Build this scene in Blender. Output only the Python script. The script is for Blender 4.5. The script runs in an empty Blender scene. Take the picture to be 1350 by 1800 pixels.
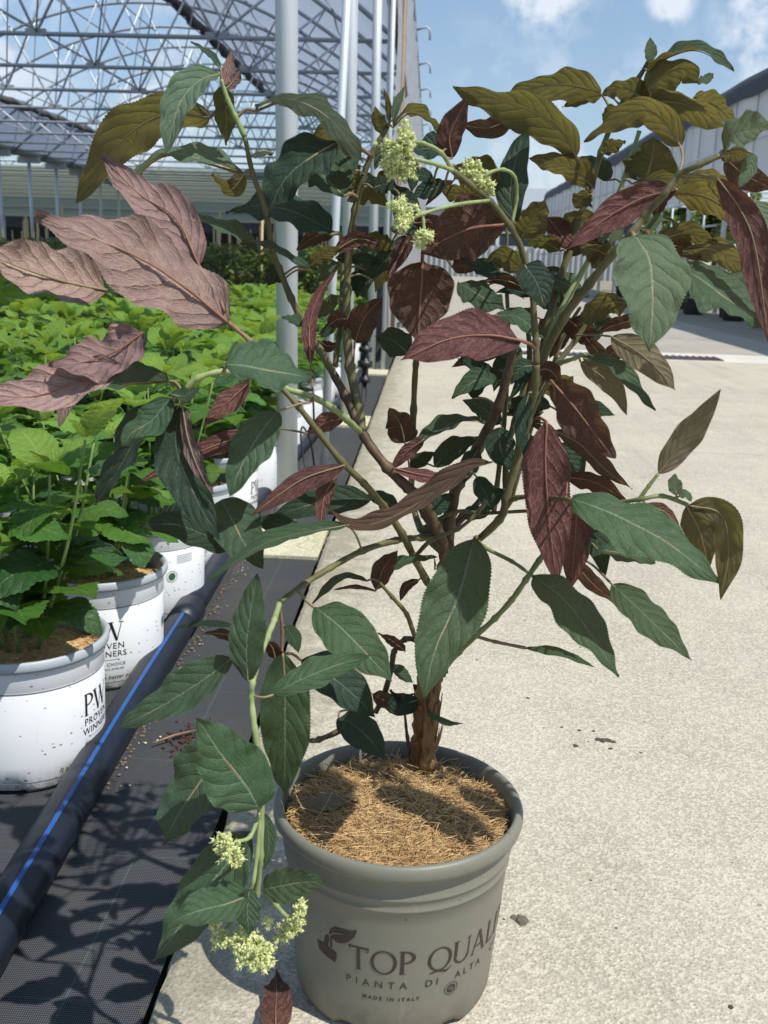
import bpy, math, random
import numpy as np
from mathutils import Vector, Matrix
random.seed(11)
rng = np.random.default_rng(4)
scene = bpy.context.scene
COL = scene.collection

# ------------------------------------------------------------ camera
CAM_ROT = [[0.9985561, -0.0392412, 0.0366855], [0.0451728, 0.2438244, -0.9687668], [0.0290708, 0.9690252, 0.245245]]
cam_d = bpy.data.cameras.new('camera'); cam = bpy.data.objects.new('camera', cam_d); COL.objects.link(cam)
cam_d.sensor_fit = 'VERTICAL'; cam_d.sensor_height = 36.0; cam_d.lens = 1780/1800*36
cam_d.clip_start = .02; cam_d.clip_end = 2000
m = Matrix(CAM_ROT).to_4x4(); m.translation = Vector((0, 0, .82)); cam.matrix_world = m
cam_d.dof.use_dof = True; cam_d.dof.focus_distance = 1.25; cam_d.dof.aperture_fstop = 13
scene.camera = cam

# ------------------------------------------------------------ sky, sun, exposure
SUNV = Vector((.47, -.36, 1)).normalized()
world = bpy.data.worlds.new('World'); scene.world = world; world.use_nodes = True
nt = world.node_tree; nt.nodes.clear()
out = nt.nodes.new('ShaderNodeOutputWorld'); bg = nt.nodes.new('ShaderNodeBackground')
sky = nt.nodes.new('ShaderNodeTexSky'); sky.sky_type = 'NISHITA'; sky.sun_disc = False
sky.sun_elevation = math.asin(SUNV.z); sky.sun_rotation = math.atan2(SUNV.x, SUNV.y)
sky.air_density = 1.25; sky.dust_density = .25; sky.ozone_density = 2.6
bg.inputs[1].default_value = .105
tc = nt.nodes.new('ShaderNodeTexCoord')
noi = nt.nodes.new('ShaderNodeTexNoise'); noi.inputs['Scale'].default_value = 16; noi.inputs['Detail'].default_value = 9; noi.inputs['Roughness'].default_value = .58
nt.links.new(tc.outputs['Generated'], noi.inputs['Vector'])
def wmath(op, a, b=None, c=None, clamp=False):
    n = nt.nodes.new('ShaderNodeMath'); n.operation = op; n.use_clamp = clamp
    for i, v in enumerate((a, b, c)):
        if v is None: continue
        if isinstance(v, (int, float)): n.inputs[i].default_value = v
        else: nt.links.new(v, n.inputs[i])
    return n.outputs[0]
mask = None
# cloud centres as directions, with angular radius and density
for (dx, dy, dz, rad, den) in ((.09, 1, .238, .05, .95), (.205, 1, .228, .026, .85), (.325, 1, .215, .085, 1.1), (-.42, 1, .185, .11, .55), (-.25, 1, .13, .12, .5),
                          (.6, 1, .3, .2, 1), (-.9, .8, .35, .25, 1), (.12, 1, .10, .16, .3), (-.5, -1, .5, .4, 1), (1.2, -.4, .6, .4, 1), (-1.4, -.2, .4, .3, 1)):
    v = Vector((dx, dy, dz)).normalized()
    dn = nt.nodes.new('ShaderNodeVectorMath'); dn.operation = 'DISTANCE'; dn.inputs[1].default_value = v
    sc_ = nt.nodes.new('ShaderNodeVectorMath'); sc_.operation = 'MULTIPLY'; sc_.inputs[1].default_value = (1, 1, 1.0)
    nt.links.new(tc.outputs['Generated'], dn.inputs[0])
    d = wmath('SUBTRACT', 1.0, wmath('DIVIDE', dn.outputs['Value'], rad))
    d = wmath('MULTIPLY', wmath('MAXIMUM', d, 0.0), den)
    mask = d if mask is None else wmath('MAXIMUM', mask, d)
n2 = wmath('SUBTRACT', noi.outputs['Fac'], .5)
gate = wmath('MULTIPLY', mask, 2.2, clamp=True)
dens = wmath('ADD', wmath('MULTIPLY', gate, .62), wmath('MULTIPLY', n2, 4.6))
cl = wmath('MULTIPLY', wmath('MULTIPLY', wmath('MULTIPLY', wmath('SUBTRACT', dens, .15), 1.9, clamp=True), gate, clamp=True), .9)
hz = nt.nodes.new('ShaderNodeTexNoise'); hz.inputs['Scale'].default_value = 2.5; hz.inputs['Detail'].default_value = 5
nt.links.new(tc.outputs['Generated'], hz.inputs['Vector'])
mb = nt.nodes.new('ShaderNodeMix'); mb.data_type = 'RGBA'; nt.links.new(wmath('MULTIPLY', hz.outputs['Fac'], .7), mb.inputs[0])
nt.links.new(sky.outputs[0], mb.inputs[6]); mb.inputs[7].default_value = (4.3, 6.3, 9.6, 1)
mx = nt.nodes.new('ShaderNodeMix'); mx.data_type = 'RGBA'
nt.links.new(cl, mx.inputs[0]); nt.links.new(mb.outputs[2], mx.inputs[6]); mx.inputs[7].default_value = (8.0, 8.6, 9.4, 1)
nt.links.new(mx.outputs[2], bg.inputs[0]); nt.links.new(bg.outputs[0], out.inputs[0])

sun_d = bpy.data.lights.new('sun', 'SUN'); sun_d.energy = 4.95; sun_d.angle = math.radians(.53); sun_d.color = (1, .955, .88)
sun = bpy.data.objects.new('sun', sun_d); COL.objects.link(sun)
sun.rotation_euler = SUNV.to_track_quat('Z', 'Y').to_euler()
scene.view_settings.view_transform = 'Standard'; scene.view_settings.look = 'None'
scene.view_settings.exposure = 0.0; scene.view_settings.gamma = 1; scene.view_settings.use_curve_mapping = False

# ------------------------------------------------------------ tagging helpers
def tag(o, label=None, cat=None, group=None, kind=None):
    if label: o['label'] = label
    if cat: o['category'] = cat
    if group: o['group'] = group
    if kind: o['kind'] = kind
    return o
def empty(name, loc=(0, 0, 0), rz=0):
    o = bpy.data.objects.new(name, None); o.empty_display_size = .05; COL.objects.link(o)
    o.location = loc; o.rotation_euler = (0, 0, rz); return o
def link(name, me, parent=None, loc=None):
    o = bpy.data.objects.new(name, me); COL.objects.link(o)
    if parent: o.parent = parent
    if loc is not None: o.location = loc
    return o
def copy_tree(o, parent=None):
    c = o.copy(); COL.objects.link(c); c.parent = parent
    for ch in list(o.children): copy_tree(ch, c)
    return c

# ------------------------------------------------------------ mesh builder
class MB:
    def __init__(s): s.v = []; s.f = []; s.uv = []; s.mi = []; s.n = 0
    def add(s, verts, faces, uvs=None, mi=0):
        b = s.n; s.v.extend([tuple(p) for p in verts]); s.n += len(verts)
        s.uv.extend(uvs if uvs is not None else [(0, 0)]*len(verts))
        for f in faces: s.f.append(tuple(i+b for i in f)); s.mi.append(mi)
    def box(s, c, d, mi=0, rz=0):
        cx, cy, cz = c; x, y, z = d[0]/2, d[1]/2, d[2]/2
        P = [(-x,-y,-z),(x,-y,-z),(x,y,-z),(-x,y,-z),(-x,-y,z),(x,-y,z),(x,y,z),(-x,y,z)]
        cr, sr = math.cos(rz), math.sin(rz)
        P = [(cx+a*cr-b*sr, cy+a*sr+b*cr, cz+c_) for a, b, c_ in P]
        s.add(P, [(0,3,2,1),(4,5,6,7),(0,1,5,4),(1,2,6,5),(2,3,7,6),(3,0,4,7)], mi=mi)
    def tube(s, pts, rad, k=8, cap=True, mi=0, smooth_pts=0):
        pts = [Vector(p) for p in pts]
        if not hasattr(rad, '__len__'): rad = [rad]*len(pts)
        if smooth_pts and len(pts) > 2: pts, rad = spline(pts, rad, smooth_pts)
        n = len(pts); vs = []; uv = []; prev = None; L = 0
        for i, p in enumerate(pts):
            t = (pts[min(i+1, n-1)]-pts[max(i-1, 0)]).normalized()
            if prev is None:
                a = Vector((0, 0, 1)) if abs(t.z) < .9 else Vector((0, 1, 0))
                nrm = (a-t*a.dot(t)).normalized()
            else: nrm = (prev-t*prev.dot(t)).normalized()
            prev = nrm; bi = t.cross(nrm)
            if i: L += (p-pts[i-1]).length
            for j in range(k):
                an = 2*math.pi*j/k
                vs.append(p+(nrm*math.cos(an)+bi*math.sin(an))*rad[i]); uv.append((j/k, L))
        fs = [(i*k+j, i*k+(j+1) % k, (i+1)*k+(j+1) % k, (i+1)*k+j) for i in range(n-1) for j in range(k)]
        if cap: fs += [tuple(range(k))[::-1], tuple((n-1)*k+j for j in range(k))]
        s.add(vs, fs, uv, mi)
    def lathe(s, prof, c=(0, 0, 0), k=48, mi=0, wob=None):
        vs = []; n = len(prof)
        for i, (r, z) in enumerate(prof):
            for j in range(k):
                a = 2*math.pi*j/k; zz = z+(wob(i, j) if wob else 0)
                vs.append((c[0]+r*math.cos(a), c[1]+r*math.sin(a), c[2]+zz))
        s.add(vs, [(i*k+j, i*k+(j+1) % k, (i+1)*k+(j+1) % k, (i+1)*k+j) for i in range(n-1) for j in range(k)], mi=mi)
    def mesh(s, name, mats, smooth=True):
        me = bpy.data.meshes.new(name); me.from_pydata(s.v, [], s.f)
        for mm in (mats if isinstance(mats, (list, tuple)) else [mats]): me.materials.append(mm)
        if any(s.mi): me.polygons.foreach_set('material_index', s.mi)
        uvl = me.uv_layers.new(name='UVMap')
        idx = np.empty(len(me.loops), dtype=np.int32); me.loops.foreach_get('vertex_index', idx)
        uvl.data.foreach_set('uv', np.array(s.uv, dtype=np.float32)[idx].ravel())
        if smooth: me.polygons.foreach_set('use_smooth', [True]*len(me.polygons))
        me.update(); return me
    def build(s, name, mats, parent=None, loc=None, smooth=True):
        return link(name, s.mesh(name, mats, smooth), parent, loc)
def spline(pts, rad, sub):
    P = [pts[0]*2-pts[1]]+list(pts)+[pts[-1]*2-pts[-2]]; o = []; r = []
    for i in range(1, len(P)-2):
        a, b, c, d = P[i-1], P[i], P[i+1], P[i+2]
        for k in range(sub):
            t = k/sub
            o.append(.5*((2*b)+(c-a)*t+(2*a-5*b+4*c-d)*t*t+(-a+3*b-3*c+d)*t**3)); r.append(rad[i-1]+(rad[i]-rad[i-1])*t)
    o.append(pts[-1]); r.append(rad[-1]); return o, r

# ------------------------------------------------------------ materials
class NT:
    def __init__(s, name):
        s.m = bpy.data.materials.new(name); s.m.use_nodes = True; s.t = s.m.node_tree; s.t.nodes.clear()
        s.out = s.t.nodes.new('ShaderNodeOutputMaterial')
    def put(s, sock, v):
        if isinstance(v, (int, float)): sock.default_value = v
        elif isinstance(v, (tuple, list)): sock.default_value = (*v, 1) if (len(v) == 3 and sock.type == 'RGBA') else v
        else: s.t.links.new(v, sock)
    def node(s, typ, ins=None, **kw):
        n = s.t.nodes.new(typ)
        for k, v in kw.items(): setattr(n, k, v)
        for k, v in (ins or {}).items(): s.put(n.inputs[k], v)
        return n
    def math(s, op, a, b=0.0, c=0.0, clamp=False):
        return s.node('ShaderNodeMath', {0: a, 1: b, 2: c}, operation=op, use_clamp=clamp).outputs[0]
    def mix(s, f, a, b, blend='MIX'):
        n = s.node('ShaderNodeMix', {0: f, 6: a, 7: b}, data_type='RGBA', blend_type=blend); return n.outputs[2]
    def noise(s, vec, scale, detail=4, rough=.6, dist=0.0):
        n = s.node('ShaderNodeTexNoise', {'Scale': scale, 'Detail': detail, 'Roughness': rough, 'Distortion': dist})
        if vec is not None: s.t.links.new(vec, n.inputs['Vector'])
        return n.outputs['Fac']
    def ramp(s, f, stops):
        n = s.node('ShaderNodeValToRGB', {0: f}); e = n.color_ramp.elements
        while len(e) > 1: e.remove(e[-1])
        for i, (p, c) in enumerate(stops):
            el = e[0] if i == 0 else e.new(p)
            el.position = p; el.color = (*c, 1) if hasattr(c, '__len__') else (c, c, c, 1)
        return n.outputs[0]
    def sm(s, v, a, b):
        return s.node('ShaderNodeMapRange', {0: v, 1: a, 2: b, 3: 0.0, 4: 1.0}, interpolation_type='SMOOTHSTEP').outputs[0]
    def bump(s, h, strength=.3, dist=.01):
        return s.node('ShaderNodeBump', {'Height': h, 'Strength': strength, 'Distance': dist}).outputs[0]
    def bsdf(s, col, rough=.6, metal=0.0, normal=None, spec=.5, **extra):
        n = s.node('ShaderNodeBsdfPrincipled', {'Base Color': col, 'Roughness': rough, 'Metallic': metal, 'Specular IOR Level': spec})
        if normal is not None: s.t.links.new(normal, n.inputs['Normal'])
        for k, v in extra.items(): s.put(n.inputs[k], v)
        return n.outputs[0]
    def done(s, sh): s.t.links.new(sh, s.out.inputs[0]); return s.m
    def obj(s): return s.node('ShaderNodeTexCoord').outputs['Object']
    def pos(s): return s.node('ShaderNodeNewGeometry').outputs['Position']
    def xyz(s, v): n = s.node('ShaderNodeSeparateXYZ', {0: v}); return n.outputs[0], n.outputs[1], n.outputs[2]
    def vmul(s, v, f): return s.node('ShaderNodeVectorMath', {0: v, 1: f}, operation='MULTIPLY').outputs[0]

def simple(name, col, rough=.6, metal=0.0, var=.12, nscale=30, bump=.15, bd=.002, spec=.5):
    t = NT(name); p = t.obj(); n = t.noise(p, nscale, 6)
    c = t.mix(n, tuple(x*(1-var) for x in col), tuple(min(x*(1+var), 1) for x in col))
    return t.done(t.bsdf(c, rough, metal, t.bump(n, bump, bd), spec))

def leaf_mat(name, top, under, trans, vtop, vunder, tf=.3, rough=.6, nv=7.5, spec=.25, retic=.5, curve=.27, dead=0.0, bs=.8, hue2=.49, tr2=None):
    tr2 = tr2 or tuple(x*.7 for x in trans)
    t = NT(name); uv = t.node('ShaderNodeTexCoord').outputs['UV']
    u, v, _ = t.xyz(uv)
    vs = t.math('MULTIPLY', t.math('SUBTRACT', v, .5), 2.0); av = t.math('ABSOLUTE', vs)
    geo = t.node('ShaderNodeNewGeometry'); back = geo.outputs['Backfacing']; pos = geo.outputs['Position']
    rnd = t.node('ShaderNodeObjectInfo').outputs['Random']
    wob = t.math('MULTIPLY', t.math('SUBTRACT', t.noise(pos, 55, 2), .5), .05)
    ph = t.math('SUBTRACT', t.math('ADD', u, wob), t.math('MULTIPLY', t.math('POWER', av, 1.35), curve))
    ph = t.math('ADD', t.math('MULTIPLY', ph, nv), t.math('MULTIPLY', t.math('GREATER_THAN', vs, 0.0), .3))
    fr = t.math('ABSOLUTE', t.math('SUBTRACT', t.math('FRACT', ph), .5))
    side = t.math('SUBTRACT', 1.0, t.sm(fr, .018, .055))
    side = t.math('MULTIPLY', side, t.math('SUBTRACT', 1.0, t.math('MULTIPLY', t.sm(av, .55, .98), .8)))
    quilt = t.math('SUBTRACT', 1.0, t.math('POWER', t.math('MULTIPLY', t.math('SUBTRACT', .5, fr), 2.0), 2.2))
    mid = t.math('SUBTRACT', 1.0, t.sm(av, .025, .06))
    comb = t.node('ShaderNodeCombineXYZ', {0: t.math('MULTIPLY', ph, 3.2), 1: t.math('MULTIPLY', vs, 5.5), 2: 0.0}).outputs[0]
    vo = t.node('ShaderNodeTexVoronoi', {'Vector': comb, 'Scale': 1.0}, feature='DISTANCE_TO_EDGE').outputs['Distance']
    ret = t.math('SUBTRACT', 1.0, t.sm(vo, .02, .13))
    comb2 = t.node('ShaderNodeCombineXYZ', {0: t.math('MULTIPLY', ph, 9.0), 1: t.math('MULTIPLY', vs, 15.0), 2: 0.0}).outputs[0]
    vo2 = t.node('ShaderNodeTexVoronoi', {'Vector': comb2, 'Scale': 1.0}, feature='DISTANCE_TO_EDGE').outputs['Distance']
    ret2 = t.math('SUBTRACT', 1.0, t.sm(vo2, .02, .2))
    main = t.math('MAXIMUM', side, mid)
    blot = t.noise(pos, 22, 5, .65)
    def shade(c, k): return t.mix(blot, tuple(x*(1-k) for x in c), tuple(min(1, x*(1+k)) for x in c))
    ct = shade(top, .22); cu = shade(under, .2)
    mt_ = t.math('ADD', t.math('MULTIPLY', side, .30), t.math('MULTIPLY', mid, .6), clamp=True)
    ct = t.mix(mt_, ct, vtop); ct = t.mix(t.math('MULTIPLY', ret, .13*retic), ct, vtop)
    cu = t.mix(t.math('ADD', t.math('MULTIPLY', side, .5), t.math('MULTIPLY', mid, .75), clamp=True), cu, vunder); cu = t.mix(t.math('MULTIPLY', ret, .32*retic), cu, vunder)
    cu = t.mix(t.math('MULTIPLY', ret2, .12*retic), cu, vunder)
    # thin edge tint and a little browning
    edge = t.math('MULTIPLY', t.sm(av, .93, 1.0), .45)
    ct = t.mix(edge, ct, tuple(min(1, x*1.7+.02) for x in top))
    if dead > 0:
        dn = t.sm(t.math('ADD', t.noise(pos, 35, 6, .7), t.math('MULTIPLY', av, .25)), .62-.25*dead, .72-.2*dead)
        ct = t.mix(dn, ct, (.12, .075, .05)); 
    else:
        dn = t.sm(t.math('ADD', t.noise(pos, 60, 3, .7), t.math('MULTIPLY', av, .12)), .76, .8)
        ct = t.mix(t.math('MULTIPLY', dn, .8), ct, (.1, .07, .035))
    col = t.mix(back, ct, cu)
    vary = t.node('ShaderNodeMapRange', {0: rnd, 1: 0.0, 2: 1.0, 3: .78, 4: 1.24}).outputs[0]
    hs = t.node('ShaderNodeHueSaturation', {'Hue': t.node('ShaderNodeMapRange', {0: t.math('FRACT', t.math('MULTIPLY', rnd, 7.3)), 1: 0.0, 2: 1.0, 3: .49, 4: .518}).outputs[0], 'Saturation': 1.0, 'Value': vary, 'Color': col}).outputs[0]
    h = t.math('ADD', t.math('MULTIPLY', quilt, 1.0), t.math('MULTIPLY', ret, -.25))
    h = t.math('ADD', h, t.math('MULTIPLY', ret2, -.12)); h = t.math('SUBTRACT', h, t.math('MULTIPLY', main, .6))
    lg = t.sm(t.noise(pos, 11, 3, .5), .38, .66)
    hs = t.mix(t.math('MULTIPLY', lg, .38), hs, t.node('ShaderNodeHueSaturation', {'Hue': hue2, 'Saturation': 1.1, 'Value': .72, 'Color': hs}).outputs[0])
    h = t.math('ADD', h, t.math('MULTIPLY', blot, .5))
    rg_ = t.math('ADD', rough, t.math('MULTIPLY', t.math('SUBTRACT', t.noise(pos, 90, 4), .5), .25))
    nb = t.bump(h, bs, .0016)
    base = t.bsdf(hs, rg_, 0.0, nb, spec)
    tcol = t.mix(t.math('MULTIPLY', main, .45), trans, (min(1, trans[0]*1.9), min(1, trans[1]*1.6), trans[2]*1.8))
    tcol = t.mix(t.math('MULTIPLY', ret, .15), tcol, tuple(min(1, x*1.6) for x in trans))
    tcol = t.mix(t.math('MULTIPLY', lg, .45), tcol, tr2)
    tr = t.node('ShaderNodeBsdfTranslucent', {'Color': tcol, 'Normal': nb}).outputs[0]
    return t.done(t.node('ShaderNodeMixShader', {0: tf, 1: base, 2: tr}).outputs[0])

GT = (.043, .092, .048); VT = (.22, .28, .19)
LM = {
 'G': leaf_mat('leaf_green', GT, (.15, .085, .07), (.30, .26, .05), VT, (.26, .17, .12), .22, rough=.52, spec=.3),
 'g': leaf_mat('leaf_pale_green', (.10, .165, .105), (.2, .17, .09), (.36, .34, .08), (.36, .38, .24), (.3, .22, .13), .28),
 'D': leaf_mat('leaf_dark_green', (.024, .055, .034), (.12, .05, .045), (.22, .22, .05), (.14, .2, .14), (.2, .12, .1), .15, rough=.5, spec=.25),
 'O': leaf_mat('leaf_olive_backed', (.06, .095, .05), (.115, .092, .048), (.225, .19, .045), VT, (.26, .16, .10), .48, hue2=.53, tr2=(.10, .125, .03), rough=.5, spec=.4),
 'M': leaf_mat('leaf_maroon_backed', (.06, .085, .05), (.095, .043, .040), (.24, .11, .05), VT, (.30, .14, .125), .25, retic=2.0),
 'B': leaf_mat('leaf_dark_maroon', (.045, .06, .04), (.062, .033, .028), (.21, .11, .045), (.1, .1, .06), (.20, .105, .08), .3, retic=1.6),
 'P': leaf_mat('leaf_withered_mauve', (.08, .09, .055), (.32, .21, .19), (.28, .17, .11), (.3, .25, .16), (.50, .35, .29), .12, retic=1.0, rough=.8, bs=1.0),
 'S': leaf_mat('leaf_grey_brown_backed', (.06, .09, .06), (.20, .165, .11), (.34, .27, .11), VT, (.33, .26, .17), .3, retic=1.0),
 'W': leaf_mat('leaf_half_withered', (.075, .11, .06), (.16, .09, .07), (.25, .18, .08), (.2, .16, .1), (.25, .15, .12), .15, dead=1.0),
}
HYL = leaf_mat('hydrangea_leaf_green', (.07, .165, .026), (.10, .19, .05), (.22, .42, .035), (.2, .34, .08), (.2, .3, .1), .34, nv=6.5, spec=.4, rough=.45)
HYY = leaf_mat('hydrangea_leaf_young', (.185, .32, .05), (.2, .31, .08), (.42, .60, .06), (.36, .5, .14), (.34, .46, .15), .4, nv=6.5, spec=.35, rough=.5)
HYD = leaf_mat('hydrangea_leaf_dark', (.03, .085, .022), (.07, .12, .05), (.14, .26, .03), (.07, .14, .05), (.1, .15, .07), .2, nv=6.5, spec=.45, rough=.42)
HEDGE = leaf_mat('hedge_leaf', (.085, .14, .035), (.11, .15, .06), (.26, .38, .07), (.1, .16, .06), (.1, .14, .06), .25, nv=5, spec=.6, rough=.35)
HEDGE2 = leaf_mat('hedge_leaf_yellow', (.16, .22, .04), (.16, .2, .06), (.35, .42, .06), (.2, .26, .1), (.2, .24, .1), .3, nv=5, spec=.5, rough=.4)

def stem_mat(name, c1, c2, rough=.55, scale=60, b=.5, bd=1.0, zs=.3):
    t = NT(name); p = t.pos(); pp = t.vmul(p, (1, 1, zs)); n = t.noise(pp, scale, 6, .7, .3); n2 = t.noise(pp, scale*3, 5, .7)
    c = t.mix(t.sm(n, .35, .65), c1, c2); c = t.mix(t.math('MULTIPLY', t.sm(n2, .6, .75), .4), c, tuple(x*.5 for x in c1))
    h = t.math('ADD', n, t.math('MULTIPLY', n2, .3))
    return t.done(t.bsdf(c, rough, 0.0, t.bump(h, b, .0015*bd), .35))
SM = {'bark': stem_mat('bark', (.085, .036, .02), (.33, .185, .07), .62, 70, 1.0, 4.0, .12), 'brown': stem_mat('stem_brown', (.06, .035, .022), (.13, .085, .045)),
      'olive': stem_mat('stem_olive', (.09, .085, .035), (.155, .14, .06)), 'light': stem_mat('stem_light_green', (.20, .26, .10), (.30, .36, .16), b=.3),
      'green': stem_mat('stem_green', (.16, .19, .07), (.22, .25, .10), b=.2), 'tan': stem_mat('stem_tan', (.24, .13, .08), (.30, .19, .11), b=.3)}
PETG = stem_mat('petiole_green', (.20, .17, .09), (.26, .2, .11), b=.2); PETR = stem_mat('petiole_reddish', (.20, .085, .055), (.27, .14, .085), b=.2)

def concrete(name, c1, c2, speck=1.0, moss=True):
    t = NT(name); p = t.pos(); x, y, z = t.xyz(p)
    big = t.noise(p, .9, 6, .65); mid_ = t.noise(p, 6, 6, .7); fine = t.noise(p, 240, 5, .75); f2 = t.noise(p, 620, 3, .7)
    c = t.mix(t.sm(t.math('ADD', t.math('MULTIPLY', big, .6), t.math('MULTIPLY', mid_, .4)), .36, .64), c1, c2)
    vo = t.node('ShaderNodeTexVoronoi', {'Vector': p, 'Scale': 210.0}); g = t.sm(vo.outputs['Distance'], .1, .6)
    gr = t.node('ShaderNodeSeparateColor', {0: vo.outputs['Color']}).outputs[0]
    c = t.mix(t.math('MULTIPLY', t.sm(gr, .25, .9), .5*speck), c, tuple(min(1, k*1.5) for k in c2))
    c = t.mix(t.math('MULTIPLY', t.sm(fine, .5, .66), .62*speck), c, tuple(k*.48 for k in c1))
    c = t.mix(t.math('MULTIPLY', t.sm(f2, .6, .72), .5*speck), c, (.13, .12, .10))
    stain = t.sm(t.noise(t.vmul(p, (1.0, .35, 1)), 2.3, 7, .7, .4), .52, .72)
    c = t.mix(t.math('MULTIPLY', stain, .45), c, tuple(k*.68 for k in c1))
    sp = t.math('LESS_THAN', t.node('ShaderNodeTexVoronoi', {'Vector': p, 'Scale': 14.0, 'Randomness': 1.0}).outputs['Distance'], .045)
    c = t.mix(t.math('MULTIPLY', sp, .55), c, (.14, .115, .085))
    wn = t.node('ShaderNodeVectorMath', {0: p, 1: t.node('ShaderNodeTexNoise', {'Vector': p, 'Scale': 2.2, 'Detail': 5.0}).outputs['Color']}, operation='ADD').outputs[0]
    ck = t.node('ShaderNodeTexVoronoi', {'Vector': wn, 'Scale': .55}, feature='DISTANCE_TO_EDGE').outputs['Distance']
    ckm = t.math('MULTIPLY', t.math('LESS_THAN', ck, .0022), t.sm(t.noise(p, 1.3, 3), .5, .6))
    c = t.mix(t.math('MULTIPLY', ckm, .6), c, (.14, .125, .1))
    tyre = t.math('MULTIPLY', t.sm(t.noise(t.vmul(p, (5.5, .16, 1)), 1.0, 4, .6), .55, .7), .22)
    c = t.mix(tyre, c, tuple(k*.66 for k in c1))
    jt = t.math('LESS_THAN', t.math('ABSOLUTE', t.math('SUBTRACT', y, t.math('ADD', 4.55, t.math('MULTIPLY', t.noise(p, 9, 4), .012)))), .0035)
    c = t.mix(t.math('MULTIPLY', jt, .55), c, (.13, .12, .10))
    if moss:
        e = t.math('ADD', t.math('MULTIPLY', t.math('SUBTRACT', x, -.272), 1/.16), t.math('MULTIPLY', t.math('SUBTRACT', t.noise(p, 16, 6, .7), .5), 3.4))
        mk = t.math('SUBTRACT', 1.0, t.sm(e, .0, 1.0))
        c = t.mix(t.math('MULTIPLY', mk, .55), c, t.mix(t.noise(p, 40, 4), (.10, .10, .055), (.24, .22, .15)))
    h = t.math('ADD', t.math('MULTIPLY', fine, .6), t.math('MULTIPLY', g, .6)); h = t.math('ADD', h, t.math('MULTIPLY', mid_, .8))
    return t.done(t.bsdf(c, .88, 0.0, t.bump(h, .55, .0028), .25))
CONC = concrete('concrete', (.37, .336, .266), (.475, .436, .35))
CONC2 = concrete('concrete_far', (.30, .28, .24), (.37, .345, .295), .6, False)
CONC3 = concrete('concrete_joint_band', (.52, .49, .43), (.62, .59, .53), .3, False)
FOOT = concrete('concrete_footing', (.42, .40, .24), (.6, .57, .44), 1.0, False)

def fabric():
    t = NT('woven_ground_cloth'); p = t.pos(); x, y, z = t.xyz(p)
    def wav(v, f): return t.math('ABSOLUTE', t.math('SINE', t.math('MULTIPLY', v, f)))
    wx = wav(x, math.pi/.0026); wy = wav(t.math('ADD', y, t.math('MULTIPLY', t.math('SINE', t.math('MULTIPLY', x, math.pi/.0026)), .0003)), math.pi/.0034)
    w = t.math('MULTIPLY', wx, wy); dirt = t.noise(p, 3.2, 7, .7); d2 = t.noise(p, 40, 5, .7)
    c = t.mix(w, (.009, .011, .014), (.125, .13, .138))
    c = t.mix(t.math('MULTIPLY', t.sm(dirt, .46, .72), .45), c, (.105, .095, .078))
    c = t.mix(t.math('MULTIPLY', t.sm(d2, .62, .75), .6), c, (.13, .11, .08))
    def line(v, at, wd): return t.math('LESS_THAN', t.math('ABSOLUTE', t.math('SUBTRACT', v, at)), wd)
    ln = t.math('MAXIMUM', line(x, -.405, .0014), line(t.math('MODULO', y, .3), .12, .001))
    ln = t.math('MULTIPLY', ln, t.math('GREATER_THAN', wy, .4))
    c = t.mix(t.math('MULTIPLY', ln, .3), c, (.12, .26, .20))
    h = t.math('ADD', t.math('MULTIPLY', w, .5), t.math('MULTIPLY', d2, .3))
    return t.done(t.bsdf(c, .7, 0.0, t.bump(h, .9, .0018), .2))
FAB = fabric()

def galv():
    t = NT('galvanised_steel'); p = t.pos(); pp = t.vmul(p, (1, 1, .25))
    n = t.noise(pp, 22, 5, .6); sp = t.node('ShaderNodeTexVoronoi', {'Vector': pp, 'Scale': 70.0}).outputs['Color']
    s_ = t.node('ShaderNodeSeparateColor', {0: sp}).outputs[0]
    c = t.mix(n, (.50, .55, .60), (.66, .71, .75)); c = t.mix(t.math('MULTIPLY', s_, .25), c, (.62, .65, .66))
    st = t.sm(t.noise(t.vmul(p, (1, 1, .1)), 60, 5, .7), .66, .8); c = t.mix(t.math('MULTIPLY', st, .4), c, (.22, .2, .17))
    r = t.math('ADD', .42, t.math('MULTIPLY', n, .25))
    return t.done(t.bsdf(c, r, .35, t.bump(n, .1, .001), .5))
GALV = galv()
GALVD = simple('aged_steel', (.38, .42, .45), .45, .25, .2, 18)
RUST = simple('brown_pipe', (.22, .16, .11), .6, .1, .25, 40)
def film(name, col, tcol, tf, nscale=3.0):
    t = NT(name); p = t.pos(); n = t.noise(t.vmul(p, (1, .4, 1.6)), nscale, 6, .65); c = t.mix(n, tuple(x*.78 for x in col), tuple(min(1, x*1.15) for x in col))
    b = t.bsdf(c, .35, 0.0, t.bump(n, .6, .06), .5)
    tr = t.node('ShaderNodeBsdfTranslucent', {'Color': t.mix(n, tuple(x*.8 for x in tcol), tcol)}).outputs[0]
    return t.done(t.node('ShaderNodeMixShader', {0: tf, 1: b, 2: tr}).outputs[0])
FILMR = film('greenhouse_roof_film', (.34, .385, .45), (.36, .42, .52), .55)
FILMW = film('white_wall_film', (.55, .57, .58), (.5, .52, .53), .3)
FILMG = film('far_roof_film', (.36, .40, .32), (.42, .47, .38), .5)
ROLL = simple('rolled_dark_film', (.07, .068, .06), .7, 0, .4, 25, .6, .01)
NET = simple('dark_shade_net', (.045, .05, .06), .75, 0, .25, 20)
DARK = simple('opening_shade', (.012, .018, .03), .5, 0, .3, 3)  # shade inside the far openings, put into the colour
BLUEP = simple('pale_blue_panel', (.42, .52, .60), .5, 0, .1, 2)
BEIGE = simple('beige_panel', (.44, .41, .26), .7, 0, .12, 2)
WFR = simple('white_frame', (.6, .62, .62), .5, 0, .08, 8)
WIN = simple('window_glass', (.03, .045, .075), .15, 0, .3, 1.5)
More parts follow.
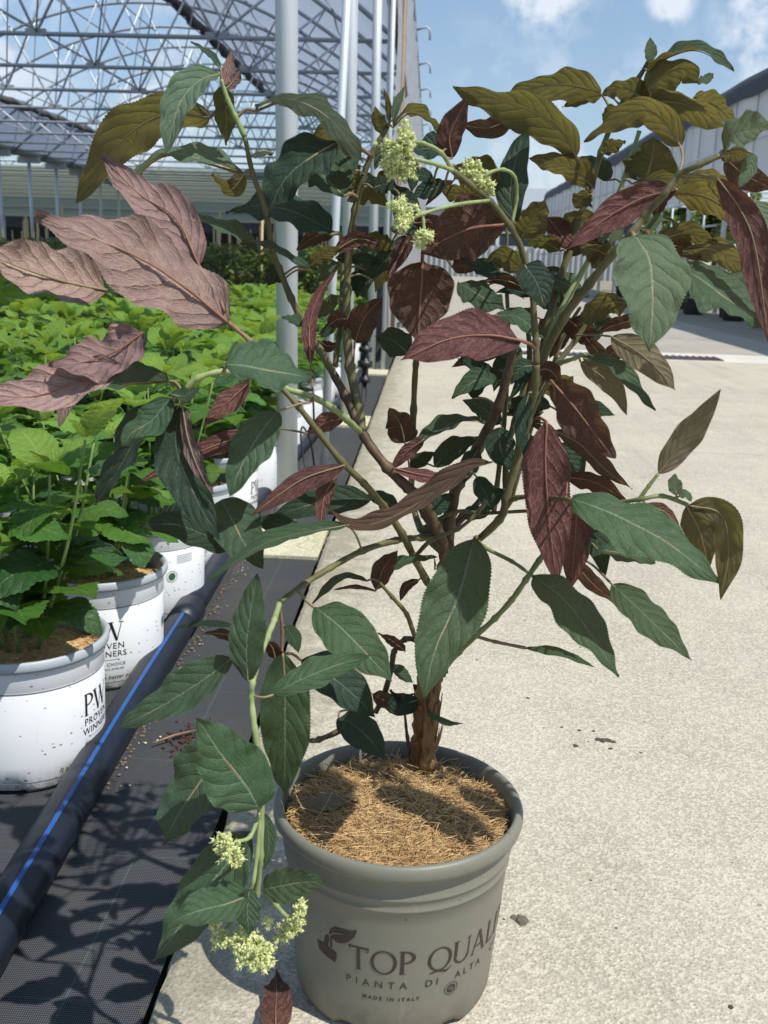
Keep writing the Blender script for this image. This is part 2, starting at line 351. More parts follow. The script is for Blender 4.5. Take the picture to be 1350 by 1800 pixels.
POTW = None

# ------------------------------------------------------------ ground
def sheet(name, x0, x1, y0, y1, z, mat, nx=1, ny=1, amp=0, parent=None):
    b = MB(); vs = []; 
    for j in range(ny+1):
        for i in range(nx+1):
            X = x0+(x1-x0)*i/nx; Y = y0+(y1-y0)*j/ny
            vs.append((X, Y, z+amp*(math.sin(X*9+Y*4)+math.sin(Y*7.3-X*13)+.6*math.sin(X*31+Y*17))))
    b.add(vs, [(j*(nx+1)+i, j*(nx+1)+i+1, (j+1)*(nx+1)+i+1, (j+1)*(nx+1)+i) for j in range(ny) for i in range(nx)])
    return b.build(name, mat, parent)
SOILG = simple('bare_ground', (.15, .125, .09), .95, 0, .3, 2, .6, .03)
tag(sheet('terrain', -500, 500, -60, 900, -.2, SOILG), 'bare brown ground reaching to the horizon', kind='structure')
tag(sheet('ground_cloth', -16, -.303, -2.5, 48, -.06, FAB, 90, 260, .0016), 'black woven ground cloth lying beside the concrete slab', kind='structure')
def slab():
    b = MB(); ys = np.concatenate([np.arange(-2.5, 5, .02), np.linspace(5, 9.08, 60)])
    r2 = np.random.default_rng(3); off = np.cumsum(r2.normal(0, .0013, len(ys))); off -= np.linspace(0, off[-1], len(ys)); off = np.clip(off, -.006, .006)+r2.normal(0, .0009, len(ys))
    prof = lambda i: [(-.274+off[i]*.5, -.19), (-.276+off[i], -.02), (-.270+off[i], -.004), (-.262+off[i]*.8, 0), (-.2, 0), (20, 0)]
    vs = []; 
    for i, y in enumerate(ys): vs += [(a, y, c+(r2.normal(0, .0007) if k in (2, 3) else 0)) for k, (a, c) in enumerate(prof(i))]
    b.add(vs, [(i*6+j+1, i*6+j, (i+1)*6+j, (i+1)*6+j+1)[::-1] for i in range(len(ys)-1) for j in range(5)])
    return b.build('concrete_slab', CONC, smooth=False)
tag(slab(), 'pale sunlit concrete slab with a rough broken edge', kind='structure')
tag(sheet('slab_joint_band', -.29, 20, 9.08, 9.95, -.004, CONC3), 'lighter smooth concrete band across the slab', kind='structure')
tag(sheet('far_concrete', -.29, 3.75, 9.95, 48, -.002, CONC2), 'grey concrete pavement beyond the light band', kind='structure')
tag(sheet('far_gravel_strip', 3.75, 20, 9.95, 48, -.008, concrete('gravel', (.2, .185, .15), (.3, .275, .22), 1.2, False)), 'gravelly strip along the right hand greenhouse', kind='structure')
dg = empty('drain_grate', (1.62, 9.36, 0)); tag(dg, 'dark drain grate set in the light concrete band', 'drain grate')
b = MB(); b.box((0, 0, .001), (2.05, .3, .006)); b.build('frame', simple('grate_metal', (.085, .06, .065), .6, .2), dg)
bm_ = MB(); bm_.box((0, 0, .008), (.02, .28, .008)); gm = bm_.mesh('bar', simple('grate_bar', (.13, .1, .1), .5, .3), False)
for i in range(34): link('bar', gm, dg, (-1+i*.0606, 0, 0))

# ------------------------------------------------------------ left greenhouse
SP = 2.5; ZC = 3.615; XE = -.56; XG = -12.9; NX = [-.56, -3.03, -5.5, -7.97, -10.44, -12.9]; RISE = 2.6
def arch_z(X, x0=XE, x1=XG): c = (x0+x1)/2; h = abs(x1-x0)/2; return ZC+RISE*(1-((X-c)/h)**2)
gh = empty('greenhouse', (XE, 3.23, 0)); tag(gh, 'open roofed steel greenhouse frame with arched trusses and rolled back film', 'greenhouse')
gh.location = (0, 0, 0)
def tube_obj(name, pts, r, mat, parent, k=8, sp=0):
    b = MB(); b.tube(pts, r, k, smooth_pts=sp); return b.build(name, mat, parent)
# side posts
for i in range(18):
    y = 3.23+2.4*i
    p = tube_obj('post', [(-.442, y, -.08), (-.455, y, 1.8), (-.47, y, ZC+.05)], .034, GALV, gh, 20)
    b = MB(); b.box((-.425, y-.2, -.064), (.25, .34, .03)); f = b.build('footing', FOOT, p, smooth=False)
    b = MB(); b.box((-.47, y, ZC+.03), (.16, .12, .12)); b.build('bracket', GALVD, p, smooth=False)
# thin hanging tubes / inner rods beside posts
tube_obj('crop_rail', [(-.387, 3.83, -.06), (-.352, 3.83, 1.0), (-.30, 3.83, 2.4)], .0155, GALV, gh, 12)
for i in range(1, 9): tube_obj('side_tube', [(-.345, 5.6+2.4*i, -.06), (-.345, 5.6+2.4*i, ZC)], .018, GALV, gh, 8)
tube_obj('crank_tube', [(-.37, 8.4, 2.75), (-.32, 10.6, 2.35)], .03, RUST, gh, 10)
tube_obj('crank_tube', [(-.30, 9.2, ZC), (-.30, 9.0, 1.2), (-.31, 8.8, .2)], .022, RUST, gh, 10)
# trusses
TY = [12.25+SP*k for k in range(-3, 12)]
NV = 26
for ti, y in enumerate(TY):
    far = ti > 9
    ch = tube_obj('truss', [(XE, y, ZC), (XG, y, ZC)], .03, GALVD, gh, 8)
    xs = np.linspace(XE, XG, NV); tube_obj('arch', [(x, y, arch_z(x)) for x in xs], .034, GALVD, ch, 8)
    for n_ in range(1, 5):
        X = NX[n_]; b = MB(); b.box((X, y, ZC+.02), (.28, .05, .09)); b.build('gusset', GALVD, ch, smooth=False)
        for dx in (-1.24, 1.24):
            tube_obj('brace', [(X, y, ZC), (X+dx, y, arch_z(X+dx))], .021, GALV, ch, 6)
    for dx, X in ((-1.24, NX[0]), (1.24, NX[5])): tube_obj('brace', [(X, y, ZC), (X+dx, y, arch_z(X+dx))], .021, GALV, ch, 6)
# longitudinal purlins and diagonal wind bracing
for X in np.linspace(XE, XG, 12)[1:-1]: tube_obj('purlin', [(X, TY[0]-2, arch_z(X)+.04), (X, TY[-1], arch_z(X)+.04)], .02, GALVD, gh, 6)
for X in NX[1:5]: tube_obj('tie_rail', [(X, TY[0]-2, ZC+.05), (X, TY[-1], ZC+.05)], .014, GALV, gh, 6)
for k in range(len(TY)-1):
    for n_ in range(0, 5):
        X = (NX[n_]+NX[n_+1])/2
        tube_obj('wind_brace', [(X, TY[k], arch_z(X)), (NX[n_+1], TY[k+1], ZC)], .013, GALV, gh, 5)
# roof film, right half (eave to ridge) sagging between arches, and the low left part
def roof_film(xa, xb, ya, yb, name, mat, sag=.05, n=14):
    b = MB(); ys = np.arange(ya, yb+.01, .31); vs = []; 
    for y in ys:
        fr = ((y-TY[0]) % SP)/SP; s_ = sag*math.sin(math.pi*fr)
        for i in range(n+1):
            X = xa+(xb-xa)*i/n; vs.append((X, y, arch_z(X)+.055-s_*min(1, (i+.5)/2)))
    m_ = n+1
    b.add(vs, [(j*m_+i, j*m_+i+1, (j+1)*m_+i+1, (j+1)*m_+i) for j in range(len(ys)-1) for i in range(n)])
    return b.build(name, mat, gh)
roof_film(XE+.05, -5.75, TY[0]-1, TY[-1], 'roof_film', FILMR, .1)
roof_film(XG, -11.5, TY[0]-1, TY[-1], 'roof_film', FILMR, .06, 5)
for X, rr in ((-5.85, .13), (-11.55, .09)):
    b = MB(); pts = [(X+.03*math.sin(y*3.1), y, arch_z(X)-.05+.03*math.sin(y*5+1)) for y in np.arange(TY[0]-1, TY[-1], .35)]
    b.tube(pts, [rr*(1+.2*math.sin(i*1.7)) for i in range(len(pts))], 8); b.build('rolled_film', ROLL, gh)
# eave gutter, side wall film with rolled hem
b = MB(); b.box((-.44, 26, ZC+.1), (.26, 44, .06)); b.box((-.32, 26, ZC+.15), (.02, 44, .12)); b.box((-.56, 26, ZC+.15), (.02, 44, .12)); b.build('eave_gutter', GALVD, gh, smooth=False)
b = MB(); vs = []; ysw = np.arange(8.6, 47.5, .25)
zs = [.12, .5, 1, 1.5, 2, 2.5, 3, 3.5, ZC+.08]
for y in ysw:
    for z in zs: vs.append((-.325+.014*math.sin(y*2.513*2)+.01*math.sin(z*5+y), y, z))
m_ = len(zs); b.add(vs, [(j*m_+i, (j+1)*m_+i, (j+1)*m_+i+1, j*m_+i+1) for j in range(len(ysw)-1) for i in range(m_-1)])
b.build('side_wall_film', FILMW, gh)
for i in range(14):
    y = 9.5+SP*i; b = MB(); b.tube([(-.32, y, ZC+.1), (-.18, y, ZC+.14), (-.13, y, ZC+.1), (-.13, y, ZC-.02)], .016, 6); b.build('gutter_hook', GALVD, gh)
# left gutter on its posts
b = MB(); b.box((XG-.15, 28, ZC-.02), (.42, 41, .05)); b.box((XG+.05, 28, ZC+.06), (.02, 41, .16)); b.box((XG-.35, 28, ZC+.06), (.02, 41, .16)); b.build('valley_gutter', simple('gutter_metal', (.22, .25, .21), .45, .2), gh, smooth=False)
for i in range(9):
    y = 26.6+2.4*i; p = tube_obj('post', [(XG-.15, y, -.06), (XG-.15, y, ZC-.05)], .055, GALV, gh, 10)
    b = MB(); b.box((XG-.15, y, ZC-.14), (.7, .16, .2)); b.build('bracket', GALVD, p, smooth=False)
# second bay beyond the valley: a few trusses
bay = empty('greenhouse', (XG-6, 30, 0)); bay.location = (0, 0, 0); tag(bay, 'second greenhouse bay seen beyond the gutter posts at far left', 'greenhouse')
for k in range(7):
    y = 26+SP*k; x0, x1 = XG-.3, XG-12.6
    ch = tube_obj('truss', [(x0, y, ZC), (x1, y, ZC)], .035, GALVD, bay, 6)
    tube_obj('arch', [(x, y, arch_z(x, x0, x1)) for x in np.linspace(x0, x1, 18)], .036, GALVD, ch, 6)
    for n_ in range(5):
        X = x0-1.2-2.46*n_
        tube_obj('brace', [(X-1.2, y, ZC), (X, y, arch_z(X, x0, x1)), (X+1.2, y, ZC)], .022, GALV, ch, 5)
# far closed roof with its purlins and the end wall
fr_ = empty('greenhouse', (0, 0, 0)); tag(fr_, 'closed far greenhouse with pale ribbed roof and dark openings', 'greenhouse')
b = MB(); vs = [(-.4, 38, 3.62), (-30, 38, 3.62), (-30, 50, 3.05), (-.4, 50, 3.05)]; b.add(vs, [(0, 1, 2, 3)]); b.build('roof_film', FILMG, fr_, smooth=False)
for i in range(14):
    y = 38.2+i*.86; z = 3.6-(y-38)/12*.57-.05; tube_obj('roof_rib', [(-.4, y, z), (-30, y, z)], .035, GALVD if i % 2 else WFR, fr_, 6)
EY = 50
b = MB(); b.box((-13.4, EY, 2.62), (26, .12, .82)); b.build('wall_panel', BLUEP, fr_, smooth=False)
b = MB(); b.box((-13.4, EY-.09, 2.6), (26, .05, .05)); b.box((-13.4, EY-.1, 2.2), (26, .07, .09)); b.build('rail', WFR, fr_, smooth=False)
b = MB(); b.box((-13.4, EY+.6, 1.0), (26, .1, 2.4)); b.build('opening_shade_sheet', DARK, fr_, smooth=False)  # added dark sheet standing in for the shaded depth behind the openings
for i in range(24): tube_obj('mullion', [(-.9-i*1.04, EY-.02, -.1), (-.9-i*1.04, EY-.02, 2.2)], .05 if i % 3 else .08, GALV, fr_, 6)
b = MB()
for i in range(3): b.box((-24.2, EY-14+.05*i, .55+1.02*i), (9.0, .1, 1.0))
b.build('beige_panel', BEIGE, fr_, smooth=False)
# far end building across the slab
fb = empty('far_building', (3, EY, 0)); fb.location = (0, 0, 0); tag(fb, 'low building at the end of the concrete with dark blue windows over pale ribbed panels', 'building')
b = MB(); b.box((4.0, EY+.3, .7), (11.5, .3, 1.5)); b.build('lower_wall', WFR, fb, smooth=False)
bb = MB(); bb.box((0, 0, 0), (.07, .1, 1.4)); rm = bb.mesh('rib', simple('rib_grey', (.35, .38, .4), .5), False)
for i in range(44): link('rib', rm, fb, (-1.6+i*.26, EY+.1, .72))
b = MB(); b.box((4.0, EY+.3, 2.9), (11.5, .3, .5)); b.build('fascia', WFR, fb, smooth=False)
for i in range(7):
    w_ = MB(); w_.box((-1+i*1.65, EY+.2, 2.05), (1.5, .12, 1.2)); wo = w_.build('window', WIN, fb, smooth=False)
    f_ = MB(); f_.box((-1+i*1.65-.79, EY+.14, 2.05), (.08, .16, 1.3)); f_.box((-1+i*1.65, EY+.14, 2.05), (1.5, .1, .05)); f_.build('frame', WFR, wo, smooth=False)
b = MB(); b.add([(-2, EY-.2, 3.1), (10, EY-.2, 3.1), (10, EY+8, 4.6), (-2, EY+8, 4.6)], [(0, 1, 2, 3)]); b.build('roof', simple('grey_roof', (.3, .32, .34), .6), fb, smooth=False)

# ------------------------------------------------------------ right greenhouse
rg = empty('greenhouse', (0, 0, 0)); tag(rg, 'right hand greenhouse with white film wall and dark netting along its eave', 'greenhouse')
XR = 5.0
b = MB(); ys = np.arange(2.5, 48, .4); zs = [2.02, 2.4, 2.9, 3.3, 3.55]; vs = []
for y in ys:
    for z in zs: vs.append((XR+.02*math.sin(y*5.0+z*3), y, z))
m_ = len(zs); b.add(vs, [(j*m_+i, j*m_+i+1, (j+1)*m_+i+1, (j+1)*m_+i) for j in range(len(ys)-1) for i in range(m_-1)]); b.build('wall_film', film('shed_wall_film', (.66, .68, .70), (.80, .83, .86), .5, 1.2), rg)
b = MB(); vs = []
for y in ys:
    s_ = .025*math.sin(y*2.51)
    for x, z in ((XR-.06, 3.42+s_), (XR-.05, 3.62+s_), (XR+.05, 3.8+s_*.4), (XR+2.2, 4.6)): vs.append((x, y, z))
b.add(vs, [(j*4+i, j*4+i+1, (j+1)*4+i+1, (j+1)*4+i) for j in range(len(ys)-1) for i in range(3)]); b.build('shade_net', NET, rg)
for i in range(18):
    y = 3+2.6*i; p = tube_obj('post', [(XR+.08, y, -.05), (XR+.08, y, 3.7)], .04, GALV, rg, 10)
    tube_obj('post', [(XR+5, y, -.05), (XR+5, y, 3.7)], .04, GALV, rg, 8)
    tube_obj('cross_beam', [(XR, y, 3.3), (XR+8, y, 3.3)], .035, GALV, rg, 8)
    tube_obj('roof_bow', [(XR, y, 3.6), (XR+1.6, y, 4.5), (XR+4, y, 5.0), (XR+6.4, y, 4.5), (XR+8, y, 3.6)], .03, GALV, rg, 6, 3)
for i in range(40): tube_obj('batten', [(XR-.035, 3.2+1.15*i, 2.0), (XR-.035, 3.2+1.15*i, 3.5)], .012, GALVD, rg, 5)
for z in (1.98, 2.75, 1.1): tube_obj('side_rail', [(XR-.03, 2.5, z), (XR-.03, 48, z)], .03 if z < 2 else .018, GALV, rg, 8)
tube_obj('side_rail', [(XR+5, 2.5, 2.2), (XR+5, 48, 2.2)], .03, GALV, rg, 8)

# ------------------------------------------------------------ pipe
PLB = simple('black_polyethylene', (.010, .014, .024), .42, 0, .6, 14, .25, .002, .38)
t = NT('blue_stripe'); p_ = t.pos(); n_ = t.noise(p_, 25, 4); BLUE = t.done(t.bsdf(t.mix(n_, (.012, .055, .22), (.025, .11, .36)), .4))
pipe = empty('water_pipe', (-.55, 2.2, -.06)); pipe.location = (0, 0, 0); tag(pipe, 'thick black water pipe with a bright blue stripe lying on the ground cloth', 'pipe')
PP = [(-.49, .2, -.027), (-.51, .8, -.027), (-.523, 1.2, -.027), (-.54, 1.7, -.027), (-.551, 2.28, -.027), (-.565, 2.9, -.027), (-.575, 3.5, -.027), (-.56, 4.3, -.027), (-.53, 5.2, -.027), (-.49, 6.6, -.02), (-.47, 9, 0), (-.47, 14, 0)]
def off(pts, dx, dz): return [(a+dx, b_, c+dz) for a, b_, c in pts]
tube_obj('body', PP[:5], .033, PLB, pipe, 24, 6)
tube_obj('body', PP[4:], .0295, PLB, pipe, 24, 6)
b = MB(); b.tube([(-.5505, 2.2, -.027), (-.551, 2.31, -.027)], .0365, 24); b.build('coupling', PLB, pipe)
def stripe(pts, r, a, w):
    P, _ = spline([Vector(p) for p in pts], [0]*len(pts), 6); bm2 = MB(); vs = []
    for p in P:
        for da in (-w, 0, w): vs.append((p.x+(r+.0005)*math.sin(a+da), p.y, p.z+(r+.0005)*math.cos(a+da)))
    bm2.add(vs, [(i*3+j, i*3+j+1, (i+1)*3+j+1, (i+1)*3+j) for i in range(len(P)-1) for j in range(2)]); return bm2.build('stripe', BLUE, pipe)
stripe(PP[:5], .033, .25, .1); stripe(PP[4:], .0295, -.5, .06)

# valve cluster with hanging drip tubes
vt = empty('valve', (0, 0, 0)); tag(vt, 'black irrigation valve stack with two thin tubes between the posts', 'valve')
BLK = simple('black_plastic', (.012, .013, .015), .45, 0, .3, 30)
b = MB(); vx, vy = -.365, 6.0
b.lathe([(.001, .36), (.03, .355), (.03, .33), (.018, .325), (.018, .30), (.04, .295), (.04, .27), (.02, .265), (.02, .22), (.045, .215), (.045, .18), (.02, .175), (.02, .12), (.036, .115), (.036, .09), (.014, .085), (.001, .05)], (vx, vy, 0), 16); b.build('valve_body', BLK, vt)
tube_obj('drip_tube', [(vx-.01, vy, .1), (vx-.012, vy-.05, 0), (vx-.014, vy-.2, -.055)], .004, BLK, vt, 6); tube_obj('drip_tube', [(vx+.01, vy, .1), (vx+.012, vy-.06, 0), (vx+.01, vy-.24, -.055)], .004, BLK, vt, 6)
hs = MB(); hs.tube([(-.42, 3.9, -.055), (-.44, 3.88, .1), (-.47, 3.86, .17), (-.475, 3.84, .12), (-.45, 3.8, .02), (-.41, 3.7, -.05)], .004, 6, smooth_pts=5)
tag(hs.build('drip_hose', BLK), 'thin black drip hose looping up beside the thin steel tube', 'hose')

# ------------------------------------------------------------ text on curved pots
def text_polys(s, size, bold=0.0, shear=0.0, spacing=1.0):
    cu = bpy.data.curves.new('txt', 'FONT'); cu.body = s; cu.size = size; cu.resolution_u = 2; cu.align_x = 'CENTER'; cu.align_y = 'CENTER'; cu.offset = bold*size; cu.shear = shear; cu.space_character = spacing
    o = bpy.data.objects.new('txt', cu); COL.objects.link(o)
    dg_ = bpy.context.evaluated_depsgraph_get(); dg_.update(); me = o.evaluated_get(dg_).to_mesh()
    vs = [(v.co.x, v.co.y) for v in me.vertices]; fs = [tuple(p.vertices) for p in me.polygons]
    o.evaluated_get(dg_).to_mesh_clear(); bpy.data.objects.remove(o); bpy.data.curves.remove(cu)
    return vs, fs
class G2:   # flat glyph builder
    def __init__(s): s.v = []; s.f = []
    def stroke(s, x0, y0, x1, y1, w0, w1=None, horiz=False, n=4):
        w1 = w0 if w1 is None else w1; b = len(s.v)
        dx, dy = x1-x0, y1-y0; L = math.hypot(dx, dy); nx, ny = -dy/L, dx/L
        for i in range(n+1):
            t = i/n; w = (w0+(w1-w0)*t)/2; s.v += [(x0+dx*t-nx*w, y0+dy*t-ny*w), (x0+dx*t+nx*w, y0+dy*t+ny*w)]
        s.f += [(b+2*i, b+2*i+2, b+2*i+3, b+2*i+1) for i in range(n)]
    def ring(s, cx, cy, rx, ry, tx, ty, a0=0, a1=360, n=28):
        b = len(s.v)
        for i in range(n+1):
            a = math.radians(a0+(a1-a0)*i/n); c, q = math.cos(a), math.sin(a)
            s.v += [(cx+rx*c, cy+ry*q), (cx+(rx-tx)*c, cy+(ry-ty)*q)]
        s.f += [(b+2*i, b+2*i+2, b+2*i+3, b+2*i+1) for i in range(n)]
    def poly(s, pts): b = len(s.v); s.v += pts; s.f.append(tuple(range(b, b+len(pts))))
    def T(s, x): s.stroke(x+.36, 0, x+.36, .95, .13, .12); s.stroke(x+.27, .02, x+.45, .02, .035); s.stroke(x+.0, .955, x+.74, .955, .085, .085, n=8); s.stroke(x+.01, .99, x+.04, .8, .06, .03); s.stroke(x+.73, .99, x+.70, .8, .06, .03); return x+.78
    def O(s, x): s.ring(x+.47, .48, .47, .51, .12, .05, n=40); return x+.98
    def P(s, x): s.stroke(x+.13, 0, x+.13, 1, .13, .12); s.stroke(x+.03, .02, x+.25, .02, .035); s.ring(x+.2, .73, .4, .27, .13, .055, -90, 90, 18); s.stroke(x+.03, .975, x+.22, .975, .04); return x+.66
    def Q(s, x): s.O(x); s.stroke(x+.1, -.09, x+.45, -.02, .05, .08); s.stroke(x+.42, -.02, x+.78, -.13, .09, .09); s.stroke(x+.76, -.13, x+.98, .04, .08, .02); return x+1.0
    def U(s, x): s.stroke(x+.11, 1, x+.11, .3, .12, .12); s.stroke(x+.69, 1, x+.69, .3, .05, .06); s.ring(x+.385, .3, .335, .32, .1, .07, 180, 360, 16); s.stroke(x+0, .98, x+.24, .98, .035); s.stroke(x+.58, .98, x+.8, .98, .035); return x+.84
    def A(s, x): s.stroke(x+.07, 0, x+.38, 1, .05, .06); s.stroke(x+.73, 0, x+.38, 1, .14, .12); s.stroke(x+.18, .33, x+.6, .33, .05); s.stroke(x, .02, x+.17, .02, .035); s.stroke(x+.6, .02, x+.84, .02, .035); return x+.84
    def Lc(s, x): s.stroke(x+.13, 0, x+.13, 1, .13); s.stroke(x+.08, .03, x+.55, .03, .06); s.stroke(x+.54, 0, x+.56, .2, .04, .03); s.stroke(x+.03, .98, x+.24, .98, .035); return x+.6
    def I(s, x): s.stroke(x+.12, 0, x+.12, 1, .13); s.stroke(x+.02, .02, x+.23, .02, .035); s.stroke(x+.02, .98, x+.23, .98, .035); return x+.28
    def W(s, x): s.stroke(x+.1, 1, x+.4, 0, .15, .12); s.stroke(x+.4, 0, x+.64, .95, .04, .04); s.stroke(x+.58, 1, x+.88, 0, .15, .12); s.stroke(x+.88, 0, x+1.14, .98, .045, .045); s.stroke(x-.02, .98, x+.26, .98, .035); s.stroke(x+.46, .98, x+.74, .98, .03); s.stroke(x+1.02, .98, x+1.26, .98, .035); return x+1.25
def wrap(name, vs, fs, cx, cy, rfun, ang, z, scale, mat, parent, eps=.0006, xoff=0, yoff=0):
    b = MB(); P = []
    for x, y in vs:
        zz = z+(y+yoff)*scale; r = rfun(zz)+eps; a = ang+(x+xoff)*scale/rfun(z)
        P.append((cx+r*math.sin(a), cy-r*math.cos(a), zz))
    b.add(P, fs); return b.build(name, mat, parent, smooth=False)

# ------------------------------------------------------------ main pot
PX, PY = -.013, 1.03
shrub = empty('potted_shrub', (0, 0, 0)); tag(shrub, 'tall hydrangea with green and maroon leaves in a grey green pot', 'potted plant')
t = NT('grey_green_plastic'); p_ = t.pos(); x_, y_, z_ = t.xyz(p_)
n_ = t.noise(p_, 30, 6, .7); sc_ = t.noise(t.vmul(p_, (1, 1, .12)), 90, 5, .7)
c_ = t.mix(n_, (.165, .163, .128), (.195, .192, .152)); c_ = t.mix(t.math('MULTIPLY', t.sm(sc_, .55, .72), .35), c_, (.27, .26, .22)); c_ = t.mix(t.math('MULTIPLY', t.sm(t.noise(p_, 9, 6, .75), .52, .75), .3), c_, (.23, .215, .17))
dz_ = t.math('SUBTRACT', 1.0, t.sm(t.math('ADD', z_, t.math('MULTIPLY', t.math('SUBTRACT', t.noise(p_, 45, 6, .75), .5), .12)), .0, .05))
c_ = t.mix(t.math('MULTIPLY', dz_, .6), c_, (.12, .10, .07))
sp_ = t.math('LESS_THAN', t.node('ShaderNodeTexVoronoi', {'Vector': p_, 'Scale': 55.0}).outputs['Distance'], .09)
c_ = t.mix(t.math('MULTIPLY', sp_, t.math('MULTIPLY', t.sm(t.noise(p_, 14, 2), .5, .6), .7)), c_, (.07, .06, .045))
POTG = t.done(t.bsdf(c_, .46, 0.0, t.bump(t.math('ADD', n_, t.math('MULTIPLY', sc_, .5)), .08, .001), .4))
def pr(z): return .1125+(.1300-.1125)*min(max((z-.0)/.21, 0), 1)
pot = MB()
prof = [(.06, .012), (pr(0)-.01, .006), (pr(0)-.002, .004), (pr(.01), .012), (pr(.05), .05), (pr(.1), .1), (pr(.15), .15), (pr(.168), .168), (pr(.169)+.0014, .1695), (pr(.171)+.0014, .1715), (pr(.172), .173),
        (pr(.182)+.0008, .182), (pr(.183)+.0022, .1835), (pr(.185)+.0022, .1855), (pr(.187)+.001, .187), (pr(.2)+.001, .203), (.1312, .2085), (.1365, .2095), (.1395, .2125), (.1405, .2165), (.1403, .222), (.1388, .2262), (.136, .2284), (.1335, .2285), (.1315, .2268), (.1302, .2235), (.128, .21), (.122, .16), (.118, .13)]
def feet(i, j):
    if i > 3: return 0
    return (0, .004, .007, .008, .008, .007, .004)[j % 21] if (j % 21) < 7 else 0
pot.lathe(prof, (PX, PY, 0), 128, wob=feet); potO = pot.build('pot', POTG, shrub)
INK = simple('dark_brown_ink', (.035, .022, .018), .5, 0, .2, 60, 0)
g = G2(); x = 0; x = g.T(x); x = g.O(x+.02); x = g.P(x+.02); xt = x; x = g.Q(x+.38); x = g.U(x+.0); x = g.A(x+.02); x = g.Lc(x+.06); x = g.I(x+.06); x = g.T(x+.02); x = g.A(x+.0)
SC_ = .0295
wrap('lettering', g.v, g.f, PX, PY, pr, math.radians(-21.5), .091, SC_, INK, potO)
# seedling emblem held in a hand
g = G2(); KE = .000207
def EP(pts): return [((a-338)*KE, (157-b_)*KE+.35*(a-338)*KE) for a, b_ in pts]
g.poly(EP([(172, 178), (180, 152), (210, 136), (260, 145), (300, 157), (338, 157), (325, 195), (290, 225), (250, 237), (215, 228), (185, 205)][::-1]))
g.poly(EP([(178, 183), (178, 266), (188, 268), (188, 190)]))
g.poly(EP([(83, 232), (95, 290), (150, 328), (205, 358), (214, 322), (213, 296), (160, 262), (133, 246)]))
g.poly(EP([(128, 244), (158, 264), (170, 226), (166, 190), (146, 194), (140, 215)]))
wrap('emblem', g.v, g.f, PX, PY, pr, math.radians(-17), .1405, 1, INK, potO)
wh = G2(); wh.poly(EP([(184, 196), (190, 184), (210, 176), (262, 179), (262, 174), (208, 170), (184, 180), (180, 194)]))
wrap('emblem_line', wh.v, wh.f, PX, PY, pr, math.radians(-17), .1405, 1, POTG, potO, eps=.0009)
for s_, a_, z_t, sz, bo, spc in (('PIANTA', -7.5, .0755, .0125, .0, 1.75), ('DI', 21.5, .0755, .0125, .0, 1.5), ('ALTA', 44.5, .0755, .0125, 0, 1.5), ('QUALITÀ', 81, .0755, .0125, 0, 1.45), ('MADE IN ITALY', .5, .0575, .0062, .03, 1.5)):
    v_, f_ = text_polys(s_, sz, bo, 0, spc); wrap('small_lettering', v_, f_, PX, PY, pr, math.radians(a_), z_t, 1, INK, potO)
g = G2(); g.ring(0, 0, .0085, .0085, .0007, .0007, n=32); g.ring(0, 0, .0055, .0055, .0022, .0022, n=24); g.stroke(-.002, -.003, .0015, .003, .002)
wrap('recycling_mark', g.v, g.f, PX, PY, pr, math.radians(33.5), .0605, 1, INK, potO)

# ------------------------------------------------------------ coir mulch
def coir(cx, cy, z, R, n, seed, name, parent, L=(.012, .04), mound=.012, mat=None, rad=.00035, big=True):
    r_ = np.random.default_rng(seed)
    b = MB(); prof = [(R*1.0, z-.014), (R*.93, z-.003), (R*.7, z+mound*.45), (R*.4, z+mound*.85), (.02, z+mound)]
    k = 64 if big else 24; vs = []
    for i, (r, zz) in enumerate(prof):
        for j in range(k):
            a = 2*math.pi*j/k; vs.append((cx+r*math.cos(a), cy+r*math.sin(a), zz+r_.normal(0, .0014)))
    vs.append((cx, cy, z+mound)); fs = [(i*k+j, i*k+(j+1) % k, (i+1)*k+(j+1) % k, (i+1)*k+j) for i in range(4) for j in range(k)]+[(4*k+j, 4*k+(j+1) % k, 5*k) for j in range(k)]
    b.add(vs, fs)
    for _ in range(n):
        rr = R*math.sqrt(r_.random())*.985; a = r_.random()*2*math.pi
        q = rr/R; zz = z+mound*(1-q**1.8)+r_.random()*.003
        d = r_.random()*2*math.pi; l = r_.uniform(*L); cv = r_.normal(0, 1.1); tilt = r_.normal(0, .28)
        P = []; px, py, pz = cx+rr*math.cos(a), cy+rr*math.sin(a), zz
        for s_ in range(4):
            if math.hypot(px-cx, py-cy) < R*1.03: P.append((px, py, pz))
            d += cv/3; px += math.cos(d)*l/3; py += math.sin(d)*l/3; pz += tilt*l/3-.0006*s_; tilt -= .12
        if len(P) > 1: b.tube(P, rad*r_.uniform(.6, 1.5), 3, cap=False)
    o = b.build(name, mat or COIR, parent, smooth=False); return o
t = NT('coir_fibre'); p_ = t.pos(); n1 = t.noise(p_, 130, 4, .7); n2_ = t.noise(p_, 28, 4); n3_ = t.noise(p_, 600, 2)
c_ = t.ramp(t.math('ADD', t.math('MULTIPLY', n1, .6), t.math('MULTIPLY', n3_, .4)), [(.3, (.15, .085, .035)), (.44, (.42, .27, .12)), (.58, (.66, .47, .24)), (.7, (.85, .68, .40))])
c_ = t.mix(t.sm(n2_, .45, .7), c_, t.mix(.45, c_, (.2, .10, .04)))
COIR = t.done(t.bsdf(c_, .8, 0.0, t.bump(n1, .5, .001), .2))
coir(PX, PY, .2065, .1235, 11000, 5, 'coir_mulch', shrub)['kind'] = 'stuff'

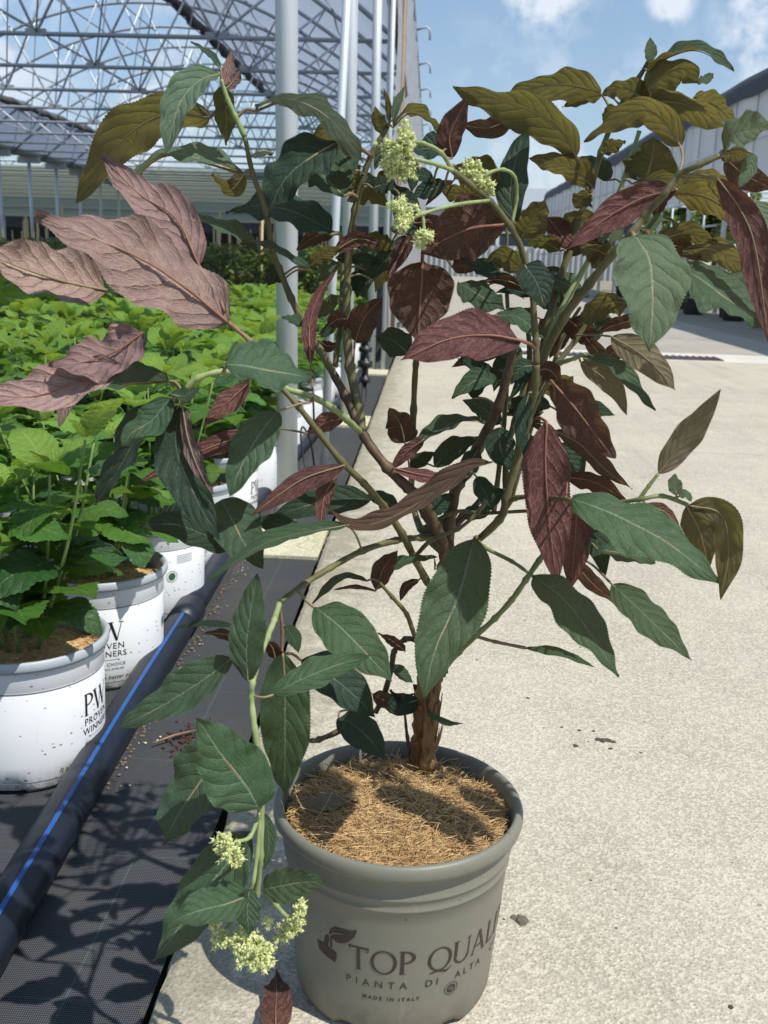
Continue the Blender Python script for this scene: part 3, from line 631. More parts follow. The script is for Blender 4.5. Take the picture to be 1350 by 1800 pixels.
# ------------------------------------------------------------ leaves
def width_fn(t, shape):
    if shape == 1: a, b_ = .50, .95
    else: a, b_ = .66, 1.02
    v = (t**a)*((1-t)**b_); tm = a/(a+b_); return v/((tm**a)*((1-tm)**b_))
def leaf_mesh(mid, N, w, fold, wav, shape, seed, nu=110, nv=8, pet=None, mats=None, teeth=.034, curl=None, name='leaf', quilt=.05):
    r_ = random.Random(seed); mid = [Vector(p) for p in mid]; N = Vector(N)
    P, _ = spline(mid, [0]*len(mid), 12)
    # resample by arc length
    cum = [0]
    for i in range(1, len(P)): cum.append(cum[-1]+(P[i]-P[i-1]).length)
    Lt = cum[-1]; res = []; k = 0
    for i in range(nu+1):
        d = Lt*i/nu
        while k < len(cum)-2 and cum[k+1] < d: k += 1
        f = (d-cum[k])/max(cum[k+1]-cum[k], 1e-9); res.append(P[k].lerp(P[k+1], min(f, 1)))
    arch = .035*Lt*(r_.random()+.2); curl = r_.uniform(-.05, .22) if curl is None else curl
    tw = r_.uniform(-.25, .25); p1, p2, p3 = (r_.uniform(0, 6.28) for _ in range(3))
    b = MB(); vs = []; uv = []; cents = []; asym = r_.uniform(-.06, .06)
    for i, c in enumerate(res):
        t = i/nu; T = (res[min(i+1, nu)]-res[max(i-1, 0)]).normalized()
        n = (N-T*N.dot(T)).normalized(); bi = n.cross(T)
        a = tw*(t-.4); n, bi = n*math.cos(a)-bi*math.sin(a), bi*math.cos(a)+n*math.sin(a)
        c = c+n*arch*math.sin(math.pi*t); cents.append((c, n))
        ww = w*width_fn(t, shape) if 0 < t < 1 else (0 if t >= 1 else w*.02)
        ww *= 1+.05*math.sin(t*17+p1)
        fo = fold*(1-.35*t)
        for j in range(nv+1):
            s = -1+2*j/nv; e = abs(s) > .99
            sw = ww*(1+asym*s)
            if e: sw *= (1+teeth) if i % 2 else (1-teeth*.4)
            ph = (t-.27*abs(s)**1.35)*7.5+(.3 if s > 0 else 0)
            q = quilt*ww*math.sin(2*math.pi*ph)*math.sin(math.pi*min(abs(s)*1.02, 1))
            z = abs(s)*math.sin(fo)*sw-curl*sw*s*s+q*.7+wav*.11*w*s*s*(math.sin(t*13+p2+s*1.3)+.6*math.sin(t*29+p3-s))+wav*.045*w*math.sin(t*7+p1)
            vs.append(c+bi*s*math.cos(fo)*sw*(1-.1*max(0, curl)*abs(s))+n*z+(T*(.012*w if i % 2 else 0) if e else T*0)); uv.append((t, .5+.5*s))
    m_ = nv+1
    b.add(vs, [(i*m_+j, (i+1)*m_+j, (i+1)*m_+j+1, i*m_+j+1) for i in range(nu) for j in range(nv)], uv, 0)
    r0 = max(.0009, min(.0017, w*.055))
    rib = [(c-n*r0*1.0) for c, n in cents[::3]]
    rib = rib[:-1]; nr = len(rib); rad = [r0*(1-.85*i/nr) for i in range(nr)]
    if pet and len(pet) > 1:
        pp = [Vector(p) for p in pet]; pp[-1] = cents[0][0]-cents[0][1]*r0*.9
        pts, _ = spline(pp, [0]*len(pp), 5); pts = pts[:-1]+rib; rad = [r0*1.25]*(len(pts)-nr)+rad
    else: pts = rib
    b.tube(pts, rad, 6, mi=1)
    return b.mesh(name, mats)

LEAVES = [
 ["g",0.0206,0.5,1,0,[-0.095,-0.853,0.514],[[-0.2133,1.06,0.9892],[-0.2316,1.0509,0.9801],[-0.248,1.038,0.9556],[-0.2594,1.0175,0.91]],[[-0.2128,1.06,0.983],[-0.213,1.06,0.9873],[-0.2133,1.06,0.9892]]],
 ["P",0.0063,0.18,1,0,[-0.093,0.92,-0.38],[[-0.2089,1.06,0.9778],[-0.2067,1.0672,0.9947],[-0.2047,1.0751,1.0133]],[[-0.2108,1.06,0.9772],[-0.2099,1.06,0.9779],[-0.2089,1.06,0.9778]]],
 ["G",0.0058,0.22,1,0,[0.353,-0.537,0.766],[[-0.2132,1.06,0.9933],[-0.2259,1.0676,1.0073],[-0.2465,1.0771,1.0206]],[[-0.2128,1.06,0.983],[-0.213,1.06,0.9902],[-0.2132,1.06,0.9933]]],
 ["P",0.0089,0.18,1,0,[-0.035,0.891,-0.452],[[-0.2089,1.06,0.9737],[-0.2009,1.0659,0.9842],[-0.1956,1.0708,0.994]],[]],
 ["O",0.0132,0.18,1,0,[0.331,0.887,0.321],[[-0.2111,1.06,0.9778],[-0.211,1.0694,0.9527],[-0.2122,1.0799,0.9237]],[]],
 ["O",0.0293,0.18,1,0,[-0.15,0.652,0.743],[[-0.2345,1.11,0.9547],[-0.2863,1.1261,0.9538],[-0.3381,1.144,0.9276],[-0.4008,1.17,0.8684]],[[-0.2033,1.06,0.958],[-0.2189,1.085,0.9603],[-0.2345,1.11,0.9547]]],
 ["g",0.0263,0.5,1,0,[-0.175,-0.343,0.923],[[-0.1936,1.0696,0.8965],[-0.2339,1.0768,0.9042],[-0.2766,1.0842,0.9093],[-0.3228,1.0934,0.8808]],[[-0.184,1.0696,0.8987],[-0.1888,1.0696,0.8992],[-0.1936,1.0696,0.8965]]],
 ["P",0.0245,0.35,1.5,0,[-0.174,0.842,-0.51],[[-0.2219,0.99,0.8051],[-0.2464,1.0039,0.8484],[-0.285,1.0158,0.8716],[-0.3255,1.03,0.9064]],[[-0.1916,0.96,0.7647],[-0.2025,0.97,0.7865],[-0.2219,0.99,0.8051]]],
 ["P",0.041,0.3,1.6,0,[-0.478,0.775,-0.414],[[-0.189,0.96,0.7542],[-0.2259,0.9475,0.7864],[-0.2688,0.9338,0.8142],[-0.3482,0.91,0.8447]],[]],
 ["P",0.0313,0.18,1.5,0,[-0.564,0.665,-0.49],[[-0.3123,0.99,0.7788],[-0.3438,0.9729,0.7864],[-0.3746,0.9549,0.7973],[-0.4136,0.93,0.814]],[]],
 ["P",0.023,0.18,2,0,[-0.122,0.813,-0.57],[[-0.2526,0.9,0.747],[-0.2812,0.888,0.7291],[-0.3129,0.8759,0.7203],[-0.3283,0.87,0.7203]],[]],
 ["P",0.0226,0.18,1.5,0,[-0.163,0.801,-0.577],[[-0.2695,0.89,0.7178],[-0.309,0.8769,0.7044],[-0.3454,0.8647,0.6932],[-0.3889,0.85,0.6961]],[]],
 ["P",0.0086,0.18,1,0,[-0.093,0.89,-0.445],[[-0.3428,0.97,0.6943],[-0.3471,0.9587,0.6724],[-0.3503,0.9475,0.6508]],[]],
 ["P",0.0335,0.18,1,0,[0.67,0.685,-0.286],[[-0.2817,1.01,0.7387],[-0.2971,1.0013,0.7165],[-0.2839,0.9925,0.6914]],[]],
 ["G",0.0225,0.45,1,0,[-0.122,-0.398,0.909],[[-0.2408,0.94,0.7013],[-0.2745,0.9499,0.6952],[-0.3076,0.9594,0.6946],[-0.3374,0.9682,0.7007]],[[-0.2276,0.94,0.69],[-0.2342,0.94,0.699],[-0.2408,0.94,0.7013]]],
 ["D",0.025,0.4,1,0,[-0.653,-0.671,0.352],[[-0.238,0.94,0.6832],[-0.2691,0.9487,0.6464],[-0.293,0.9562,0.6105],[-0.3238,0.9647,0.5712]],[[-0.2276,0.94,0.69],[-0.2328,0.94,0.6889],[-0.238,0.94,0.6832]]],
 ["G",0.0166,0.22,1,0,[-0.073,-0.775,0.628],[[-0.2319,0.91,0.6886],[-0.2449,0.898,0.6691],[-0.2606,0.8882,0.6598],[-0.2691,0.8805,0.6479]],[[-0.2276,0.94,0.69],[-0.2298,0.925,0.6917],[-0.2319,0.91,0.6886]]],
 ["D",0.0221,0.35,1,0,[-0.084,-0.891,0.445],[[-0.2267,0.92,0.6795],[-0.2247,0.9023,0.6429],[-0.2063,0.8835,0.6079],[-0.1783,0.8607,0.5701]],[[-0.2276,0.94,0.69],[-0.2271,0.93,0.6874],[-0.2267,0.92,0.6795]]],
 ["P",0.0085,0.18,1,0,[0.496,0.842,-0.211],[[-0.2194,0.905,0.6819],[-0.2137,0.8922,0.6556],[-0.2026,0.88,0.6324],[-0.1846,0.8666,0.6101]],[[-0.2276,0.94,0.69],[-0.2235,0.9225,0.6885],[-0.2194,0.905,0.6819]]],
 ["G",0.0092,0.22,1,0,[0.144,-0.587,0.797],[[-0.2283,0.9,0.6937],[-0.2177,0.9052,0.6913],[-0.206,0.9115,0.6981]],[[-0.2276,0.94,0.69],[-0.2279,0.92,0.6939],[-0.2283,0.9,0.6937]]],
 ["M",0.0123,0.18,1,0,[-0.02,0.875,-0.484],[[-0.1798,1.02,0.6906],[-0.1983,1.0098,0.6734],[-0.2207,0.9968,0.6503]],[[-0.1691,0.9661,0.7049],[-0.1745,0.9931,0.6991],[-0.1798,1.02,0.6906]]],
 ["M",0.0104,0.18,1,0,[-0.023,0.88,-0.475],[[-0.1591,1.01,0.6475],[-0.1979,1.0002,0.6344],[-0.2364,0.9901,0.6185],[-0.2864,0.9761,0.591]],[[-0.1161,0.99,0.6467],[-0.1374,1.0,0.6482],[-0.1591,1.01,0.6475]]],
 ["G",0.0202,0.22,1,0,[-0.058,-0.848,0.526],[[-0.1379,0.94,0.676],[-0.1514,0.9277,0.656],[-0.1672,0.9107,0.6275],[-0.1757,0.8963,0.6014]],[[-0.112,0.99,0.6792],[-0.1238,0.96,0.6791],[-0.1379,0.94,0.676]]],
 ["G",0.0325,0.22,1,0,[0.349,-0.485,0.802],[[-0.1795,0.9,0.7213],[-0.1538,0.9105,0.718],[-0.1294,0.9203,0.7142],[-0.1054,0.93,0.7071]],[[-0.1905,0.9501,0.7099],[-0.185,0.925,0.7167],[-0.1795,0.9,0.7213]]],
 ["D",0.0164,0.22,1,0,[0.546,-0.742,0.388],[[-0.1839,0.93,0.5412],[-0.2092,0.916,0.5599],[-0.233,0.9035,0.5712],[-0.2597,0.89,0.5715]],[]],
 ["G",0.0249,0.1,1,1,[0.134,-0.646,0.751],[[-0.1952,0.95,0.5845],[-0.18,0.9339,0.5664],[-0.1663,0.9187,0.5497],[-0.1459,0.9,0.5327]],[]],
 ["G",0.0125,0.5,1,0,[-0.098,-0.413,0.905],[[-0.069,0.93,0.5709],[-0.1061,0.9131,0.5639],[-0.1436,0.8953,0.5547],[-0.19,0.87,0.5304]],[[-0.0609,1.0298,0.516],[-0.0649,0.9799,0.5474],[-0.069,0.93,0.5709]]],
 ["W",0.0133,0.6,2,0,[-0.123,-0.655,0.746],[[0.0639,0.95,0.6327],[0.0426,0.9474,0.6247],[0.01,0.9429,0.6011],[-0.0219,0.9387,0.5801],[-0.0541,0.9349,0.5691],[-0.0758,0.9324,0.5745],[-0.0921,0.93,0.5895]],[[0.0878,1.1472,0.593],[0.0759,1.0486,0.6145],[0.0639,0.95,0.6327]]],
 ["D",0.0163,0.22,1,0,[0.213,-0.776,0.594],[[-0.0531,1.03,0.5728],[-0.0832,1.0188,0.5725],[-0.1116,1.0079,0.5691],[-0.1558,0.99,0.5574]],[[-0.049,1.0208,0.5785],[-0.051,1.0254,0.5765],[-0.0531,1.03,0.5728]]],
 ["M",0.0084,0.18,1,0,[-0.002,0.882,-0.471],[[-0.0853,0.97,0.6082],[-0.0952,0.9599,0.5907],[-0.0972,0.9454,0.5622]],[[-0.0771,0.9942,0.6144],[-0.0812,0.9821,0.6139],[-0.0853,0.97,0.6082]]],
 ["M",0.0124,0.5,1,0,[-0.123,0.837,-0.533],[[-0.0758,0.96,0.622],[-0.1105,0.9454,0.6126],[-0.135,0.9333,0.5976],[-0.16,0.92,0.5787]],[]],
 ["M",0.0103,0.18,1,0,[-0.001,0.994,0.11],[[-0.0842,1.04,0.6554],[-0.1014,1.0409,0.6505],[-0.124,1.0422,0.6357]],[]],
 ["D",0.0114,0.22,1,0,[-0.143,-0.844,0.517],[[-0.1149,0.95,0.5534],[-0.1406,0.9575,0.5607],[-0.169,0.9653,0.5633]],[]],
 ["G",0.0172,0.12,1,0,[-0.134,-0.969,0.205],[[-0.1519,0.85,0.4407],[-0.1525,0.857,0.4755],[-0.1495,0.8643,0.5113],[-0.1457,0.87,0.5394]],[[-0.1472,0.85,0.4398],[-0.1496,0.85,0.4412],[-0.1519,0.85,0.4407]]],
 ["G",0.0208,0.22,1,0,[-0.25,-0.744,0.619],[[-0.1703,0.87,0.4543],[-0.197,0.8643,0.4311],[-0.2331,0.8573,0.4079],[-0.2732,0.85,0.3887]],[[-0.1454,0.8653,0.4504],[-0.1578,0.8676,0.4564],[-0.1703,0.87,0.4543]]],
 ["D",0.0033,0.22,1,0,[-0.126,-0.851,0.51],[[-0.1696,0.89,0.4788],[-0.1998,0.8923,0.4788],[-0.2308,0.8946,0.4714]],[[-0.1401,0.8897,0.4686],[-0.1548,0.8899,0.4777],[-0.1696,0.89,0.4788]]],
 ["B",0.008,0.18,1,0,[0.104,0.927,0.36],[[-0.1632,0.93,0.4402],[-0.1829,0.9299,0.4525],[-0.2111,0.9297,0.4549]],[[-0.1433,0.8763,0.4585],[-0.1533,0.9032,0.4515],[-0.1632,0.93,0.4402]]],
 ["G",0.0302,0.15,1,1,[0.587,-0.809,0.04],[[-0.1377,0.82,0.3321],[-0.1473,0.8132,0.3571],[-0.1655,0.8032,0.3894],[-0.186,0.79,0.4322]],[[-0.1379,0.84,0.3205],[-0.1378,0.83,0.3269],[-0.1377,0.82,0.3321]]],
 ["G",0.0332,0.22,1,1,[-0.414,-0.729,0.546],[[-0.1674,0.86,0.3665],[-0.1866,0.8529,0.3504],[-0.2098,0.8416,0.3172],[-0.2281,0.83,0.2804]],[[-0.1419,0.84,0.3812],[-0.1547,0.85,0.3778],[-0.1674,0.86,0.3665]]],
 ["G",0.031,0.22,1,0,[-0.415,-0.723,0.552],[[-0.1498,0.85,0.2874],[-0.1663,0.8416,0.2615],[-0.194,0.8292,0.2266],[-0.2348,0.81,0.171]],[]],
 ["G",0.0193,0.22,1,1,[0.065,-0.458,0.887],[[-0.1428,0.8,0.2538],[-0.1638,0.7904,0.2486],[-0.1873,0.78,0.2465],[-0.2089,0.77,0.2431]],[]],
 ["G",0.0155,0.22,1,1,[-0.287,-0.831,0.476],[[-0.1309,0.81,0.2541],[-0.1111,0.8066,0.2617],[-0.092,0.8034,0.2686],[-0.0721,0.8,0.2721]],[]],
 ["G",0.0125,0.22,1,0,[0.009,-0.972,0.233],[[-0.1422,0.8,0.2609],[-0.1425,0.7954,0.2417],[-0.1406,0.79,0.2191]],[]],
 ["G",0.0071,0.22,1,0,[0.126,-0.829,0.545],[[-0.1389,0.87,0.2954],[-0.1328,0.856,0.2737],[-0.1355,0.842,0.252]],[[-0.138,0.84,0.3134],[-0.1384,0.855,0.3051],[-0.1389,0.87,0.2954]]],
 ["G",0.026,0.1,1,0,[0.005,-0.998,-0.062],[[-0.1296,0.92,0.4399],[-0.127,0.9228,0.3967],[-0.1266,0.926,0.3458],[-0.1286,0.93,0.2786]],[]],
 ["G",0.0156,0.22,1,0,[-0.142,-0.64,0.755],[[-0.1279,0.85,0.4295],[-0.1032,0.8559,0.4405],[-0.0728,0.8631,0.4534],[-0.0421,0.87,0.4627]],[[-0.1483,0.85,0.4274],[-0.137,0.845,0.428],[-0.1279,0.85,0.4295]]],
 ["G",0.0262,0.22,1,0,[0.066,-0.683,0.728],[[-0.1016,0.95,0.4787],[-0.0739,0.9343,0.4636],[-0.0442,0.9156,0.4428],[-0.0216,0.9,0.4246]],[[-0.1213,0.96,0.4941],[-0.1114,0.955,0.4843],[-0.1016,0.95,0.4787]]],
 ["D",0.0238,0.22,1,0,[0.228,-0.743,0.629],[[-0.1196,0.99,0.4055],[-0.0918,0.9838,0.3934],[-0.0639,0.9768,0.3741],[-0.0392,0.97,0.3528]],[[-0.1336,0.94,0.4316],[-0.1266,0.965,0.4222],[-0.1196,0.99,0.4055]]],
 ["D",0.0196,0.22,1,0,[-0.151,-0.507,0.849],[[-0.081,1.01,0.3315],[-0.0645,0.9973,0.3298],[-0.0449,0.9797,0.3229],[-0.028,0.96,0.311]],[[-0.0592,1.12,0.2917],[-0.0812,1.05,0.3207],[-0.081,1.01,0.3315]]],
 ["G",0.0302,0.12,1,0,[0.062,-0.801,0.596],[[0.0537,0.97,0.5513],[0.0388,0.9339,0.5012],[0.0189,0.901,0.4604],[0.0087,0.87,0.4216]],[[0.0628,1.09,0.5195],[0.0583,1.03,0.5359],[0.0537,0.97,0.5513]]],
 ["B",0.0187,0.18,1,0,[0.084,0.929,0.359],[[-0.0087,1.13,0.3074],[-0.0256,1.1321,0.2952],[-0.0522,1.1351,0.3045]],[[0.0104,1.13,0.3057],[0.0009,1.13,0.3094],[-0.0087,1.13,0.3074]]],
 ["D",0.013,0.22,1,0,[-0.178,-0.834,0.523],[[0.0051,1.12,0.3068],[-0.0185,1.1256,0.2956],[-0.026,1.1298,0.3118]],[[0.0101,1.13,0.3017],[0.0076,1.125,0.305],[0.0051,1.12,0.3068]]],
 ["G",0.0045,0.22,1,0,[0.045,-0.603,0.797],[[0.0169,1.09,0.3031],[0.0392,1.0865,0.2937],[0.0589,1.0837,0.296]],[[0.0224,1.11,0.2933],[0.0197,1.1,0.299],[0.0169,1.09,0.3031]]],
 ["B",0.0079,0.18,1,0,[0.116,0.929,0.352],[[-0.0126,1.12,0.3685],[-0.0277,1.1179,0.38],[-0.0453,1.1156,0.3908]],[[-0.02,1.15,0.3627],[-0.0163,1.135,0.3669],[-0.0126,1.12,0.3685]]],
 ["G",0.0081,0.22,1,0,[0.131,-0.631,0.765],[[-0.0253,1.11,0.3547],[-0.0141,1.1028,0.3461],[-0.0017,1.0953,0.3386]],[]],
 ["B",0.0118,0.18,1,0,[0.09,0.94,0.329],[[-0.0453,1.05,0.4668],[-0.0382,1.0404,0.4935],[-0.0233,1.0299,0.5183]],[[-0.0399,1.0445,0.4739],[-0.0426,1.0472,0.4715],[-0.0453,1.05,0.4668]]],
 ["G",0.0097,0.22,1,0,[-0.077,-0.354,0.932],[[-0.0444,1.05,0.4799],[-0.0229,1.0621,0.4939],[0.0207,1.0814,0.4972]],[[-0.0433,1.04,0.4793],[-0.0438,1.045,0.4802],[-0.0444,1.05,0.4799]]],
 ["G",0.0064,0.22,1,0,[-0.128,-0.389,0.912],[[-0.0556,1.04,0.48],[-0.0824,1.0281,0.484],[-0.1134,1.0088,0.4586]],[[-0.0433,1.04,0.4793],[-0.0494,1.04,0.4817],[-0.0556,1.04,0.48]]],
 ["B",0.0032,0.18,1,0,[0.087,0.929,0.359],[[-0.0465,1.05,0.4654],[-0.0717,1.0531,0.4666],[-0.0937,1.0557,0.4621]],[[-0.0398,1.0446,0.4738],[-0.0432,1.0473,0.471],[-0.0465,1.05,0.4654]]],
 ["B",0.0062,0.18,1,0,[0.082,0.941,0.328],[[0.0002,1.11,0.4604],[-0.014,1.1159,0.4503],[-0.0207,1.1229,0.4288]],[[0.0066,1.1125,0.4636],[0.0034,1.1112,0.4631],[0.0002,1.11,0.4604]]],
 ["B",0.0084,0.18,1,0,[0.116,0.94,0.32],[[-0.1393,0.94,0.4252],[-0.1416,0.9362,0.4388],[-0.1467,0.9329,0.4489]],[[-0.1336,0.94,0.4316],[-0.1364,0.94,0.4298],[-0.1393,0.94,0.4252]]],
 ["G",0.0082,0.22,1,0,[0.227,-0.739,0.635],[[-0.1323,0.95,0.458],[-0.1227,0.9434,0.4489],[-0.1159,0.9356,0.4354]],[[-0.1334,0.9381,0.4622],[-0.1328,0.944,0.4606],[-0.1323,0.95,0.458]]],
 ["O",0.0276,0.5,1,0,[0.277,-0.454,0.847],[[-0.1785,1.06,0.9565],[-0.1436,1.0522,0.9646],[-0.1045,1.0427,0.9476],[-0.07,1.03,0.905]],[[-0.1982,1.06,0.9477],[-0.1884,1.06,0.9559],[-0.1785,1.06,0.9565]]],
 ["D",0.0331,0.22,1,0,[-0.315,-0.733,0.603],[[-0.095,1.04,0.9267],[-0.1209,1.0302,0.9084],[-0.1416,1.0208,0.8862],[-0.1592,1.01,0.8568]],[[-0.0668,1.11,0.9202],[-0.0809,1.075,0.9275],[-0.095,1.04,0.9267]]],
 ["G",0.0293,0.22,1,0,[0.261,-0.547,0.796],[[-0.0911,1.07,0.8788],[-0.1122,1.0815,0.8956],[-0.1358,1.0928,0.9092]],[[-0.0793,1.11,0.878],[-0.0852,1.09,0.881],[-0.0911,1.07,0.8788]]],
 ["O",0.021,0.18,1,0,[-0.026,0.577,0.816],[[-0.1347,1.12,0.9353],[-0.1117,1.1303,0.9335],[-0.0882,1.1424,0.9209]],[]],
 ["O",0.0166,0.18,1,0,[-0.18,0.723,0.667],[[-0.1051,1.12,0.8836],[-0.0925,1.1114,0.8983],[-0.0767,1.1024,0.9104]],[[-0.0793,1.11,0.8781],[-0.0922,1.115,0.8849],[-0.1051,1.12,0.8836]]],
 ["O",0.0144,0.18,1,0,[-0.005,0.589,0.808],[[-0.0924,1.13,0.8764],[-0.0697,1.133,0.8865],[-0.0462,1.1363,0.8721]],[[-0.0804,1.11,0.8733],[-0.0864,1.12,0.8767],[-0.0924,1.13,0.8764]]],
 ["D",0.0308,0.22,1,0,[0.102,-0.534,0.839],[[-0.1051,1.09,0.8411],[-0.1423,1.0911,0.8583],[-0.1781,1.092,0.8642],[-0.2154,1.093,0.8564]],[[-0.0943,1.14,0.8365],[-0.0997,1.115,0.8415],[-0.1051,1.09,0.8411]]],
 ["G",0.0165,0.4,1,0,[0.173,-0.347,0.922],[[-0.1781,1.07,0.8182],[-0.2099,1.0858,0.8392],[-0.2459,1.1008,0.8513],[-0.2848,1.1157,0.8554]],[[-0.1655,1.0801,0.8236],[-0.1718,1.075,0.8235],[-0.1781,1.07,0.8182]]],
 ["G",0.0109,0.4,1,0,[0.2,-0.247,0.948],[[-0.1215,1.04,0.8048],[-0.1485,1.0523,0.8157],[-0.1735,1.0636,0.8262],[-0.2027,1.0755,0.8312]],[[-0.1546,1.09,0.7927],[-0.138,1.065,0.8028],[-0.1215,1.04,0.8048]]],
 ["O",0.0108,0.18,1,0,[-0.126,0.662,0.739],[[-0.1267,1.09,0.8082],[-0.1098,1.081,0.8202],[-0.0927,1.0724,0.8298]],[[-0.156,1.09,0.796],[-0.1414,1.09,0.8061],[-0.1267,1.09,0.8082]]],
 ["M",0.0083,0.18,1,0,[0.0,0.992,0.124],[[-0.1012,1.09,0.8228],[-0.0776,1.0896,0.8361],[-0.0496,1.0891,0.8301]],[[-0.0952,1.14,0.8224],[-0.0982,1.115,0.8243],[-0.1012,1.09,0.8228]]],
 ["D",0.0091,0.22,1,0,[-0.113,-0.852,0.511],[[-0.1027,1.12,0.817],[-0.0778,1.1153,0.816],[-0.0512,1.1102,0.812]],[[-0.0955,1.14,0.8165],[-0.0991,1.13,0.8182],[-0.1027,1.12,0.817]]],
 ["D",0.0102,0.22,1,0,[-0.116,-0.854,0.508],[[-0.0635,1.11,0.7957],[-0.0464,1.1213,0.8186],[-0.0279,1.1333,0.843]],[[-0.0884,1.11,0.7963],[-0.076,1.11,0.8],[-0.0635,1.11,0.7957]]],
 ["O",0.008,0.18,1,0,[0.149,0.855,0.496],[[-0.0532,1.11,0.9423],[-0.0603,1.1036,0.9541],[-0.0626,1.0971,0.9674]],[]],
 ["O",0.0035,0.18,1,0,[0.089,0.886,0.455],[[-0.0488,1.11,0.9535],[-0.0502,1.1014,0.9715],[-0.0549,1.0947,0.9844]],[[-0.0499,1.11,0.9496],[-0.0493,1.11,0.9523],[-0.0488,1.11,0.9535]]],
 ["g",0.0048,0.22,1,0,[-0.036,-0.909,0.415],[[-0.045,1.1,0.9551],[-0.04,1.1077,0.9726],[-0.0343,1.1153,0.9896]],[[-0.0499,1.11,0.9496],[-0.0474,1.105,0.9538],[-0.045,1.1,0.9551]]],
 ["O",0.019,0.4,1,0,[-0.008,0.12,0.993],[[-0.0448,1.1,0.9485],[-0.025,1.1078,0.9609],[0.0079,1.12,0.9466]],[[-0.0499,1.11,0.9496],[-0.0473,1.105,0.9499],[-0.0448,1.1,0.9485]]],
 ["D",0.0156,0.22,1,0,[-0.108,-0.852,0.511],[[0.0122,1.07,0.925],[-0.0059,1.0718,0.9247],[-0.0259,1.0739,0.9233]],[[0.0055,0.9709,0.9116],[0.0088,1.0204,0.9196],[0.0122,1.07,0.925]]],
 ["B",0.0131,0.18,1,0,[0.06,0.984,0.165],[[0.0166,1.04,0.9138],[0.013,1.0367,0.9332],[0.0203,1.0335,0.9509],[0.029,1.03,0.969]],[[0.0108,0.9816,0.9053],[0.0137,1.0108,0.9107],[0.0166,1.04,0.9138]]],
 ["D",0.0075,0.22,1,0,[-0.101,-0.857,0.506],[[-0.0007,1.01,0.8902],[-0.0156,1.0154,0.8964],[-0.0322,1.0214,0.9031]],[[0.0042,0.9719,0.901],[0.0017,0.9909,0.8985],[-0.0007,1.01,0.8902]]],
 ["D",0.0104,0.22,1,0,[-0.117,-0.852,0.51],[[0.0102,1.01,0.8884],[-0.0041,1.0079,0.8812],[-0.0227,1.0052,0.8728]],[[0.0142,0.9863,0.8989],[0.0122,0.9981,0.8962],[0.0102,1.01,0.8884]]],
 ["O",0.018,0.18,1,0,[-0.002,0.589,0.808],[[0.0512,1.07,0.8848],[0.0284,1.0693,0.8831],[0.0065,1.0686,0.8857]],[[0.0462,1.006,0.8785],[0.0487,1.038,0.8822],[0.0512,1.07,0.8848]]],
 ["O",0.0258,0.18,1,0,[0.102,0.646,0.756],[[0.0206,1.09,0.9118],[0.0445,1.1004,0.9066],[0.0664,1.1135,0.8855]],[[0.0148,0.9892,0.9007],[0.0177,1.0396,0.9072],[0.0206,1.09,0.9118]]],
 ["B",0.0317,0.18,1,0,[-0.313,0.919,0.238],[[0.072,1.04,0.8536],[0.039,1.0326,0.8482],[0.0143,1.0265,0.8377],[-0.0101,1.02,0.8229]],[[0.0719,1.0182,0.854],[0.0719,1.0291,0.8542],[0.072,1.04,0.8536]]],
 ["B",0.0366,0.18,1,1,[0.118,0.964,-0.239],[[-0.0094,1.11,0.8139],[-0.0088,1.1059,0.7974],[-0.01,1.0987,0.768],[-0.0104,1.09,0.7328]],[[-0.0068,0.94,0.8381],[-0.0081,1.025,0.83],[-0.0094,1.11,0.8139]]],
 ["M",0.0091,0.18,1,0,[0.002,0.888,-0.46],[[-0.021,1.09,0.8417],[-0.0329,1.0788,0.8202],[-0.0441,1.0672,0.7977]],[[-0.007,0.94,0.8398],[-0.014,1.015,0.8429],[-0.021,1.09,0.8417]]],
 ["M",0.0246,0.15,1,0,[-0.223,0.829,-0.513],[[0.0859,0.95,0.7471],[0.0557,0.9397,0.7531],[0.0193,0.927,0.7498],[-0.0238,0.91,0.7301]],[[0.1088,1.03,0.7273],[0.1038,1.02,0.7376],[0.0859,0.95,0.7471]]],
 ["D",0.0174,0.22,1,0,[-0.116,-0.839,0.532],[[-0.0208,1.12,0.7164],[-0.0377,1.1282,0.7288],[-0.0584,1.1362,0.7338]],[[-0.0118,1.1768,0.7101],[-0.0163,1.1484,0.7148],[-0.0208,1.12,0.7164]]],
 ["G",0.0214,0.22,1,0,[0.102,-0.611,0.785],[[0.0305,1.12,0.7935],[0.0544,1.1076,0.7815],[0.0803,1.0934,0.7664]],[]],
 ["B",0.0163,0.18,1,1,[0.1,0.929,0.355],[[-0.0784,1.1,0.7297],[-0.0686,1.09,0.7548],[-0.0493,1.0788,0.7771]],[[-0.0706,1.09,0.6606],[-0.0783,1.09,0.7003],[-0.0784,1.1,0.7297]]],
 ["M",0.0078,0.18,1,0,[0.009,0.904,-0.426],[[-0.1181,1.03,0.7111],[-0.1217,1.0472,0.7498],[-0.1131,1.0613,0.7809],[-0.0965,1.0741,0.8052]],[[-0.1095,0.99,0.6595],[-0.1121,1.0,0.6863],[-0.1181,1.03,0.7111]]],
 ["G",0.0083,0.22,1,0,[0.081,-0.604,0.793],[[-0.1327,1.07,0.7463],[-0.1422,1.0737,0.7534],[-0.1541,1.0772,0.754]],[[-0.1321,1.09,0.7466],[-0.1324,1.08,0.747],[-0.1327,1.07,0.7463]]],
 ["B",0.0069,0.18,1,0,[0.102,0.927,0.361],[[-0.1137,1.09,0.7294],[-0.1075,1.0898,0.7248],[-0.0952,1.0894,0.7258]],[[-0.1189,1.09,0.726],[-0.1163,1.09,0.7287],[-0.1137,1.09,0.7294]]],
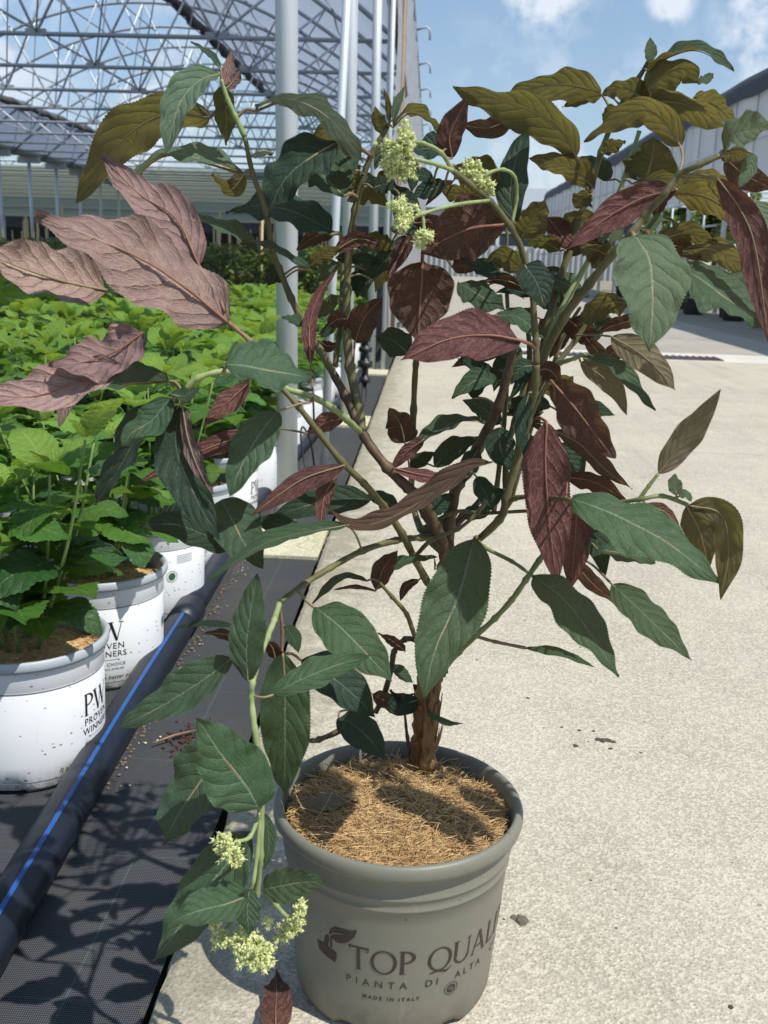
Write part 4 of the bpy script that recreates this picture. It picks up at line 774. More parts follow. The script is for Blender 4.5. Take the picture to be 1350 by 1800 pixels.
 ["D",0.0068,0.22,1,0,[-0.109,-0.849,0.516],[[-0.1156,1.09,0.7353],[-0.1051,1.0942,0.7414],[-0.0996,1.0988,0.7533]],[[-0.1222,1.09,0.7311],[-0.1189,1.09,0.7345],[-0.1156,1.09,0.7353]]],
 ["B",0.0179,0.18,1,1,[0.109,0.932,0.347],[[-0.021,1.11,0.6194],[-0.0272,1.1036,0.6413],[-0.0394,1.097,0.6601]],[[-0.0139,1.19,0.5539],[-0.0169,1.14,0.593],[-0.021,1.11,0.6194]]],
 ["G",0.015,0.4,1,0,[-0.064,-0.346,0.936],[[-0.0063,1.09,0.6223],[0.0181,1.1025,0.6362],[0.043,1.1139,0.6441],[0.0734,1.1265,0.6413]],[[-0.0128,1.19,0.6041],[-0.0095,1.14,0.6141],[-0.0063,1.09,0.6223]]],
 ["M",0.0081,0.18,1,0,[0.0,1.0,0.0],[[-0.0003,1.09,0.6276],[-0.0202,1.09,0.6111],[-0.0357,1.09,0.5908]],[[-0.0129,1.19,0.6096],[-0.0066,1.14,0.6205],[-0.0003,1.09,0.6276]]],
 ["D",0.0136,0.22,1,0,[-0.095,-0.846,0.524],[[0.0131,1.12,0.5916],[0.0322,1.1268,0.6106],[0.0619,1.1349,0.6246]],[[-0.0123,1.19,0.5771],[0.0004,1.155,0.5882],[0.0131,1.12,0.5916]]],
 ["D",0.009,0.22,1,0,[-0.095,-0.847,0.523],[[-0.0139,1.13,0.5872],[0.0006,1.1343,0.5981],[0.0133,1.1377,0.6046]],[[-0.0123,1.19,0.5749],[-0.0131,1.16,0.5814],[-0.0139,1.13,0.5872]]],
 ["M",0.0095,0.18,1,0,[0.018,0.528,-0.849],[[-0.0309,1.05,0.6018],[0.0103,1.0458,0.5957],[0.0531,1.0414,0.5983]],[[-0.0337,1.06,0.5968],[-0.0323,1.055,0.5999],[-0.0309,1.05,0.6018]]],
 ["D",0.0157,0.22,1,0,[-0.004,-0.888,0.46],[[0.0759,1.02,0.6545],[0.0775,1.0101,0.6341],[0.087,0.9998,0.6155]],[[0.0908,1.1618,0.6311],[0.0833,1.0909,0.6435],[0.0759,1.02,0.6545]]],
 ["D",0.0106,0.22,1,0,[-0.022,-0.874,0.485],[[0.0555,1.02,0.603],[0.0628,1.013,0.5905],[0.073,1.0035,0.574]],[[0.0477,1.1163,0.5893],[0.0516,1.0681,0.5984],[0.0555,1.02,0.603]]],
 ["G",0.0136,0.22,1,0,[0.085,-0.616,0.783],[[0.0798,1.11,0.6874],[0.0556,1.1001,0.6927],[0.0279,1.0857,0.6739]],[[0.0828,1.0837,0.6893],[0.0813,1.0969,0.6892],[0.0798,1.11,0.6874]]],
 ["D",0.0087,0.22,1,0,[-0.13,-0.845,0.519],[[0.0779,1.12,0.6899],[0.0576,1.13,0.7037],[0.0329,1.1405,0.7119]],[[0.0834,1.083,0.6921],[0.0806,1.1015,0.6924],[0.0779,1.12,0.6899]]],
 ["D",0.0171,0.22,1,1,[-0.003,-0.891,0.454],[[0.0901,1.01,0.8157],[0.1028,1.0001,0.7976],[0.1102,0.9896,0.7758]],[]],
 ["D",0.0173,0.22,1,0,[-0.332,-0.885,0.328],[[0.0853,1.09,0.8566],[0.0796,1.0996,0.8862],[0.0842,1.1108,0.9207],[0.0961,1.1218,0.9533]],[[0.0781,1.04,0.8554],[0.0817,1.065,0.8566],[0.0853,1.09,0.8566]]],
 ["O",0.0204,0.18,1,0,[-0.184,0.82,0.542],[[0.0923,1.12,0.8403],[0.1043,1.1086,0.8617],[0.1148,1.0979,0.8814]],[[0.0827,1.0249,0.8377],[0.0875,1.0724,0.8394],[0.0923,1.12,0.8403]]],
 ["M",0.0133,0.18,1,0,[-0.001,0.886,-0.464],[[0.124,1.15,0.8649],[0.1382,1.1409,0.849],[0.1475,1.1319,0.8302]],[[0.1557,1.15,0.8571],[0.1398,1.15,0.865],[0.124,1.15,0.8649]]],
 ["O",0.0177,0.18,1,0,[0.114,0.625,0.773],[[0.1694,1.13,0.8961],[0.1463,1.123,0.9121],[0.1214,1.1167,0.9188],[0.0952,1.11,0.9232]],[[0.1685,1.15,0.8984],[0.169,1.14,0.8979],[0.1694,1.13,0.8961]]],
 ["D",0.0128,0.22,1,0,[-0.104,-0.857,0.504],[[0.1897,1.16,0.9067],[0.1764,1.1685,0.9211],[0.1574,1.1778,0.9303]],[[0.1982,1.13,0.9007],[0.1939,1.145,0.906],[0.1897,1.16,0.9067]]],
 ["O",0.0255,0.18,1,0,[0.047,0.611,0.79],[[0.1458,1.11,0.9255],[0.1259,1.0981,0.9469],[0.0888,1.0816,0.964],[0.0144,1.05,0.9797]],[[0.1652,1.15,0.8884],[0.1597,1.14,0.9092],[0.1458,1.11,0.9255]]],
 ["O",0.0228,0.18,1,0,[-0.182,0.566,0.804],[[0.1749,1.17,0.9958],[0.136,1.163,1.0013],[0.0996,1.1563,0.9961],[0.0667,1.15,0.9854]],[[0.1864,1.15,0.9695],[0.1809,1.16,0.9838],[0.1749,1.17,0.9958]]],
 ["B",0.0117,0.18,1,0,[0.111,0.926,0.362],[[0.0813,1.13,0.9657],[0.0556,1.1351,0.9534],[0.0245,1.1403,0.9566]],[]],
 ["O",0.0162,0.18,1,0,[-0.021,0.585,0.81],[[0.2189,1.14,0.983],[0.1933,1.1351,0.9955],[0.1698,1.1308,0.9883]],[[0.2018,1.15,0.9948],[0.2103,1.145,0.9925],[0.2189,1.14,0.983]]],
 ["O",0.0094,0.18,1,0,[0.04,0.571,0.82],[[0.1726,1.15,0.9912],[0.1546,1.1585,0.9869],[0.134,1.1682,0.9804]],[[0.1932,1.15,0.9799],[0.1829,1.15,0.9894],[0.1726,1.15,0.9912]]],
 ["g",0.0067,0.22,1,0,[0.081,-0.923,0.377],[[0.2165,1.14,1.0215],[0.2182,1.1449,1.0333],[0.2181,1.1507,1.0475]],[]],
 ["G",0.0156,0.5,1,0,[-0.13,-0.375,0.918],[[0.2142,1.13,1.0116],[0.2347,1.1184,1.0235],[0.2599,1.1064,1.0261],[0.2912,1.09,1.0061]],[[0.2144,1.15,1.0169],[0.2143,1.14,1.0149],[0.2142,1.13,1.0116]]],
 ["O",0.0225,0.18,1,0,[0.033,0.581,0.814],[[0.2111,1.14,0.9911],[0.2286,1.1348,1.0045],[0.2497,1.1293,1.0138],[0.2667,1.1246,0.9999]],[[0.2035,1.15,0.9978],[0.2073,1.145,0.9962],[0.2111,1.14,0.9911]]],
 ["g",0.0064,0.22,1,0,[-0.121,-0.748,0.653],[[0.265,1.12,0.9992],[0.2735,1.1237,1.0037],[0.2807,1.1278,1.011]],[]],
 ["O",0.0206,0.18,1,0,[0.152,0.564,0.812],[[0.2419,1.07,0.9338],[0.2201,1.0758,0.9594],[0.1954,1.0802,0.9647],[0.149,1.09,0.9374]],[[0.2224,0.98,0.9003],[0.231,1.01,0.9165],[0.2419,1.07,0.9338]]],
 ["O",0.022,0.18,1,0,[0.507,0.43,0.747],[[0.2134,1.13,0.982],[0.2431,1.1161,0.9791],[0.2707,1.1022,0.9671],[0.2922,1.09,0.9516]],[[0.2011,1.15,0.9937],[0.2073,1.14,0.9909],[0.2134,1.13,0.982]]],
 ["O",0.0193,0.18,1,0,[0.724,0.327,0.607],[[0.2734,1.17,0.9941],[0.2959,1.155,0.9812],[0.314,1.14,0.9618]],[]],
 ["O",0.0291,0.18,1,1,[0.001,0.95,0.311],[[0.2207,1.13,0.902],[0.2247,1.1223,0.9253],[0.2243,1.1157,0.9458]],[[0.2,1.13,0.9079],[0.2104,1.13,0.9085],[0.2207,1.13,0.902]]],
 ["g",0.0226,0.22,1,0,[-0.679,-0.398,0.617],[[0.2564,0.97,0.9203],[0.2668,0.9583,0.9317],[0.2898,0.94,0.9376]],[[0.2544,0.97,0.9154],[0.2554,0.97,0.919],[0.2564,0.97,0.9203]]],
 ["O",0.0116,0.18,1,0,[-0.018,0.585,0.811],[[0.2609,0.99,0.9203],[0.276,0.9938,0.9191],[0.2892,0.9972,0.9158]],[[0.2544,0.97,0.9154],[0.2576,0.98,0.9185],[0.2609,0.99,0.9203]]],
 ["g",0.007,0.22,1,0,[-0.07,-0.898,0.434],[[0.2798,0.96,0.918],[0.2766,0.9536,0.903],[0.2673,0.9458,0.8865]],[[0.2544,0.97,0.9154],[0.2671,0.965,0.9207],[0.2798,0.96,0.918]]],
 ["B",0.013,0.18,1,0,[0.099,0.927,0.363],[[0.2705,1.01,0.9165],[0.2922,1.0121,0.902],[0.3224,1.0147,0.8902]],[[0.2544,0.97,0.9154],[0.2624,0.99,0.9171],[0.2705,1.01,0.9165]]],
 ["M",0.015,0.18,1,0,[0.397,0.91,-0.122],[[0.2497,0.95,0.8944],[0.27,0.9411,0.8676],[0.2839,0.9315,0.8341],[0.2984,0.91,0.7548]],[[0.2255,0.98,0.8999],[0.241,0.97,0.8986],[0.2497,0.95,0.8944]]],
 ["g",0.011,0.22,1,0,[0.077,-0.87,0.488],[[0.2889,0.97,0.8793],[0.2981,0.9596,0.8594],[0.3085,0.9463,0.8339]],[]],
 ["O",0.0219,0.18,1,0,[0.534,0.453,0.714],[[0.2329,1.04,0.8868],[0.2605,1.0284,0.8816],[0.2983,1.01,0.8569]],[[0.2139,0.98,0.8867],[0.2234,1.01,0.888],[0.2329,1.04,0.8868]]],
 ["O",0.0157,0.18,1,0,[-0.014,0.585,0.811],[[0.2398,1.05,0.9024],[0.2719,1.0594,0.9023],[0.3008,1.0683,0.8902]],[[0.2218,0.98,0.8982],[0.2308,1.015,0.9008],[0.2398,1.05,0.9024]]],
 ["O",0.0111,0.18,1,0,[-0.009,0.588,0.809],[[0.2003,1.09,0.8988],[0.2358,1.0965,0.9023],[0.2796,1.1047,0.889]],[[0.199,1.13,0.9041],[0.1997,1.11,0.9029],[0.2003,1.09,0.8988]]],
 ["M",0.0162,0.18,1,0,[-0.198,0.98,0.001],[[0.227,1.01,0.8879],[0.1964,1.0046,0.8796],[0.1624,0.9978,0.8595],[0.1278,0.99,0.8315]],[[0.2155,0.98,0.8891],[0.2212,0.995,0.8896],[0.227,1.01,0.8879]]],
 ["O",0.0152,0.18,1,0,[-0.101,0.651,0.752],[[0.1737,1.14,0.8689],[0.1539,1.1502,0.8604],[0.1342,1.1619,0.8446]],[[0.1612,1.15,0.8742],[0.1675,1.145,0.8739],[0.1737,1.14,0.8689]]],
 ["D",0.0124,0.22,1,0,[-0.114,-0.852,0.511],[[0.1685,1.07,0.84],[0.1798,1.0758,0.8543],[0.1959,1.082,0.8661]],[]],
 ["g",0.0061,0.22,1,0,[-0.132,-0.794,0.594],[[0.1749,1.04,0.8398],[0.184,1.0452,0.8482],[0.1885,1.0483,0.8538]],[[0.1821,1.13,0.8456],[0.1785,1.085,0.8442],[0.1749,1.04,0.8398]]],
 ["g",0.0304,0.12,1,1,[0.053,-0.786,0.616],[[0.1701,0.89,0.8421],[0.1798,0.8714,0.8193],[0.1806,0.8479,0.788],[0.1763,0.82,0.7523]],[[0.1857,0.99,0.847],[0.1779,0.94,0.8454],[0.1701,0.89,0.8421]]],
 ["G",0.0393,0.35,1,0,[0.205,-0.559,0.804],[[0.2293,0.96,0.8146],[0.2568,0.9446,0.7977],[0.2798,0.9311,0.7825],[0.2979,0.92,0.7693]],[]],
 ["O",0.015,0.18,1,0,[0.0,0.589,0.808],[[0.2118,1.01,0.8404],[0.2406,1.0099,0.848],[0.2718,1.0098,0.8405]],[[0.1895,0.99,0.8524],[0.2007,1.0,0.8504],[0.2118,1.01,0.8404]]],
 ["O",0.0175,0.18,1,0,[0.014,0.595,0.803],[[0.2394,1.01,0.8333],[0.2742,1.0237,0.8333],[0.3151,1.0417,0.8085]],[]],
 ["B",0.0098,0.18,1,0,[0.103,0.927,0.361],[[0.2217,1.03,0.8383],[0.2439,1.0303,0.8362],[0.2644,1.0306,0.8245]],[[0.1902,0.99,0.8534],[0.2059,1.01,0.8498],[0.2217,1.03,0.8383]]],
 ["g",0.0062,0.5,1,0,[0.087,-0.613,0.786],[[0.2035,1.03,0.8458],[0.2219,1.0355,0.8608],[0.2463,1.0414,0.8499]],[[0.1879,0.99,0.8501],[0.1957,1.01,0.8497],[0.2035,1.03,0.8458]]],
 ["O",0.0209,0.18,1,0,[-0.093,0.644,0.759],[[0.2057,1.07,0.7818],[0.1812,1.0813,0.7777],[0.1591,1.0954,0.7546]],[[0.1779,1.12,0.7699],[0.1918,1.095,0.7799],[0.2057,1.07,0.7818]]],
 ["B",0.0086,0.18,1,0,[0.101,0.927,0.36],[[0.224,1.09,0.764],[0.1991,1.0963,0.757],[0.1787,1.1018,0.7464]],[]],
 ["S",0.0163,0.18,1,0,[0.164,0.917,-0.363],[[0.1837,1.04,0.7476],[0.21,1.029,0.7347],[0.2319,1.018,0.7157],[0.2456,1.01,0.6997]],[[0.1586,1.12,0.742],[0.1733,1.09,0.7459],[0.1837,1.04,0.7476]]],
 ["G",0.0126,0.22,1,0,[0.251,-0.598,0.761],[[0.1566,1.03,0.7266],[0.1816,1.0211,0.721],[0.2038,1.0108,0.7016],[0.2258,1.0,0.6802]],[[0.1557,1.0329,0.729],[0.1562,1.0315,0.7283],[0.1566,1.03,0.7266]]],
 ["S",0.0111,0.18,1,0,[0.001,0.994,0.11],[[0.155,1.04,0.7216],[0.1782,1.0421,0.7072],[0.1954,1.0439,0.6913],[0.2076,1.0459,0.668]],[[0.1521,1.0367,0.7268],[0.1535,1.0384,0.7251],[0.155,1.04,0.7216]]],
 ["B",0.0233,0.3,1,0,[0.694,0.712,-0.104],[[0.1202,0.97,0.7081],[0.136,0.9534,0.6914],[0.155,0.9313,0.6688],[0.1729,0.91,0.648]],[[0.1355,1.14,0.6904],[0.1279,1.055,0.7002],[0.1202,0.97,0.7081]]],
 ["B",0.011,0.18,1,0,[0.365,0.909,0.202],[[0.1347,1.04,0.6509],[0.1605,1.0341,0.6375],[0.1857,1.0271,0.6142],[0.2149,1.02,0.5961]],[[0.1215,1.14,0.6412],[0.1281,1.09,0.6501],[0.1347,1.04,0.6509]]],
 ["M",0.0244,0.1,1,0,[-0.042,0.981,-0.191],[[0.1193,0.99,0.6666],[0.12,0.9829,0.6294],[0.1257,0.9736,0.5801],[0.1369,0.96,0.5085]],[[0.1228,1.14,0.647],[0.1211,1.065,0.6592],[0.1193,0.99,0.6666]]],
 ["M",0.017,0.18,1,0,[0.0,0.993,-0.115],[[0.1612,1.04,0.5771],[0.1633,1.0358,0.5413],[0.1615,1.0289,0.4805]],[[0.1378,0.92,0.6061],[0.1495,0.98,0.5925],[0.1612,1.04,0.5771]]],
 ["D",0.0148,0.22,1,0,[-0.093,-0.87,0.484],[[0.1409,1.07,0.6302],[0.1551,1.0597,0.6155],[0.168,1.0464,0.5931]],[[0.1182,1.14,0.6257],[0.1295,1.105,0.632],[0.1409,1.07,0.6302]]],
 ["B",0.0122,0.18,1,0,[0.105,0.927,0.36],[[0.1496,1.03,0.6045],[0.1776,1.0308,0.5994],[0.2126,1.0319,0.5811]],[[0.1356,0.9335,0.6031],[0.1426,0.9818,0.6077],[0.1496,1.03,0.6045]]],
 ["G",0.0301,0.1,1,0,[0.042,-0.565,0.824],[[0.1388,0.92,0.6066],[0.1805,0.8986,0.5948],[0.2205,0.8765,0.5797],[0.2608,0.85,0.5524]],[]],
 ["M",0.0071,0.18,1,0,[0.028,0.877,-0.48],[[0.2212,0.99,0.5869],[0.2406,0.9844,0.5821],[0.2563,0.9785,0.5679]],[[0.2109,0.95,0.6023],[0.216,0.97,0.5957],[0.2212,0.99,0.5869]]],
 ["D",0.0146,0.22,1,0,[-0.101,-0.882,0.461],[[0.1793,1.06,0.5668],[0.1864,1.0438,0.5369],[0.1956,1.0233,0.5002]],[[0.1697,1.0002,0.5793],[0.1745,1.0301,0.5734],[0.1793,1.06,0.5668]]],
 ["G",0.0149,0.22,1,0,[0.078,-0.524,0.848],[[0.1855,1.02,0.5306],[0.2133,1.0165,0.5273],[0.244,1.0125,0.5206]],[[0.1669,1.11,0.5276],[0.1762,1.065,0.5331],[0.1855,1.02,0.5306]]],
 ["G",0.0205,0.22,1,0,[0.098,-0.595,0.797],[[0.1927,0.97,0.5101],[0.2143,0.9516,0.4924],[0.2381,0.9315,0.475],[0.2619,0.91,0.4568]],[[0.1658,1.09,0.5067],[0.185,1.05,0.5053],[0.1927,0.97,0.5101]]],
 ["B",0.0105,0.18,1,0,[0.115,0.93,0.349],[[0.163,1.07,0.5092],[0.1916,1.0775,0.4754],[0.2294,1.0857,0.4456]],[[0.1474,1.088,0.5173],[0.1552,1.079,0.5168],[0.163,1.07,0.5092]]],
 ["G",0.0238,0.25,1,0,[0.151,-0.557,0.817],[[0.1116,0.95,0.5206],[0.1392,0.9263,0.5037],[0.164,0.8991,0.4794],[0.186,0.87,0.4524]],[]],
 ["G",0.0059,0.22,1,0,[0.049,-0.602,0.797],[[0.1206,1.05,0.4063],[0.158,1.0438,0.4045],[0.1963,1.0371,0.3919]],[]],
 ["S",0.0131,0.18,1,0,[0.302,0.951,0.07],[[0.2233,0.95,0.6278],[0.2357,0.9445,0.6512],[0.2528,0.9371,0.682],[0.2668,0.93,0.7112]],[]],
 ["g",0.0076,0.22,1,0,[0.147,-0.877,0.458],[[0.2398,0.94,0.6098],[0.2379,0.945,0.6196],[0.2381,0.9495,0.6285]],[[0.2399,0.9452,0.6032],[0.2399,0.9426,0.6075],[0.2398,0.94,0.6098]]],
 ["g",0.0052,0.22,1,0,[0.054,-0.595,0.802],[[0.241,0.94,0.6087],[0.2473,0.9381,0.6105],[0.2531,0.9357,0.6047]],[[0.2411,0.9447,0.6029],[0.241,0.9423,0.6067],[0.241,0.94,0.6087]]],
 ["O",0.0153,0.18,1,0,[0.007,0.971,0.24],[[0.2498,0.94,0.6002],[0.2683,0.9479,0.5699],[0.2821,0.9565,0.5324]],[]],
 ["O",0.0151,0.18,2,0,[0.367,0.927,-0.071],[[0.2514,0.94,0.6003],[0.2814,0.9343,0.5935],[0.2899,0.9277,0.5569],[0.2852,0.92,0.5136]],[]],
 ["M",0.0072,0.18,1,0,[-0.005,0.884,-0.468],[[0.0947,1.14,0.757],[0.104,1.1435,0.7633],[0.112,1.1467,0.7696]],[[0.0903,1.18,0.7546],[0.0925,1.16,0.757],[0.0947,1.14,0.757]]],
 ["D",0.0073,0.22,1,0,[-0.124,-0.88,0.458],[[0.1013,1.0,0.6937],[0.0951,0.9869,0.6674],[0.0913,0.9728,0.6388]],[[0.1122,1.0652,0.6846],[0.1068,1.0326,0.6899],[0.1013,1.0,0.6937]]],
 ["D",0.0071,0.22,1,0,[-0.124,-0.876,0.466],[[0.1081,1.04,0.6464],[0.1072,1.0339,0.6338],[0.1027,1.0282,0.6228]],[]],
 ["B",0.0108,0.18,1,0,[0.105,0.927,0.36],[[0.1125,1.04,0.7121],[0.1241,1.0408,0.7125],[0.1372,1.0419,0.7]],[]],
 ["D",0.0096,0.22,1,0,[-0.099,-0.846,0.524],[[0.1146,1.09,0.7117],[0.0994,1.0858,0.708],[0.0897,1.0804,0.6914]],[]],
 ["O",0.0184,0.18,1,0,[0.001,0.589,0.808],[[0.1022,1.12,0.8076],[0.0765,1.1129,0.8234],[0.0543,1.1073,0.8169]],[]],
 ["B",0.0071,0.18,1,0,[0.103,0.927,0.361],[[0.1035,1.09,0.7907],[0.0764,1.0916,0.7991],[0.0546,1.0929,0.7973]],[[0.1001,1.03,0.7929],[0.1018,1.06,0.7922],[0.1035,1.09,0.7907]]],
 ["D",0.0064,0.22,1,0,[-0.117,-0.851,0.511],[[0.1115,1.13,0.7825],[0.0893,1.1336,0.7877],[0.0711,1.1365,0.7841]],[]],
 ["B",0.0154,0.18,1,0,[0.105,0.927,0.359],[[0.1499,1.12,0.76],[0.1648,1.1237,0.748],[0.1791,1.1279,0.731]],[[0.1361,1.0391,0.7663],[0.143,1.0795,0.7637],[0.1499,1.12,0.76]]],
 ["D",0.0103,0.22,1,0,[-0.115,-0.851,0.512],[[0.0748,1.13,0.7995],[0.0542,1.139,0.812],[0.0325,1.1475,0.8191]],[[0.0862,1.1878,0.799],[0.0805,1.1589,0.8004],[0.0748,1.13,0.7995]]],
 ["O",0.013,0.18,1,0,[-0.001,0.589,0.808],[[0.1393,1.14,0.8312],[0.1171,1.1374,0.8395],[0.0976,1.1351,0.8347]],[[0.1495,1.15,0.8291],[0.1444,1.145,0.8316],[0.1393,1.14,0.8312]]],
 ["O",0.0163,0.18,1,0,[-0.004,0.588,0.809],[[0.1894,1.09,0.8238],[0.1699,1.0817,0.8317],[0.1499,1.0735,0.8356]],[[0.1714,1.0034,0.8256],[0.1804,1.0467,0.8253],[0.1894,1.09,0.8238]]],
 ["G",0.006,0.22,1,0,[0.037,-0.643,0.765],[[-0.1721,1.13,0.9229],[-0.1823,1.1251,0.921],[-0.1906,1.1205,0.9158]],[[-0.1864,1.0658,0.9115],[-0.1793,1.0979,0.9212],[-0.1721,1.13,0.9229]]],
 ["O",0.0122,0.18,1,0,[0.003,0.589,0.808],[[-0.1991,1.11,0.8994],[-0.2144,1.1109,0.8836],[-0.2344,1.112,0.8981]],[[-0.184,1.0697,0.8983],[-0.1915,1.0898,0.9002],[-0.1991,1.11,0.8994]]],
 ["B",0.0091,0.18,1,0,[0.101,0.93,0.354],[[0.1552,1.15,0.7584],[0.1489,1.1605,0.7324],[0.1386,1.1694,0.712]],[[0.1584,1.1453,0.7566],[0.1568,1.1476,0.7582],[0.1552,1.15,0.7584]]],
 ["D",0.0093,0.22,1,0,[-0.114,-0.852,0.511],[[0.0995,1.17,0.7171],[0.0836,1.1601,0.7015],[0.0766,1.1471,0.6738]],[[0.0888,1.0735,0.7261],[0.0942,1.1217,0.722],[0.0995,1.17,0.7171]]],
 ["D",0.0105,0.22,1,0,[-0.077,-0.896,0.438],[[0.0754,1.18,0.7541],[0.0857,1.1675,0.7297],[0.099,1.1543,0.7058]],[[0.0902,1.1801,0.7552],[0.0828,1.1801,0.757],[0.0754,1.18,0.7541]]],
 ["B",0.0095,0.18,1,0,[0.104,0.927,0.36],[[0.1249,1.16,0.7568],[0.1425,1.1634,0.7383],[0.1592,1.1657,0.7323]],[[0.1045,1.03,0.7633],[0.1147,1.095,0.7612],[0.1249,1.16,0.7568]]],
 ["D",0.0095,0.22,1,0,[-0.118,-0.851,0.512],[[0.1297,1.18,0.8126],[0.1459,1.1759,0.8007],[0.1609,1.1725,0.8074]],[[0.1298,1.17,0.7941],[0.1297,1.175,0.8063],[0.1297,1.18,0.8126]]],
 ["D",0.0106,0.22,1,0,[-0.098,-0.864,0.494],[[0.0977,1.15,0.6677],[0.1168,1.1386,0.6538],[0.1297,1.1269,0.6336]],[[0.0922,1.17,0.6651],[0.095,1.16,0.6675],[0.0977,1.15,0.6677]]],
 ["D",0.0089,0.22,1,0,[-0.107,-0.852,0.513],[[0.0779,1.13,0.5388],[0.052,1.1288,0.5347],[0.0393,1.1281,0.5276]],[]],
 ["D",0.0084,0.22,1,0,[-0.099,-0.85,0.517],[[0.0334,1.15,0.5217],[0.0138,1.1475,0.5112],[-0.0027,1.1456,0.5076]],[]],
 ["O",0.0163,0.18,1,0,[0.047,0.611,0.79],[[0.1013,1.1927,0.6868],[0.1338,1.2071,0.6767],[0.1678,1.2227,0.6596]],[[0.0853,1.0808,0.701],[0.0933,1.1367,0.695],[0.1013,1.1927,0.6868]]],
 ["G",0.0154,0.22,1,0,[0.084,-0.603,0.793],[[0.0708,1.1238,0.7615],[0.0979,1.1135,0.7572],[0.1252,1.1008,0.7382]],[[0.0898,1.1809,0.7597],[0.0803,1.1524,0.763],[0.0708,1.1238,0.7615]]],
 ["B",0.0069,0.18,1,0,[0.106,0.927,0.361],[[0.1433,1.1221,0.8331],[0.1645,1.1192,0.8409],[0.1866,1.1164,0.8351]],[[0.1502,1.15,0.8326],[0.1468,1.136,0.8334],[0.1433,1.1221,0.8331]]],
 ["D",0.0072,0.22,1,0,[-0.102,-0.859,0.501],[[0.0728,1.1623,0.8046],[0.0885,1.1534,0.7936],[0.1042,1.1428,0.7776]],[[0.0857,1.1889,0.805],[0.0792,1.1756,0.8065],[0.0728,1.1623,0.8046]]],
 ["B",0.0099,0.18,1,0,[0.096,0.929,0.358],[[0.0841,1.1569,0.7189],[0.056,1.1635,0.7128],[0.0278,1.1707,0.698]],[[0.0915,1.1727,0.7177],[0.0878,1.1648,0.7193],[0.0841,1.1569,0.7189]]],
 ["D",0.0078,0.22,1,0,[-0.101,-0.843,0.529],[[0.2048,1.1695,0.7599],[0.1934,1.163,0.7497],[0.1824,1.1524,0.7282]],[[0.1779,1.12,0.7699],[0.1913,1.1448,0.7681],[0.2048,1.1695,0.7599]]],
 ["B",0.0088,0.18,1,0,[0.095,0.931,0.352],[[0.1484,1.1512,0.7079],[0.1273,1.1614,0.6878],[0.1059,1.1726,0.6628]],[]],
 ["G",0.0171,0.22,1,0,[0.118,-0.621,0.775],[[0.0903,1.2062,0.6559],[0.1131,1.1954,0.6505],[0.1361,1.1799,0.6278]],[[0.0793,1.0879,0.6726],[0.0848,1.1471,0.6646],[0.0903,1.2062,0.6559]]],
 ["D",0.0119,0.22,1,0,[-0.125,-0.851,0.511],[[0.1548,1.1346,0.6528],[0.1827,1.1313,0.6613],[0.2115,1.1279,0.6555]],[[0.1268,1.14,0.6616],[0.1408,1.1373,0.6612],[0.1548,1.1346,0.6528]]],
 ["D",0.0089,0.22,1,0,[-0.101,-0.85,0.518],[[0.1401,1.1354,0.6624],[0.1261,1.1334,0.6638],[0.1132,1.1304,0.6491]],[[0.1281,1.14,0.6659],[0.1341,1.1377,0.6662],[0.1401,1.1354,0.6624]]],
 ["D",0.0085,0.22,1,0,[-0.114,-0.852,0.511],[[0.1384,1.2009,0.7859],[0.1233,1.201,0.7868],[0.1086,1.2011,0.7794]],[[0.1389,1.144,0.7857],[0.1386,1.1725,0.7869],[0.1384,1.2009,0.7859]]],
 ["B",0.0087,0.18,1,0,[0.106,0.928,0.358],[[0.1716,1.1325,0.7402],[0.1907,1.1382,0.721],[0.2106,1.1447,0.6971]],[[0.1638,1.12,0.7444],[0.1677,1.1263,0.7434],[0.1716,1.1325,0.7402]]],
 ["O",0.0099,0.18,1,0,[-0.191,0.748,0.636],[[0.1686,1.1876,0.7845],[0.1537,1.197,0.7708],[0.139,1.2078,0.7519]],[[0.1483,1.0266,0.7877],[0.1585,1.1071,0.7866],[0.1686,1.1876,0.7845]]],
 ["G",0.0187,0.22,1,0,[0.096,-0.609,0.787],[[0.1206,1.1453,0.8009],[0.1466,1.1388,0.7964],[0.1728,1.1315,0.7838]],[[0.1298,1.17,0.7941],[0.1252,1.1577,0.7989],[0.1206,1.1453,0.8009]]],
 ["B",0.0105,0.18,1,0,[0.101,0.928,0.36],[[0.198,1.1881,0.7061],[0.2175,1.1817,0.7228],[0.2381,1.1764,0.7252]],[[0.1585,1.03,0.7307],[0.1782,1.1091,0.7212],[0.198,1.1881,0.7061]]],
 ["D",0.0133,0.22,1,0,[-0.137,-0.841,0.524],[[0.0899,1.1969,0.6302],[0.0669,1.2094,0.6481],[0.044,1.2192,0.6539]],[[0.0911,1.1635,0.6352],[0.0905,1.1802,0.6333],[0.0899,1.1969,0.6302]]],
 ["O",0.012,0.18,1,0,[0.001,0.589,0.808],[[0.1697,1.1694,0.7894],[0.1439,1.1686,0.7958],[0.1191,1.1678,0.7907]],[[0.1507,1.0241,0.7918],[0.1602,1.0968,0.7911],[0.1697,1.1694,0.7894]]],
 ["O",0.0081,0.18,1,0,[0.219,0.764,0.607],[[0.1435,1.1493,0.6833],[0.155,1.1549,0.6758],[0.1682,1.1649,0.6548]],[[0.1345,1.14,0.687],[0.139,1.1447,0.6864],[0.1435,1.1493,0.6833]]],
 ["D",0.0103,0.22,1,0,[-0.119,-0.852,0.511],[[0.1376,1.1812,0.6486],[0.115,1.1826,0.6512],[0.0928,1.184,0.6428]],[[0.1255,1.14,0.657],[0.1315,1.1606,0.654],[0.1376,1.1812,0.6486]]],
